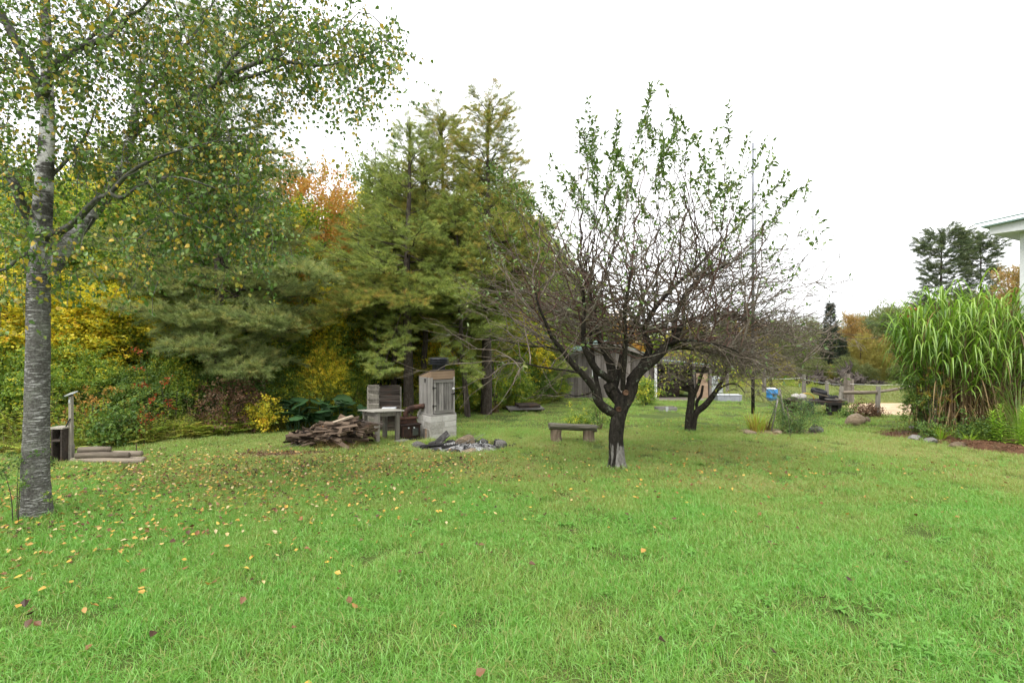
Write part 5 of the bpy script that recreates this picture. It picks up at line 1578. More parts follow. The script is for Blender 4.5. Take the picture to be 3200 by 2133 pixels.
for i, (dx, dy, s, m, lb) in enumerate(ring):
    rock(px0 + dx, py0 + dy, (s[0] * .9, s[1] * .85, s[2] * .68), m, lb, i * .9, .25, 'fire_ring_stone', v=i, tilt=.15)
o = rock(px0 + .12, py0 - .05, (.25, .13, .16), M_STONEW, 'big slab of brown rock standing in the fire ring', .5, .12, 'rock', v=2, tilt=-.25)
def chunk(x, y, z, L, r, rot, mat, label, seed):
    o = link('charred_log', wedge_mesh(L, r, seed), None, G(x, y, z), rot); o.data.materials[0] = mat; o.data.materials[1] = mat
    return tag(o, label, 'log')
chunk(px0 - .42, py0 + .05, .17, .40, .11, (.3, R(-38), R(20)), M_CHAR, 'charred black stump propped up in the fire ring', 43)
chunk(px0 - .55, py0 - .22, .08, .50, .07, (.1, R(-6), R(-15)), M_CHAR, 'burnt log lying at the left of the fire ring', 44)
chunk(px0 - .15, py0 - .3, .09, .45, .06, (.4, R(4), R(30)), M_CHAR, 'half burnt log lying across the ash', 45)
t = Tubes()
g = np.random.default_rng(5)
for i in range(9):
    a = np.array([px0 - .15 + g.normal(0, .12), py0 - .15 + g.normal(0, .08), float(gz(px0, py0)) + .08])
    b = a + np.array([.25 + g.uniform(0, .35), g.normal(.1, .1), g.uniform(.06, .28)])
    tt = Tubes(); pth = np.array([a, (a + b) / 2 + g.normal(0, .03, 3), b]); org = np.array(a)
    tt.add(pth - org, [.009, .007, .003], 5)
    o = link('kindling_stick', tt.build('kindling_stick', [M_DEADWOOD]), None, org)
    tag(o, 'thin dry stick leaning in the fire ring', 'stick', 'kindling sticks in the fire ring')
# flakes of charcoal and white ash
def chips_mesh(nm, mat, s, L, wd):
    random.seed(s); q = Leaves()
    for _ in range(10):
        q.blade(rv3() * (.07, .07, .015), rv3() * (1, 1, .3), (0, 0, 1), L * random.uniform(.5, 1.4), wd, .1, .1, simple=True)
    return q.mesh(nm, [mat])
K_ASH = kit('ash_flakes', [chips_mesh('ash_flakes', M_TOTE, 1, .05, .02), chips_mesh('ash_flakes', M_CHAR, 2, .07, .03), chips_mesh('ash_flakes', M_CHAR, 3, .05, .02)])
q = g.normal(0, 1, (130, 2)) * (.34, .24) + (px0 + .15, py0)
pm = points_mesh('ash_flakes', np.column_stack([q, gz(q[:, 0], q[:, 1]) + .085]), np.column_stack([np.zeros(130), np.zeros(130), g.uniform(0, 6, 130)]), g.uniform(.7, 1.3, 130), g.choice(3, 130, p=(.5, .3, .2)))
tag(scatter('ash_flakes', pm, K_ASH), 'flakes of white ash and charcoal strewn over the fire ring', 'ash')
# woodchips on the mulch and on the bare patch
K_CHIP = kit('wood_chips', [chips_mesh('wood_chips', M_LBROWN, s, .06, .02) for s in (4, 5)] + [chips_mesh('wood_chips', M_DIRT, 6, .05, .018)])
def chips(name, poly, n, label):
    lo, hi_ = np.min(poly, 0), np.max(poly, 0)
    q = g.uniform(lo, hi_, (n, 2)); q = q[inside(poly, q)]; k = len(q)
    c = np.mean(poly, 0)
    hump = .10 if name == 'mulch_chips' else .02
    pm = points_mesh(name, np.column_stack([q, gz(q[:, 0], q[:, 1]) + hump * .75]), np.column_stack([g.normal(0, .15, k), g.normal(0, .15, k), g.uniform(0, 6, k)]), g.uniform(.6, 1.2, k), g.integers(0, 3, k))
    tag(scatter(name, pm, K_CHIP), label, 'wood chips')
chips('mulch_chips', BED, 1500, 'loose bark chips on the mulch bed')
chips('soil_chips', CHIPS, 260, 'brown chips strewn on the bare soil patch')

# ------------------------------------------------------------------ bench of a half log on two stumps
bn = empty('log_bench', G(X(1789, 11.6), 11.6), R(-7), 'rustic bench of a thick half log slab on two stumps', 'bench')
V, F = [], []
g = np.random.default_rng(3)
prof = [(-.17, .06), (.17, .06), (.185, .02), (.15, -.045), (.05, -.075), (-.06, -.075), (-.15, -.04), (-.185, .015)]
k = 9
for i, x in enumerate(np.linspace(-.54, .54, k)):
    for (yy_, zz_) in prof: V.append((x + (g.normal(0, .02) if i in (0, k - 1) else 0), yy_ * (1 + g.normal(0, .03)), .345 + zz_ + g.normal(0, .004)))
m_ = len(prof)
for i in range(k - 1):
    for j in range(m_): F.append((i * m_ + j, i * m_ + (j + 1) % m_, (i + 1) * m_ + (j + 1) % m_, (i + 1) * m_ + j))
F += [tuple(range(m_ - 1, -1, -1)), tuple(range((k - 1) * m_, k * m_))]
W_BENCH = wood('bench_slab', (.045, .04, .03), (.21, .195, .15), 'x', .1)
MB().add(V, F).obj('seat', [W_BENCH], bn, rot=(R(-3), R(1.5), 0))
for sx in (-.36, .37):
    tt = Tubes(); zg = float(gz(X(1789, 11.6) + sx, 11.6)) - bn.location.z
    tt.add([(sx, 0, zg - .05), (sx, 0, zg + .03), (sx - .005, 0, .15), (sx, 0, .30)], [.145, .135, .125, .13], 12, cap=True, seed=int(sx * 100) + 90)
    link('leg', tt.build('leg', [wood('stump_wood', (.07, .05, .035), (.25, .19, .14), 'z', .2)], False), bn)

# ------------------------------------------------------------------ solar lamp post, its crate and the stacked timbers on the left
PD = 9.14; PX = X(222, PD)
lampp = empty('solar_lamp_post', G(PX, PD), R(-6), 'slim wooden post topped by a small solar lamp', 'lamp')
MB().box((0, 0, .74), (.055, .05, .92), None, .003).obj('post', [W_PALE], lampp)
MB().box((.01, 0, .15), (.07, .055, .36), None, .003).obj('foot_post', [W_POST], lampp)
hd_ = MB().box((.01, -.01, 1.235), (.16, .13, .018), Matrix.Rotation(R(-16), 3, 'Y') @ Matrix.Rotation(R(18), 3, 'X')).obj('solar_panel', [M_TIN], lampp)
MB().box((.0, 0, 1.208), (.05, .05, .04)).obj('lamp_body', [M_IRON], lampp)
MB().box((.0, -.029, 1.10), (.03, .012, .06)).obj('bracket', [M_TIN], lampp)
crate = empty('wooden_crate', G(PX - .13, PD - .02), R(-6), 'small upright plank crate standing beside the lamp post', 'crate')
for x in (-.10, .085):
    MB().box((x, 0, .31), (.03, .22, .66), None, .004).obj('side', [W_DARK], crate)
for z in (.64, .42, .03):
    MB().box((-.008, -.0, z), (.25 if z > .6 else .152, .23, .03), None, .004).obj('shelf', [W_PALE if z > .6 else W_DARK], crate)
MB().box((-.008, .115, .32), (.15, .015, .60)).obj('back', [W_DARK], crate)
rod = Tubes(); rod.add([(0, 0, 0), (.21, .02, .40), (.42, .04, .82)], [.013, .012, .011], 8, cap=True)
o = link('iron_rod', rod.build('iron_rod', [M_IRON]), None, G(PX - .40, PD - .08, -.02)); tag(o, 'thin black rod leaning against the lamp post', 'rod')
tl = [(.66, -.10, .05, 1.30, 'lowest front timber'), (.62, .06, .05, 1.2, 'lowest back timber'), (.55, -.06, .145, .92, 'second timber up'), (.72, .09, .145, .80, 'short timber at the back'), (.36, .0, .235, .52, 'topmost short timber')]
for i, (dx, dy, z, L, lb) in enumerate(tl):
    tt = Tubes(); tt.add([(-L / 2, 0, 0), (0, .005, .004), (L / 2, 0, 0)], [.052, .055, .05], 10, cap=True, seed=i + 60)
    o = link('landscape_timber', tt.build('landscape_timber', [W_RAIL]), None, G(PX + dx + .06, PD + dy, z), (0, 0, R(-3 + 2 * i)))
    tag(o, lb + ' in the low pile beside the lamp post', 'timber', 'landscape timbers by the lamp post')
tt = Tubes(); tt.add([(0, 0, 0), (0, 0, .32)], [.008, .007], 6, cap=True)
tag(link('iron_stake', tt.build('iron_stake', [M_RUST]), None, G(PX + 1.02, PD + .2)), 'short rusty stake behind the timber pile', 'stake')

# ------------------------------------------------------------------ low platform under the pines
QD = 20.0
pf = empty('low_platform', G(X(1640, QD), QD), R(8), 'low platform of grey planks with a dark pallet on it', 'platform')
for i in range(6):
    MB().box((0, -.45 + i * .18, .15), (1.4, .165, .03), None, .008).obj('plank', [W_GREYH], pf)
for x in (-.6, 0, .6):
    MB().box((x, 0, .065), (.09, 1.05, .13)).obj('joist', [W_DARK], pf)
pl = empty('pallet', G(X(1648, QD), QD + .1, .17), R(12), 'dark wooden pallet lying on the low platform', 'pallet')
for i in range(5):
    MB().box((0, -.36 + i * .18, .115), (.85, .10, .022), None, .004).obj('slat', [W_DARK], pl)
for y in (-.36, 0, .36):
    MB().box((0, y, .055), (.85, .07, .09)).obj('runner', [W_DARK], pl)

# ------------------------------------------------------------------ shed with lean-to
HX, HY = 5.25, 28.0
shed = empty('board_shed', G(HX, HY), 0, 'weathered grey board shed with green metal roof and open side bay', 'shed')
wl, eave, peak, dep = 4.9, 2.2, 3.05, 5.0
n = 24
for i in range(n):
    x = -wl / 2 + wl * (i + .5) / n
    top = eave + (peak - eave) * (1 - abs(x) / (wl / 2))
    MB().box((x, 0, top / 2 - .05), (wl / n - .012, .03 + .01 * random.random(), top + .1 - .02), None, .004).obj('board', [W_SHED], shed)
MB().box((-wl / 2 + .05, dep / 2 + .05, eave / 2), (.08, dep - .1, eave)).obj('side_wall', [W_SHED], shed)
MB().box((wl / 2 - .05, dep / 2 + .05, eave / 2), (.08, dep - .1, eave)).obj('side_wall', [W_SHED], shed)
MB().box((1.6, dep - .05, eave / 2), (wl + 3.2, .08, eave - .1)).obj('back_wall', [W_SHED], shed)
for s in (-1, 1):
    a = math.atan2(peak - eave, wl / 2)
    L = (wl / 2 + .35) / math.cos(a)
    rfo = MB().box((s * (wl / 2 + .30) / 2, dep / 2, (eave + peak) / 2 + .03), (L, dep + .7, .04), Matrix.Rotation(s * a, 3, 'Y')).obj('roof', [M_GREENROOF], shed)
    for i in range(9):
        MB().box((s * (wl / 2 + .30) / 2, -.3 + i * (dep + .6) / 8, (eave + peak) / 2 + .062), (L, .035, .03), Matrix.Rotation(s * a, 3, 'Y')).obj('rib', [M_GREENROOF], rfo)
    MB().box((s * (wl / 2 + .30) / 2, -.36, (eave + peak) / 2 - .03), (L, .03, .14), Matrix.Rotation(s * a, 3, 'Y')).obj('barge_board', [W_SHED], shed)
win = MB().box((-.62, -.03, 1.35), (.52, .05, .44)).obj('window', [M_WHITE], shed)
for x in (-.745, -.495): MB().box((x, -.062, 1.35), (.19, .02, .34)).obj('pane', [M_GLASS], win)
# lean-to
lr = MB().box((wl / 2 + 1.55, dep / 2, 1.98), (3.4, dep + .4, .04), Matrix.Rotation(R(5), 3, 'Y')).obj('lean_to_roof', [M_GREENROOF], shed)
MB().box((wl / 2 + 1.55, -.22, 1.88), (3.35, .04, .12), Matrix.Rotation(R(5), 3, 'Y')).obj('fascia', [W_SHED], shed)
for x, mt in ((wl / 2 + .12, M_WHITE), (wl / 2 + 2.2, W_SHED), (wl / 2 + 3.1, W_SHED)):
    MB().box((x, -.1, .92), (.13, .13, 1.9)).obj('post', [mt], shed)
MB().box((wl / 2 + 3.1, dep / 2, .9), (.06, dep - .2, 1.8)).obj('lean_to_wall', [W_SHED], shed)
ply = MB().box((0, 0, .68), (.62, .02, 1.36)).obj('plywood_sheet', [W_WARM]); ply.location = G(HX + wl / 2 + 2.62, HY - .26, .0); ply.rotation_euler = (R(-4), 0, 0)
tag(ply, 'upright orange plywood sheet beside the open shed bay', 'plywood')
# dark clutter inside the bay
for i, (x, y, s) in enumerate(((3.1, 1.6, (.9, .7, .8)), (4.1, 2.2, (.8, .8, 1.1)))):
    o = MB().box((0, 0, s[2] / 2), s, None, .03).obj('storage_crate', [W_DARK]); o.location = G(HX + x, HY + y)
    tag(o, ('low' if i == 0 else 'tall') + ' dark crate in the shade of the shed bay', 'crate')

# ------------------------------------------------------------------ tote, grey box, drum, blocks
to = empty('water_tote', G(X(2225, 31.5), 31.5), R(-8), 'milky white caged water tote near the shed bay', 'tank')
MB().box((0, 0, .62), (1.0, 1.0, .95), None, .0).obj('tank', [M_TOTE], to, bevel=.06)
for i in range(6):
    x = -.5 + i * .2
    MB().box((x, -.515, .62), (.02, .02, 1.0)).obj('cage_bar', [M_TIN], to)
    MB().box((-.515, x, .62), (.02, .02, 1.0)).obj('cage_bar', [M_TIN], to)
for z in (.15, .42, .7, .97, 1.12):
    m = MB(); 
    for (c_, s_) in (((0, -.525, z), (1.06, .018, .02)), ((-.525, 0, z), (.018, 1.06, .02)), ((0, .525, z), (1.06, .018, .02)), ((.525, 0, z), (.018, 1.06, .02))): m.box(c_, s_)
    m.obj('cage_hoop', [M_TIN], to)
MB().box((0, 0, .06), (1.1, 1.1, .12)).obj('pallet', [W_DARK], to)
MB().lathe([(.11, 1.09), (.11, 1.13), (.08, 1.15)], 14).obj('cap', [M_IRON], to)
gb_ = empty('grey_box', G(X(2274, 25.3), 25.3), R(-3), 'long low grey box with pale lid on the far lawn', 'box')
for i in range(3): MB().box((-.39 + i * .39, 0, .15), (.385, .55, .30)).obj('panel', [M_GREYBOX], gb_)
MB().box((0, 0, .315), (1.2, .58, .025)).obj('lid', [M_TIN], gb_)
br = empty('blue_drum', G(X(2413, 25.4), 25.4), 0, 'bright blue plastic drum standing by the field fence', 'drum')
br.scale = (.93, .93, .74)
MB().lathe([(.26, 0), (.285, .03), (.285, .25), (.295, .27), (.285, .29), (.285, .55), (.295, .57), (.285, .59), (.285, .8), (.26, .86), (.22, .88)], 20).obj('body', [M_BLUE], br, smooth=True)
MB().lathe([(.275, .80), (.272, .875), (.23, .895)], 20).obj('lid', [M_WHITE], br, smooth=True)
lb_ = empty('concrete_step', G(X(2080, 19.6), 19.6), R(4), 'low grey timber frame lying on the lawn before the shed', 'frame')
for (c_, s_) in (((-.18, -.15, .08), (.36, .06, .16)), ((.20, -.15, .075), (.38, .06, .15)), ((0, .15, .08), (.76, .06, .16)), ((-.36, 0, .08), (.05, .25, .15)), ((.37, 0, .075), (.05, .25, .15))):
    MB().box(c_, s_, None, .006).obj('side', [W_GREYH], lb_)
MB().box((-.02, -.19, .09), (.10, .03, .17)).obj('bracket', [M_TIN], lb_)

# ------------------------------------------------------------------ mast
MD = 18.0
ms = empty('antenna_mast', G(X(2353, MD), MD), 0, 'tall thin metal mast rising behind the apple twigs', 'mast')
mh = top_h(2353, MD, 447)
t = Tubes(); t.add([(0, 0, -.2), (0, 0, 3.2)], [.06, .055], 10, cap=True); link('lower_tube', t.build('lower_tube', [M_IRON]), ms)
t = Tubes(); t.add([(0, 0, 3.2), (0, 0, mh)], [.05, .042], 8, cap=True); link('upper_tube', t.build('upper_tube', [M_GREYBOX]), ms)
t = Tubes(); t.add([(.085, 0, 5.4), (.085, 0, mh - .25)], [.022, .02], 6, cap=True); link('side_tube', t.build('side_tube', [M_TIN]), ms)

# ------------------------------------------------------------------ trailer full of odds and ends
TD = 18.6
trl = empty('utility_trailer', G(X(2545, TD), TD), R(-6), 'old black utility trailer parked behind the rose bush', 'trailer')
MB().box((0, 0, .50), (1.75, 1.0, .05)).obj('deck', [W_DARK], trl)
for y in (-.48, .48): MB().box((0, y, .44), (1.75, .05, .09)).obj('frame_rail', [M_IRON], trl)
MB().box((.62, -.45, .22), (.10, .10, .46)).obj('prop_leg', [M_IRON], trl)
MB().box((.30, -.45, .22), (.10, .10, .46)).obj('prop_leg', [M_IRON], trl)
MB().box((.46, -.40, .30), (.5, .03, .28)).obj('skirt', [M_IRON], trl)
def tyre(nm, parent, loc, rot, r=.28, wdt=.18):
    m = MB().lathe([(r * .62, -wdt / 2), (r * .9, -wdt / 2), (r, -wdt * .3), (r, wdt * .3), (r * .9, wdt / 2), (r * .62, wdt / 2), (r * .62, -wdt / 2)], 22, (0, 0, 0), False)
    o = m.obj(nm, [M_RUBBER], parent, smooth=True); o.location = loc; o.rotation_euler = rot
    return o
for y in (-.58, .58):
    w_ = tyre('wheel', trl, (-.55, y, .26), (R(90), 0, 0))
    MB().lathe([(.17, -.03), (.17, .03), (.06, .05)], 14).obj('rim', [M_RUST], w_)
tb0 = trl.location
o = tyre('tyre_casing', None, (tb0.x + .45, tb0.y - .1, tb0.z + .525 + .09), (0, 0, 0), .30, .18); tag(o, 'black tyre lying flat on the trailer', 'tyre')
o = tyre('tyre_casing', None, (tb0.x + .28, tb0.y + .2, tb0.z + .525 + .27), (R(14), R(8), 0), .27, .16); tag(o, 'second tyre tilted on top of the flat one', 'tyre')
plank(tb0.x + .3, tb0.y - .3, .66, .95, .09, .04, R(-14), R(14), W_RAIL, 'pale board slanting across the trailer load')
plank(tb0.x + .55, tb0.y - .35, .55, .7, .16, .03, R(4), R(2), W_GREYH, 'grey board overhanging the end of the trailer')
t = Tubes(); aa = np.linspace(0, PI, 12); t.add(np.column_stack([.3 * np.cos(aa), np.zeros(12), .22 * np.sin(aa)]), np.full(12, .018), 8, cap=True)
o = link('yellow_hoop', t.build('yellow_hoop', [M_YELLOW]), None, (tb0.x - .25, tb0.y + .1, tb0.z + .525)); tag(o, 'bent yellow pipe hoop standing on the trailer', 'pipe')
for i, dx in enumerate((-.75, -.5)):
    o = link('feed_sack', rock_mesh('feed_sack', mottled('sack_%d' % i, [(.3, (.28, .26, .24)), (.7, (.45, .43, .40))], 6), 20 + i, 3, .3), None, (tb0.x + dx, tb0.y - .1, tb0.z + .525 + .10), (0, 0, i), (.2, .16, .14))
    tag(o, ('grey lumpy sack at the trailer end', 'grey lumpy sack beside the yellow hoop')[i], 'sack')

# ------------------------------------------------------------------ field fence
def fence_post(px, d, h, r, label, lean=(0, 0), mat=None):
    t = Tubes(); t.add([(0, 0, -.2), (lean[0] * .5, 0, h * .5), (lean[0], lean[1], h)], [r * 1.05, r, r * .95], 10, cap=True, seed=int(px))
    o = link('fence_post', t.build('fence_post', [mat or W_POST], False), None, G(X(px, d), d)); return tag(o, label, 'post', 'posts of the field fence')
fence_post(2742, 17.5, 1.04, .075, 'round grey fence post at the near end of the rail', (.03, 0))
fence_post(2620, 18.3, 1.02, .07, 'leaning grey fence post at the left end of the rail', (.12, 0))
fence_post(2512, 31, 1.25, .11, 'grey fence post below the uprooted stumps')
fence_post(2584, 26, 1.0, .085, 'slim greenish fence post between trailer and big post')
fence_post(2870, 21.5, 1.2, .085, 'fence post half hidden by the tall grass')
fence_post(2388, 32, 1.6, .13, 'pale fence post behind the blue drum')
fence_post(2273, 33, 1.3, .10, 'fence post between the water tote and the mast')
def rail(a, b, r, label):
    a, b = Vector(a), Vector(b); t = Tubes(); L = (b - a).length
    t.add([(0, 0, 0), (L / 2, 0, -.01), (L, 0, 0)], [r, r * 1.05, r * .95], 10, cap=True, seed=3)
    o = link('fence_rail', t.build('fence_rail', [W_RAIL], False), None, a)
    d = b - a; o.rotation_euler = (0, -math.asin(d.z / L), math.atan2(d.y, d.x))
    return tag(o, label, 'rail', 'rails of the field fence')
p1 = G(X(2620, 18.3) + .15, 18.22, .79); p2 = G(X(2742, 17.5) - .03, 17.45, .84)
rail(p1, p2, .062, 'round pale rail between the leaning and the near fence post')
rail(G(X(2742, 17.5) + .1, 17.6, .84), G(X(2870, 21.5) - .1, 21.4, .90), .05, 'darker rail running back from the near fence post')
bp = empty('gate_post', G(X(2648, 23.6), 23.6), R(8), 'massive gatepost of weathered split planks', 'post')
for i, (x, h_, w_) in enumerate(((-.17, 1.30, .15), (-.02, 1.42, .13), (.10, 1.22, .12), (.21, 1.18, .11))):
    MB().box((x, random.uniform(-.03, .03), h_ / 2 - .1), (w_, .16, h_ + .2), None, .015).obj('plank', [W_POST], bp)
t = Tubes()
def wire(a, b, r, label, nm='fence_wire'):
    t = Tubes(); a = np.array(a); b = np.array(b); u = np.linspace(0, 1, 9)[:, None]
    p = a + (b - a) * u - np.array([0, 0, 1]) * .06 * (4 * u * (1 - u)); t.add(p - a, np.full(9, r), 4)
    return tag(link(nm, t.build(nm, [M_ROPE]), None, a), label, 'wire')
wire(G(X(2388, 32), 32, 1.0), G(X(2512, 31), 31, 1.05), .012, 'white fence tape from the pale post to the post below the stumps')
wire(G(X(2512, 31), 31, 1.0), G(X(2584, 26), 26, .9), .008, 'thin fence wire from the stump post to the slim post')
wire(G(X(2584, 26), 26, .9), G(X(2648, 23.6), 23.6, .95), .008, 'thin fence wire from the slim post to the gatepost')
wire(G(X(2648, 23.6), 23.6, .95), G(X(2870, 21.5), 21.5, .98), .008, 'thin fence wire from the gatepost into the tall grass')

# ------------------------------------------------------------------ uprooted stumps at the field edge
def root_wad(px, d, wdt, hgt, seed, label, dark=False):
    g = np.random.default_rng(seed)
    o = empty('uprooted_stump', G(X(px, d), d), g.uniform(0, 6), label, 'stump')
    T = Tubes()
    c = np.array([0, 0, hgt * .35])
    T.add([c + (-wdt * .25, 0, -.1), c, c + (wdt * .25, .1, .15)], [.28 * hgt, .34 * hgt, .2 * hgt], 9, cap=True, seed=seed)
    link('butt', T.build('butt', [M_ROOT]), o)
    T = Tubes()
    for _ in range(34):
        d_ = g.normal(size=3); d_[2] = d_[2] * .8 + .35; d_ /= np.linalg.norm(d_)
        L = g.uniform(.5, 1.05) * np.array([wdt * .55, wdt * .5, hgt * .75])
        p = [c + d_ * L * t + g.normal(0, .07, 3) * (t > 0) for t in (0, .35, .7, 1.0)]
        T.add(p, np.array([.11, .08, .045, .015]) * hgt * g.uniform(.6, 1.3), 5, seed=seed + 1)
    r_ = link('roots', T.build('roots', [M_ROOT]), o); r_['kind'] = 'stuff'
root_wad(2515, 44, 1.7, 1.25, 1, 'dark uprooted stump beyond the drum, leftmost of the heap')
root_wad(2555, 45, 2.0, 1.6, 2, 'grey tangled uprooted stump in the middle of the heap')
root_wad(2615, 43, 1.9, 1.0, 3, 'low sprawling uprooted stump left of the gatepost')
root_wad(2645, 45, 1.6, 2.2, 4, 'tallest uprooted stump, seen right above the gatepost')
root_wad(2685, 44, 1.6, 1.35, 5, 'blackened uprooted stump right of the gatepost')
root_wad(2740, 46, 2.2, .7, 6, 'low heap of roots right of the blackened stump')

# ------------------------------------------------------------------ rocks
rock(X(2668, 15.2), 15.2, (.36, .28, .24), M_STONEW, 'big pinkish boulder sunk in the lawn below the fence rail', .3, .3, 'boulder', v=1)
rock(X(2700, 15.4), 15.4, (.20, .18, .15), M_STONEW, 'smaller brown boulder touching the big pinkish one', 1.3, .3, 'boulder', v=3)
rock(X(2862, 11.85), 11.85, (.25, .17, .10), M_STONE, 'flat mossy grey rock at the corner of the mulch bed', .2, .3, v=0)
rock(X(2908, 11.4), 11.4, (.17, .13, .09), M_STONE, 'rounded grey rock beside the flat mossy one', .9, .3, v=2)
rock(9.42, 10.85, (.21, .14, .08), M_STONEW, 'reddish flat rock edging the mulch bed', .1, .3, v=1)
rock(X(2858, 13.7), 13.7, (.2, .14, .09), M_STONE, 'grey rock at the back of the tall grass clump', 0, .3, v=3)
rock(X(2551, 13.2), 13.2, (.22, .17, .14), M_STONE, 'rounded grey rock at the right end of the flower bed', .4, .3, v=2)
rock(X(2545, 13.9), 13.9, (.12, .12, .13), M_STONED, 'small dark rock behind the rounded grey one', .8, .25, v=1)
rock(X(2340, 13.0), 13.0, (.20, .14, .09), M_STONEW, 'brown rock at the left end of the flower bed', .2, .3, v=0)
rock(X(2432, 12.95), 12.95, (.15, .11, .08), M_STONEW, 'low brown rock in front of the stakes', 1.1, .3, v=3)
for i, (x, y) in enumerate(((15.3, 22.0), (16.2, 21.6))):
    rock(x, y, (.16, .13, .09), M_STONED, ('dark stone lying on the sand', 'second dark stone farther along the sand')[i], i, .3, v=i)

# ------------------------------------------------------------------ stake tripod in the flower bed
for i, (x0, y0, x1, y1, z1) in enumerate(((2395, 13.7, 2440, 13.3, 1.12), (2462, 13.2, 2436, 13.4, 1.16), (2408, 13.2, 2437, 13.35, 1.14), (2450, 13.9, 2438, 13.4, 1.0))):
    a = np.array(G(X(x0, y0), y0, -.05)); b = np.array(G(X(x1, y1), y1, z1)); t = Tubes()
    t.add([a - a, (b - a) * .5 + (.01, .01, 0), b - a], [.022, .02, .016], 7, cap=True, seed=i)
    tag(link('bean_stake', t.build('bean_stake', [M_DEADWOOD]), None, a), ('darkest stick of the stake tripod, slanting from the mast side', 'stick of the stake tripod that slants toward the rose bush', 'front stick of the stake tripod, straddling the low rock', 'back stick of the stake tripod')[i], 'stake', 'sticks of the stake tripod')

# ------------------------------------------------------------------ corner of the house
hc = Vector((12.25, 12.32)); ud = Vector((.47, -.883)); vd = Vector((.883, .47))
house = empty('house', G(hc.x, hc.y), math.atan2(ud.y, ud.x), 'corner of a pale blue grey house with white trim and metal roof', 'house')
# local +x runs along the wall toward the viewer, local +y away from the lawn
zb = float(gz(hc.x, hc.y)); zs_ = 4.32 - zb     # soffit height over local ground
LX, LY = 8.0, 7.0
MB().box((LX / 2, LY / 2, zs_ / 2 - .4), (LX - .06, LY - .06, zs_ + .8 - .02)).obj('wall', [M_SIDING], house)
n = int((zs_ + .6) / .115)
for i in range(n):
    z = -.6 + (i + .5) * .115
    MB().box((LX / 2 + .05, -.0, z), (LX - .12, .022, .122), Matrix.Rotation(R(8), 3, 'X')).obj('siding_board', [M_SIDING], house)
MB().box((.05, .03, zs_ / 2 - .3), (.13, .12, zs_ + .6 - .01)).obj('corner_board', [M_WHITE], house)
o_ = .41
MB().box((LX / 2 - o_, LY / 2 - o_, zs_ + .015), (LX + .0, LY + .0, .03)).obj('soffit', [M_WHITE], house)
MB().box((LX / 2 - o_, -o_ - .012, zs_ + .10), (LX + .05, .024, .22)).obj('fascia', [M_WHITE], house)
MB().box((-o_ - .012, LY / 2 - o_, zs_ + .10), (.024, LY + .0, .22)).obj('fascia', [M_WHITE], house)
rfh = MB().box((LX / 2 - o_ - .02, LY / 2 - o_, zs_ + .52), (LX + .3, LY + .26, .035), Matrix.Rotation(R(-4.6), 3, 'Y')).obj('roof', [M_GREENROOF], house)
for i in range(14):
    MB().box((LX / 2 - o_ - .02, -.55 + i * .5 - o_ + .1, zs_ + .55), (LX + .3, .03, .03), Matrix.Rotation(R(-4.6), 3, 'Y')).obj('rib', [M_GREENROOF], rfh)
MB().add([(-o_, -o_ + .01, zs_ + .21), (LX - o_, -o_ + .01, zs_ + .21), (LX - o_, -o_ + .01, zs_ + .84), (-o_, -o_ + .01, zs_ + .215), (-o_, -o_ + .03, zs_ + .21), (LX - o_, -o_ + .03, zs_ + .21), (LX - o_, -o_ + .03, zs_ + .84), (-o_, -o_ + .03, zs_ + .215)],
         [(0, 1, 2, 3), (7, 6, 5, 4), (0, 4, 5, 1), (1, 5, 6, 2), (2, 6, 7, 3), (3, 7, 4, 0)]).obj('gable_trim', [M_WHITE], house)
# ------------------------------------------------------------------ tall arching grass (right), its neighbours in the bed
M_CANE = leafmat('cane_leaf', [(.11, .22, .025), (.17, .31, .035), (.24, .39, .05), (.31, .46, .08), (.40, .52, .14)], .35, .10)
M_CANEDRY = leafmat('dry_cane_leaf', [(.10, .06, .03), (.19, .12, .06), (.30, .21, .11), (.36, .25, .09), (.22, .24, .07)], .3, .05)
M_STALK = leafmat('cane_stalk', [(.12, .08, .04), (.2, .15, .08), (.28, .24, .14)], .05, .05)
def ribbon(p, wd, up=(0, 0, 1)):
    """a creased strap leaf along p"""
    p = np.asarray(p); k = len(p)
    tan = np.gradient(p, axis=0); tan /= np.linalg.norm(tan, axis=1, keepdims=True)
    hor = np.cross(tan.mean(0), np.array([0, 0, 1.])); hor /= np.linalg.norm(hor) + 1e-6
    t = np.linspace(0, 1, k)
    w_ = wd * np.clip(np.minimum(1, .35 + t * 5), 0, 1) * np.clip((1 - t) * 2.2, .0, 1) ** .8
    nrm = np.cross(hor, tan)
    l = p + hor * w_[:, None] / 2 + nrm * w_[:, None] * .12; r = p - hor * w_[:, None] / 2 + nrm * w_[:, None] * .12
    V = np.concatenate([l, p, r])
    Q = []
    for i in range(k - 1):
        Q += [(i, i + 1, k + i + 1, k + i), (k + i, k + i + 1, 2 * k + i + 1, 2 * k + i)]
    return V, np.array(Q)

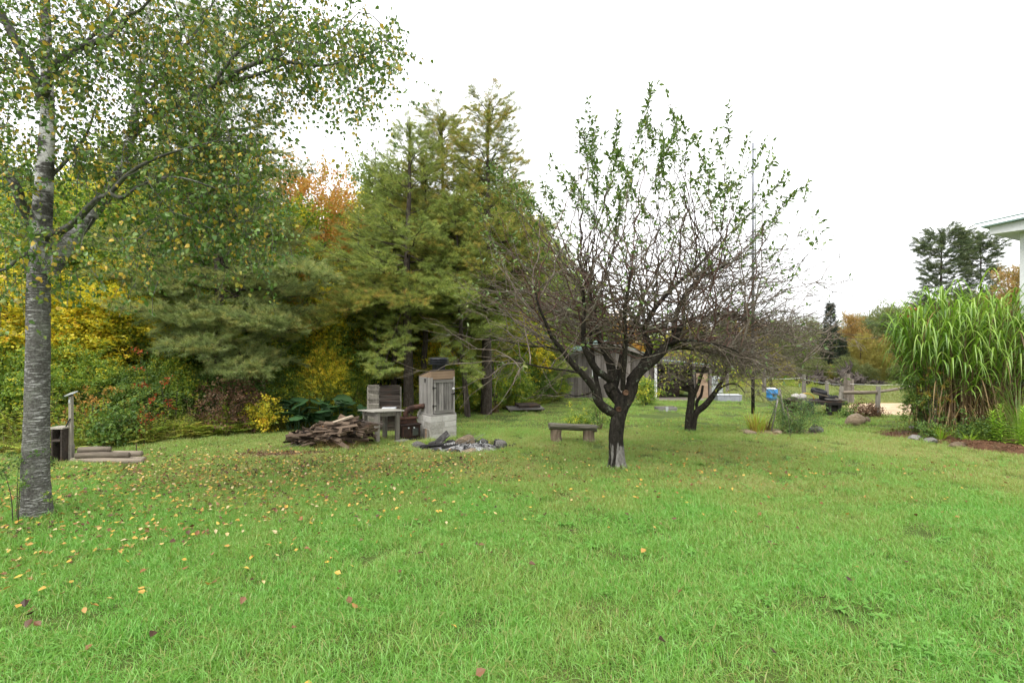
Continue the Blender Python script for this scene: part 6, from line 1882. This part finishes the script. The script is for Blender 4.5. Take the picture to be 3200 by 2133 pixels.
MC = (11.15, 12.5)
mis = empty('giant_grass', G(*MC), 0, 'towering clump of arching green ornamental grass beside the house', 'plant')
mo = np.array(G(*MC))
g = np.random.default_rng(51)
T = Tubes()
leafs = []
ncan = 230
for i in range(ncan):
    a = g.uniform(0, 6.283); q = math.sqrt(g.random())
    b = np.array([1.22 * q * math.cos(a), .75 * q * math.sin(a), 0.])
    b[2] = float(gz(mo[0] + b[0], mo[1] + b[1])) - mo[2]
    out = np.array([b[0] / 1.15, b[1] / .75, 0]) * .55 + g.normal(0, .10, 3) * (1, 1, 0)
    H = g.uniform(2.7, 3.75) * (1 - .16 * q)
    ts = np.linspace(0, 1, 7)[:, None]
    p = b + np.array([0, 0, 1]) * H * ts + out * (ts ** 1.8) * .75
    T.add(p, np.linspace(.013, .006, 7), 4)
    nl = g.integers(9, 13)
    for j in range(nl):
        f = .24 + .76 * (j + g.random() * .6) / nl
        x = f * 6; ii_ = min(5, int(x)); u = x - ii_
        c = p[ii_] * (1 - u) + p[ii_ + 1] * u
        az = g.uniform(0, 6.283)
        hd = np.array([math.cos(az), math.sin(az), 0]) + out * 1.2
        hd /= np.linalg.norm(hd)
        L = g.uniform(.75, 1.25) * (1.0 if f > .4 else .7)
        rise = g.uniform(1.0, 1.9) if f > .5 else g.uniform(.3, .7)
        s = np.linspace(0, 1, 9)[:, None]
        lf = c + hd * L * (.75 * s - .12 * s ** 3) + np.array([0, 0, 1]) * L * (rise * s - (rise + g.uniform(-.35, .2)) * s ** 2.2)
        dry = (f < .42 and g.random() < .85) or g.random() < .04
        if dry: lf = c + hd * L * .45 * s ** .8 + np.array([0, 0, 1]) * L * (.12 * s - .95 * s ** 1.7)
        leafs.append((lf, g.uniform(.026, .042) * (.55 if dry else 1), dry))
o = link('canes', T.build('canes', [M_STALK]), mis); o['kind'] = 'stuff'
front = sorted(range(len(leafs)), key=lambda i: leafs[i][0][:, 1].mean() - .35 * leafs[i][0][:, 2].mean() + .15 * leafs[i][0][:, 0].mean())
for i in front[:300]:
    lf, wd, dry = leafs[i]
    V, Q = ribbon(lf, wd)
    link('leaf', fast_mesh('leaf', V, Q, None, [M_CANEDRY if dry else M_CANE], True, rnd=np.full(len(Q), g.random())), mis)
for dry_, nm in ((False, 'leaf_mass'), (True, 'dry_leaf_mass')):
    VV, QQ, RR, n0 = [], [], [], 0
    for i in front[300:]:
        lf, wd, dry = leafs[i]
        if dry != dry_: continue
        V, Q = ribbon(lf, wd); VV.append(V); QQ.append(Q + n0); n0 += len(V); RR.append(np.full(len(Q), g.random()))
    o = link(nm, fast_mesh(nm, np.concatenate(VV), np.concatenate(QQ), None, [M_CANEDRY if dry_ else M_CANE], True, rnd=np.concatenate(RR)), mis); o['kind'] = 'stuff'

M_LILY = leafmat('lily_leaf', [(.16, .28, .03), (.23, .37, .04), (.31, .46, .06), (.39, .50, .07)], .38, .06, 1.4)
def lily(x, y, h, label, seed, mat=M_LILY, n=90, L0=.27, wr=.13, stems=1):
    g = np.random.default_rng(seed); random.seed(seed)
    o = empty('lily_plant', G(x, y), 0, label, 'plant')
    T = Tubes(); q = Leaves()
    for s in range(stems):
        bx = g.normal(0, .09, 2) if stems > 1 else np.zeros(2)
        ln = g.normal(0, .06, 2)
        hh = h * g.uniform(.8, 1.05)
        p = np.array([[bx[0], bx[1], -.05], [bx[0] + ln[0] * .5, bx[1] + ln[1] * .5, hh * .5], [bx[0] + ln[0], bx[1] + ln[1], hh]])
        T.add(p, [.009, .007, .004], 5)
        for i in range(n):
            t = .08 + .92 * i / n
            b = p[0] * (1 - t) + p[2] * t
            az = i * 2.4; L = L0 * (1 - .55 * t) * random.uniform(.8, 1.2)
            q.blade(b, (math.cos(az), math.sin(az), .35 + .8 * t), (0, 0, 1), L, L * wr, .2, .45)
    link('stem', T.build('stem', [M_LILY]), o)
    f_ = link('foliage', q.mesh('foliage', [mat, M_LILY]), o); f_['kind'] = 'stuff'
    return o
lily(X(3130, 10.9), 10.9, 1.05, 'bright green lily stalk in front of the tall grass, nearer the middle', 1)
lily(X(3172, 10.7), 10.7, .9, 'bright green lily stalks at the right edge of the mulch bed', 2, stems=2)
lily(X(3197, 10.9), 10.9, 1.2, 'tallest green lily stalk beside the house corner', 3)
lily(X(3105, 11.1), 11.1, .7, 'short lily stalk half behind the brightest one', 4)

def fountain(name, x, y, h, n, label, cat, mats, wd, seed, spread=.12, arch=.7):
    """a tuft of arching blades"""
    g = np.random.default_rng(seed); q = Leaves(); random.seed(seed)
    for i in range(n):
        az = g.uniform(0, 6.283); hd = np.array([math.cos(az), math.sin(az), 0])
        b = hd * g.random() * spread; L = h * g.uniform(.6, 1.15); s = np.linspace(0, 1, 6)
        ar = g.uniform(.2, 1.0) * arch
        p = [b + hd * L * ar * t ** 1.6 + np.array([0, 0, 1]) * L * (t - ar * .55 * t ** 2.5) for t in s]
        q.strip(p, [wd * (1 - t) ** .6 for t in s][:-1] + [0], np.array([-hd[1], hd[0], 0]), mat=0 if g.random() < .65 else len(mats) - 1)
    o = empty(name, G(x, y, -.02), 0, label, cat)
    f_ = link('blades', q.mesh('blades', mats), o); f_['kind'] = 'stuff'
    return o
M_VAR = leafmat('variegated_blade', [(.25, .36, .10), (.36, .46, .18), (.45, .52, .28)], .3, .06)
M_IRIS = leafmat('yellowed_blade', [(.16, .22, .04), (.34, .32, .06), (.46, .34, .08), (.40, .22, .06)], .35, .05)
fountain('ornamental_grass', X(3185, 11.6), 11.6, 1.95, 150, 'pale striped arching grass under the house corner', 'plant', [M_VAR, M_CANE], .018, 6, .2, .8)
fountain('day_lily', X(2362, 13.3), 13.3, .68, 130, 'yellowing strap leaved clump at the mast side of the flower bed', 'plant', [M_IRIS, M_LILY], .018, 7, .22, .55)
fountain('day_lily', X(2395, 13.5), 13.5, .5, 70, 'smaller yellowing clump next to the stake tripod', 'plant', [M_IRIS, M_CANEDRY], .016, 8, .15, .6)
for i_, (x_, y_) in enumerate(((-3.95, 10.5), (-3.6, 10.42), (-3.3, 10.52))):
    fountain('straw_tuft', x_, y_, .3, 60, ('dry straw caught under the left front of the firewood heap', 'dry straw under the middle of the firewood heap', 'dry straw under the table end of the firewood heap')[i_], 'straw', [M_CANEDRY, M_CANEDRY], .009, 70 + i_, .16, 1.1)
fountain('dry_tuft', X(1545, 19.0), 19.0, .55, 90, 'tuft of dry straw grass at the foot of the pine by the platform', 'grass tuft', [M_CANEDRY, M_CANEDRY], .014, 9, .2, .8)
fountain('day_lily', X(2940, 11.6), 11.6, .5, 60, 'low green strap leaves at the mulch bed edge', 'plant', [M_LILY, M_IRIS], .025, 10, .1, .9)
fountain('day_lily', X(3030, 11.3), 11.3, .42, 50, 'low drooping green leaves under the canes', 'plant', [M_LILY, M_CANE], .028, 12, .1, 1.0)

# ------------------------------------------------------------------ bushes with stems and leaves
def bush(name, x, y, w_, h, k, n, per, label, seed, cat='shrub', stem=.012, scale=(.5, .9), stems=7, bark_m=None, spread=.10):
    g = np.random.default_rng(seed)
    o = empty(name, G(x, y), 0, label, cat)
    S = Skeleton(); T = Tubes()
    for i in range(stems):
        a = i * 6.283 / stems + g.normal(0, .3); r = w_ * .5
        p = smooth([(0.03 * math.cos(a), .03 * math.sin(a), -.05), (.25 * r * math.cos(a), .25 * r * math.sin(a), h * .35), (.6 * r * math.cos(a) * g.uniform(.5, 1), .6 * r * math.sin(a), h * g.uniform(.6, .85))], 3)
        S.line(p, np.linspace(stem, stem * .4, len(p))); T.add(p, np.linspace(stem, stem * .4, len(p)), 5)
    tg = lumpy_targets(n, (0, 0, h * .55), (w_ / 2, w_ / 2, h * .47), seed, .25)
    S.reach(tg, .15, .1, .6, seed=seed); S.radii(.0016, .45, stem * .6); S.tubes(T)
    link('stems', T.build('stems', [bark_m or M_TWIG]), o)
    if per:
        m = len(tg) * per
        pts = np.repeat(tg, per, 0) + g.normal(0, spread, (m, 3))
        scatter('foliage', points_mesh('foliage', pts, rot_dir(g.normal(0, 1, (m, 3)), g.uniform(-1, 1, m)), g.uniform(*scale, m), g.integers(0, k[1], m)), k, o)
    return o
M_ROSE = leafmat('rose_leaf', [(.035, .08, .025), (.05, .11, .03), (.085, .15, .04), (.16, .20, .05)], .3, .06, 1.7)
K_ROSE = kit('rose_spray', [spray('rose_spray', M_ROSE, M_SHOOT, 16, .26, .03, .05, .6, 300 + s, .15, 1.0, True) for s in range(2)])
bush('rose_bush', X(2492, 13.2), 13.2, 1.15, .95, K_ROSE, 90, 4, 'loose dark green rose bush in the flower bed', 1, stem=.009)
bush('rose_bush', X(2470, 13.0), 13.0, .7, .45, K_ROSE, 60, 5, 'low dense green bush at the front of the flower bed', 2, stem=.008)
bush('bramble', X(1875, 13.8), 13.8, .75, .85, K_GRN, 26, 2, 'leafy bramble clump with red stems behind the apple trunk', 3, bark_m=M_SHOOT, stem=.010, scale=(.35, .6))
bush('bramble', X(1800, 14.4), 14.4, .8, .32, K_YGR, 30, 3, 'low weedy clump just behind the bench', 4, stem=.006, scale=(.3, .5))
bush('sapling', X(2020, 22.5), 22.5, .95, 1.15, K_YGR, 40, 4, 'fresh yellow green sapling in front of the shed wall', 5, stem=.014, scale=(.5, .8))
bush('dead_bush', X(722, 12.9), 12.9, 1.5, 1.35, K_BRN, 110, 2, 'brown withered bush at the edge of the wood', 6, stem=.012, scale=(.4, .8), stems=12)
bush('yellow_bush', X(822, 13.2), 13.2, .75, .95, K_YEL, 50, 3, 'small yellow leaved bush right of the withered brown one', 7, stem=.009, scale=(.35, .6))
bush('roadside_weed', X(2602, 18.6), 18.6, .4, .6, K_YGR, 20, 2, 'weedy plant growing up beside the trailer end', 8, stem=.008, scale=(.4, .6))
bush('fence_weed', X(2650, 17.0), 17.0, .4, .42, K_GRN, 16, 2, 'green weed at the foot of the leaning fence post', 9, stem=.008, scale=(.35, .6))
bush('fence_weed', X(2710, 17.6), 17.6, 1.0, .35, K_BRN, 40, 4, 'brown withered weeds under the fence rail', 10, stem=.006, scale=(.4, .6))
bush('bed_shrub', X(2880, 12.5), 12.5, .8, 1.7, K_GRN, 80, 3, 'dark leafy stems on the lawn side of the tall grass', 11, stem=.010, scale=(.35, .6), stems=8)
bush('bed_weed', X(3010, 11.6), 11.6, .6, .28, K_GRN, 26, 2, 'low broad leaved weeds on the mulch', 12, stem=.005, scale=(.4, .7))
bush('bed_weed', X(2905, 11.75), 11.75, .45, .4, K_GRN, 22, 2, 'pale leaved weed between the flat rocks', 13, stem=.006, scale=(.35, .6))
bush('bed_weed', X(3070, 11.4), 11.4, .5, .42, K_GRN, 30, 3, 'rounded green weed beneath the canes', 14, stem=.006, scale=(.35, .6))
M_GOLD = leafmat('goldenrod_flower', [(.45, .30, .03), (.55, .38, .04), (.42, .30, .06)], .3, .03)
K_GOLD = kit('goldenrod_spray', [spray('goldenrod_spray', M_GOLD, M_TWIG, 30, .22, .012, .024, .7, 320 + s, .3, .7, True) for s in range(2)])
bush('goldenrod', X(2915, 12.0), 12.0, .5, 1.72, K_GOLD, 22, 2, 'goldenrod with yellow flower plumes against the tall grass', 15, 'plant', .008, (.5, .8), 5)

# sumac fronds and red maple sprigs at the wood's edge
bush('sumac', X(345, 10.9), 10.9, .9, .75, K_GRN, 26, 3, 'green sumac sprout by the lamp post', 21, stem=.010, scale=(.6, 1.0))
for i, (px, d, h, w_, lb) in enumerate(((448, 11.3, .95, .3, 'red leaved maple sprout low at the wood edge'), (520, 12.0, 1.4, .35, 'taller red leaved sprout among dark shrubs'), (460, 12.1, 1.9, .45, 'reddest sprig above the fern clump'), (765, 14.0, 1.8, .4, 'red sprig showing above the withered bush'))):
    bush('red_maple_sprout', X(px, d), d, w_, h, K_RED, 7, 1, lb, 30 + i, stem=.008, scale=(.35, .6), stems=3)
for i, (px, d, h, w_, lb) in enumerate(((280, 11.2, 1.4, .7, 'orange leaved sprout behind the lamp post'), (400, 12.0, 1.3, .5, 'orange tinged sprout in the undergrowth'))):
    bush('orange_maple_sprout', X(px, d), d, w_, h, K_ORG, 16, 2, lb, 36 + i, stem=.008, scale=(.35, .65), stems=3)

# ------------------------------------------------------------------ big umbrella leaves (butterbur) at the wood's edge
def round_leaf(mat, seed):
    g = np.random.default_rng(seed); n = 14
    V = [(0, 0, .0)]
    for rr, zz in ((.55, .05), (1.0, -.06)):
        for k in range(n):
            a = 6.283 * k / n
            notch = .55 if k == 0 else 1.0
            V.append((rr * math.cos(a) * notch * (1 + g.normal(0, .05)), rr * math.sin(a) * (1 + g.normal(0, .05)), zz + (g.normal(0, .05) if rr > .9 else .02 * (-1) ** k)))
    T3 = [(0, 1 + k, 1 + (k + 1) % n) for k in range(n)]
    Q = [(1 + k, 1 + n + k, 1 + n + (k + 1) % n, 1 + (k + 1) % n) for k in range(n)]
    return fast_mesh('leaf', np.array(V), Q, T3, [mat], True)
M_BUTTER = leafmat('butterbur_leaf', [(.035, .085, .03), (.05, .12, .04), (.08, .16, .055), (.10, .15, .07)], .2, .12)
BL = [round_leaf(M_BUTTER, s) for s in (1, 2, 3)]
g = np.random.default_rng(61)
for pi, (px, d, n, lb) in enumerate(((925, 13.6, 16, 'clump of big dark umbrella leaves left of the woodpile'), (1000, 14.1, 18, 'middle clump of big dark umbrella leaves'), (1075, 14.6, 16, 'clump of big umbrella leaves beside the board screen'))):
    o = empty('butterbur', G(X(px, d), d), 0, lb, 'plant'); T = Tubes()
    for i in range(n):
        x, y = g.normal(0, .34), g.normal(0, .25); h = g.uniform(.3, .85)
        T.add([(x * .5, y * .5, -.03), (x * .8, y * .8, h * .6), (x, y, h)], [.014, .011, .008], 5)
        s = g.uniform(.15, .27)
        link('leaf', BL[i % 3], o, (x, y, h), (g.normal(.25, .25), g.normal(0, .25), g.uniform(0, 6.28)), (s, s, s))
    link('stalks', T.build('stalks', [M_BUTTER]), o)

# ------------------------------------------------------------------ weeds, ferns and tall grass along the foot of the wood
M_WEED = leafmat('weed_leaf', [(.11, .16, .025), (.17, .24, .035), (.24, .31, .05), (.34, .36, .07), (.42, .33, .09)], .38, .06, 1.45)
M_STRAW = leafmat('straw_blade', [(.20, .17, .06), (.30, .24, .09), (.22, .24, .06), (.14, .19, .04)], .35, .05, 1.3)
def weed_mesh(seed, h=.7, mat=M_WEED):
    random.seed(seed); q = Leaves()
    for s in range(4):
        b = np.array([random.gauss(0, .1), random.gauss(0, .1), 0]); tip = b + np.array([random.gauss(0, .14), random.gauss(0, .14), h * random.uniform(.6, 1.1)])
        q.stem(b, tip, .004)
        for i in range(20):
            t = .15 + .85 * i / 20; az = random.uniform(0, 6.283)
            q.blade(b * (1 - t) + tip * t, (math.cos(az), math.sin(az), .35), (0, 0, 1), .13 * (1.1 - .6 * t), .028, .15, .3, simple=True)
    return q.mesh('weed', [mat, M_TWIG])
def fern_mesh(seed):
    random.seed(seed); q = Leaves()
    for s in range(7):
        az = s * .9 + random.random() * .4; hd = np.array([math.cos(az), math.sin(az), 0]); L = random.uniform(.4, .65)
        prev = np.zeros(3)
        sd = np.array([-hd[1], hd[0], 0])
        for i in range(14):
            t = (i + 1) / 14
            p = hd * L * t * .8 + np.array([0, 0, 1]) * L * (.95 * t - .55 * t * t)
            q.stem(prev, p, .003, 0); prev = p
            for sg in (-1, 1):
                q.blade(p, sd * sg + hd * .35 + np.array([0, 0, .05]), (0, 0, 1), .14 * math.sin(PI * min(1, t * .85 + .12)) + .02, .026, .1, .1, simple=True)
    return q.mesh('fern', [M_WEED])
def tall_tuft(seed):
    return grass_tuft('tall_tuft', M_STRAW, .16, 70, .3, .75, .009, .55, seed, 4)
K_WEED = kit('edge_weeds', [weed_mesh(1), weed_mesh(2), weed_mesh(3, .9), fern_mesh(4), fern_mesh(5), tall_tuft(6), tall_tuft(7)])
g = np.random.default_rng(66)
n = 1700
xs = g.uniform(-16, 2.2, n); off = np.abs(g.normal(0, .8, n)) - .4
ys = np.interp(xs, EDGE[:, 0], EDGE[:, 1]) + off
p = np.column_stack([xs, ys])
tag(scatter('undergrowth', points_mesh('undergrowth', np.column_stack([p, gz(xs, ys)]), np.column_stack([g.normal(0, .1, n), g.normal(0, .1, n), g.uniform(0, 6.28, n)]), g.uniform(.75, 1.5, n) * np.interp(off, (-.4, .3, 1.5), (.5, 1, 1.2)), g.choice(7, n, p=(.17, .16, .15, .12, .12, .14, .14))), K_WEED), 'weeds, ferns and tall grass along the foot of the wood', 'undergrowth')
n = 420
xs = g.uniform(1.5, 24, n); ys = np.where(xs < 11, g.uniform(33, 38, n), g.uniform(40, 52, n))
tag(scatter('field_weeds', points_mesh('field_weeds', np.column_stack([xs, ys, gz(xs, ys)]), np.column_stack([np.zeros(n), np.zeros(n), g.uniform(0, 6.28, n)]), g.uniform(.8, 1.8, n), g.choice(7, n, p=(.2, .2, .2, .0, .0, .2, .2))), K_WEED), 'rough weeds along the back of the field', 'undergrowth')

# weeds at the foot of the birch
bush('birch_weed', X(52, 5.5), 5.5, .35, .85, K_GRN, 10, 2, 'thin leafy weed growing against the birch trunk', 41, 'plant', .006, (.25, .4), 3)

# ------------------------------------------------------------------ broad leaved weeds in the lawn
def rosette(seed, mat):
    random.seed(seed); q = Leaves()
    for i in range(9):
        az = i * .7 + random.random() * .3
        q.blade((0, 0, .01), (math.cos(az), math.sin(az), random.uniform(.25, .8)), (0, 0, 1), random.uniform(.06, .11), .032, .12, .45)
    return q.mesh('rosette', [mat])
def clover(seed, mat):
    random.seed(seed); q = Leaves()
    for i in range(16):
        b = np.array([random.gauss(0, .07), random.gauss(0, .07), 0]); t = b + np.array([random.gauss(0, .015), random.gauss(0, .015), random.uniform(.04, .075)])
        q.stem(b, t, .001, 0)
        for j in range(3):
            az = j * 2.1 + i
            q.blade(t, (math.cos(az), math.sin(az), .2), (0, 0, 1), .024, .022, .1, .1, simple=True)
    return q.mesh('clover', [mat])
M_LWEED = leafmat('lawn_weed_leaf', [(.10, .27, .035), (.14, .33, .05), (.19, .37, .075)], .3, .08)
K_LW = kit('lawn_weeds', [rosette(1, M_LWEED), rosette(2, M_LWEED), clover(3, M_LWEED), clover(4, M_LWEED), clover(5, M_LWEED)])
q = strewn(2400, 1.2, 9.5, 1.1); q = q[~no_grass(q) & ~beyond_edge(q, 0)]
dn = np.sin(q[:, 0] * .9 + 2) * np.sin(q[:, 1] * 1.3 + .5) + .35 * (q[:, 0] > 0) + g.normal(0, .3, len(q))
q = q[dn > .32]; k = len(q)
tag(scatter('lawn_weeds', points_mesh('lawn_weeds', np.column_stack([q, gz(q[:, 0], q[:, 1]) + .012]), np.column_stack([g.normal(0, .1, k), g.normal(0, .1, k), g.uniform(0, 6.28, k)]), g.uniform(.4, .8, k), g.choice(5, k, p=(.05, .05, .30, .30, .30))), K_LW), 'clover and dandelion leaves among the lawn grass', 'weeds')

# ------------------------------------------------------------------ fallen leaves
M_FALL = leafmat('fallen_leaf', [(.17, .08, .04), (.32, .16, .06), (.52, .30, .08), (.64, .42, .08), (.60, .42, .17), (.64, .50, .29)], .2, .05)
M_FALLB = leafmat('fallen_brown_leaf', [(.05, .028, .018), (.11, .06, .035), (.22, .11, .055), (.32, .19, .11)], .15, .05)
def fallen(seed, mat, L=.046):
    random.seed(seed); q = Leaves()
    q.blade((-L / 2, 0, 0), (1, 0, .08), (0, 0, 1), L, L * random.uniform(.62, .85), random.uniform(-.3, .3), random.uniform(-.25, .3))
    q.stem((-L / 2, 0, 0), (-L * .9, .006, .004), .001, 0)
    return q.mesh('fallen_leaf', [mat])
FY = [fallen(s, M_FALL) for s in (1, 2, 3, 4, 5)]; FB = [fallen(s, M_FALLB, .05) for s in (6, 7)]
K_FALL = kit('fallen_leaves', FY + FB)
cand = []
for (cx_, cy_, sx_, sy_, n) in ((-5.2, 6.6, 2.0, 1.3, 2100), (-4.2, 8.3, 2.0, 1.2, 1700), (-2.0, 8.8, 1.8, 1.3, 900), (-6.5, 8.8, 1.6, 1.0, 420), (-4.6, 4.9, 1.0, .8, 200)):
    cand.append(np.column_stack([g.normal(cx_, sx_, n), g.normal(cy_, sy_, n), np.zeros(n)]))
sy = strewn(150, 2.4, 9, .95); cand.append(np.column_stack([sy, (sy[:, 0] > -.3).astype(float)]))
nb_ = 420
cand.append(np.column_stack([g.normal(3.2, 2.4, nb_), g.normal(8.8, 1.0, nb_), np.ones(nb_)]))
cand.append(np.column_stack([strewn(60, 2.4, 8, .9), np.ones(60)]))
nb_ = 170
cand.append(np.column_stack([g.normal(5.2, 1.6, nb_), g.normal(13.2, .9, nb_), np.zeros(nb_)]))
c = np.concatenate(cand)
c = c[(c[:, 1] > 2.0) & ~beyond_edge(c[:, :2], 0) & ~inside(BED, c[:, :2])]
k = len(c)
rot = np.column_stack([g.normal(0, .35, k), g.normal(0, .35, k), g.uniform(0, 6.28, k)])
scl = g.uniform(.7, 1.3, k)
pk = np.where(c[:, 2] > 0, g.integers(5, 7, k), np.where(g.random(k) < .9, g.integers(0, 5, k), 5))
zz = gz(c[:, 0], c[:, 1]) + g.uniform(.03, .065, k)
big = np.argsort(np.hypot(c[:, 0], c[:, 1]) / scl)
vis = [i for i in big if abs(c[i, 0]) < c[i, 1] * 1.02][:260]
for i in vis:
    o = link('fallen_leaf', (FY + FB)[pk[i]], None, (c[i, 0], c[i, 1], zz[i] + .008), rot[i], (scl[i],) * 3)
    if pk[i] < 5: tag(o, 'yellow fallen birch leaf lying singly on the near grass', 'leaf', 'yellow leaves fallen on the near lawn')
    else: tag(o, 'small brown fallen leaf lying on the near grass', 'leaf', 'brown leaves fallen on the near lawn')
rest = np.setdiff1d(np.arange(k), vis)
tag(scatter('leaf_litter', points_mesh('leaf_litter', np.column_stack([c[rest, :2], zz[rest]]), rot[rest], scl[rest], pk[rest]), K_FALL), 'yellow and brown leaves scattered thickly over the lawn', 'fallen leaves')
# long cut grass blades lying on the lawn at the right
for i, (px, py) in enumerate(((2510, 1380), (2770, 1387), (2815, 1392), (2590, 1428))):
    d = D(py); q = Leaves(); aa = g.uniform(-.3, .3)
    s = np.linspace(0, 1, 6)
    q.strip([(.32 * (t - .5), .04 * math.sin(3 * t), .04) for t in s], [.012 * (1 - abs(t - .5) * 1.2) for t in s], np.array([0, 1., .3]))
    o = link('cut_blade', q.mesh('cut_blade', [M_VAR]), None, G(X(px, d), d, .035), (0, 0, aa)); tag(o, 'long pale cut grass blade lying on the lawn near the bed', 'grass blade', 'cut blades on the lawn')

# ------------------------------------------------------------------ uncut grass round trunks, posts and stones
spots = [(bb.x, bb.y, .20, 60), (ab.x, ab.y, .19, 55), (sb.x, sb.y, .2, 40), (SX, SY, .52, 90), (-3.0, 11.4, .08, 12), (-2.63, 11.75, .08, 12), (PX, PD, .22, 36), (PX + .65, PD - .16, .3, 24), (-3.72, 10.62, .5, 40), (px0, py0, .98, 120),
         (X(1789, 11.6) - .36, 11.58, .16, 24), (X(1789, 11.6) + .37, 11.55, .16, 24), (X(2668, 15.2), 15.15, .36, 40), (X(2742, 17.5), 17.5, .12, 16), (X(2620, 18.3), 18.3, .12, 16), (X(2353, 18), 18, .12, 14), (X(2274, 25.3), 25.2, .6, 40), (X(2080, 19.6), 19.6, .42, 40), (X(1640, 20), 19.6, .7, 50),
         (9.3, 11.7, .28, 26), (9.3, 11.3, .2, 20), (7.6, 13.1, .3, 26)]
P = []
for (x, y, r, n) in spots:
    a = g.uniform(0, 6.283, n); q = r + np.abs(g.normal(0, .05, n))
    P.append(np.column_stack([x + q * np.cos(a), y + q * np.sin(a)]))
P = np.concatenate(P); n = len(P)
K_RIM = kit('rim_tuft', [grass_tuft('rim_tuft', M_GRASS, .06, 26, .08, .2, .0055, .6, s_, 4) for s_ in (91, 92, 93)])
tag(scatter('uncut_grass', points_mesh('uncut_grass', np.column_stack([P, gz(P[:, 0], P[:, 1])]), np.column_stack([np.zeros(n), np.zeros(n), g.uniform(0, 6.28, n)]), g.uniform(.6, 1.1, n), g.integers(0, 3, n)), K_RIM), 'longer uncut grass round the trunks, posts and stones', 'grass')
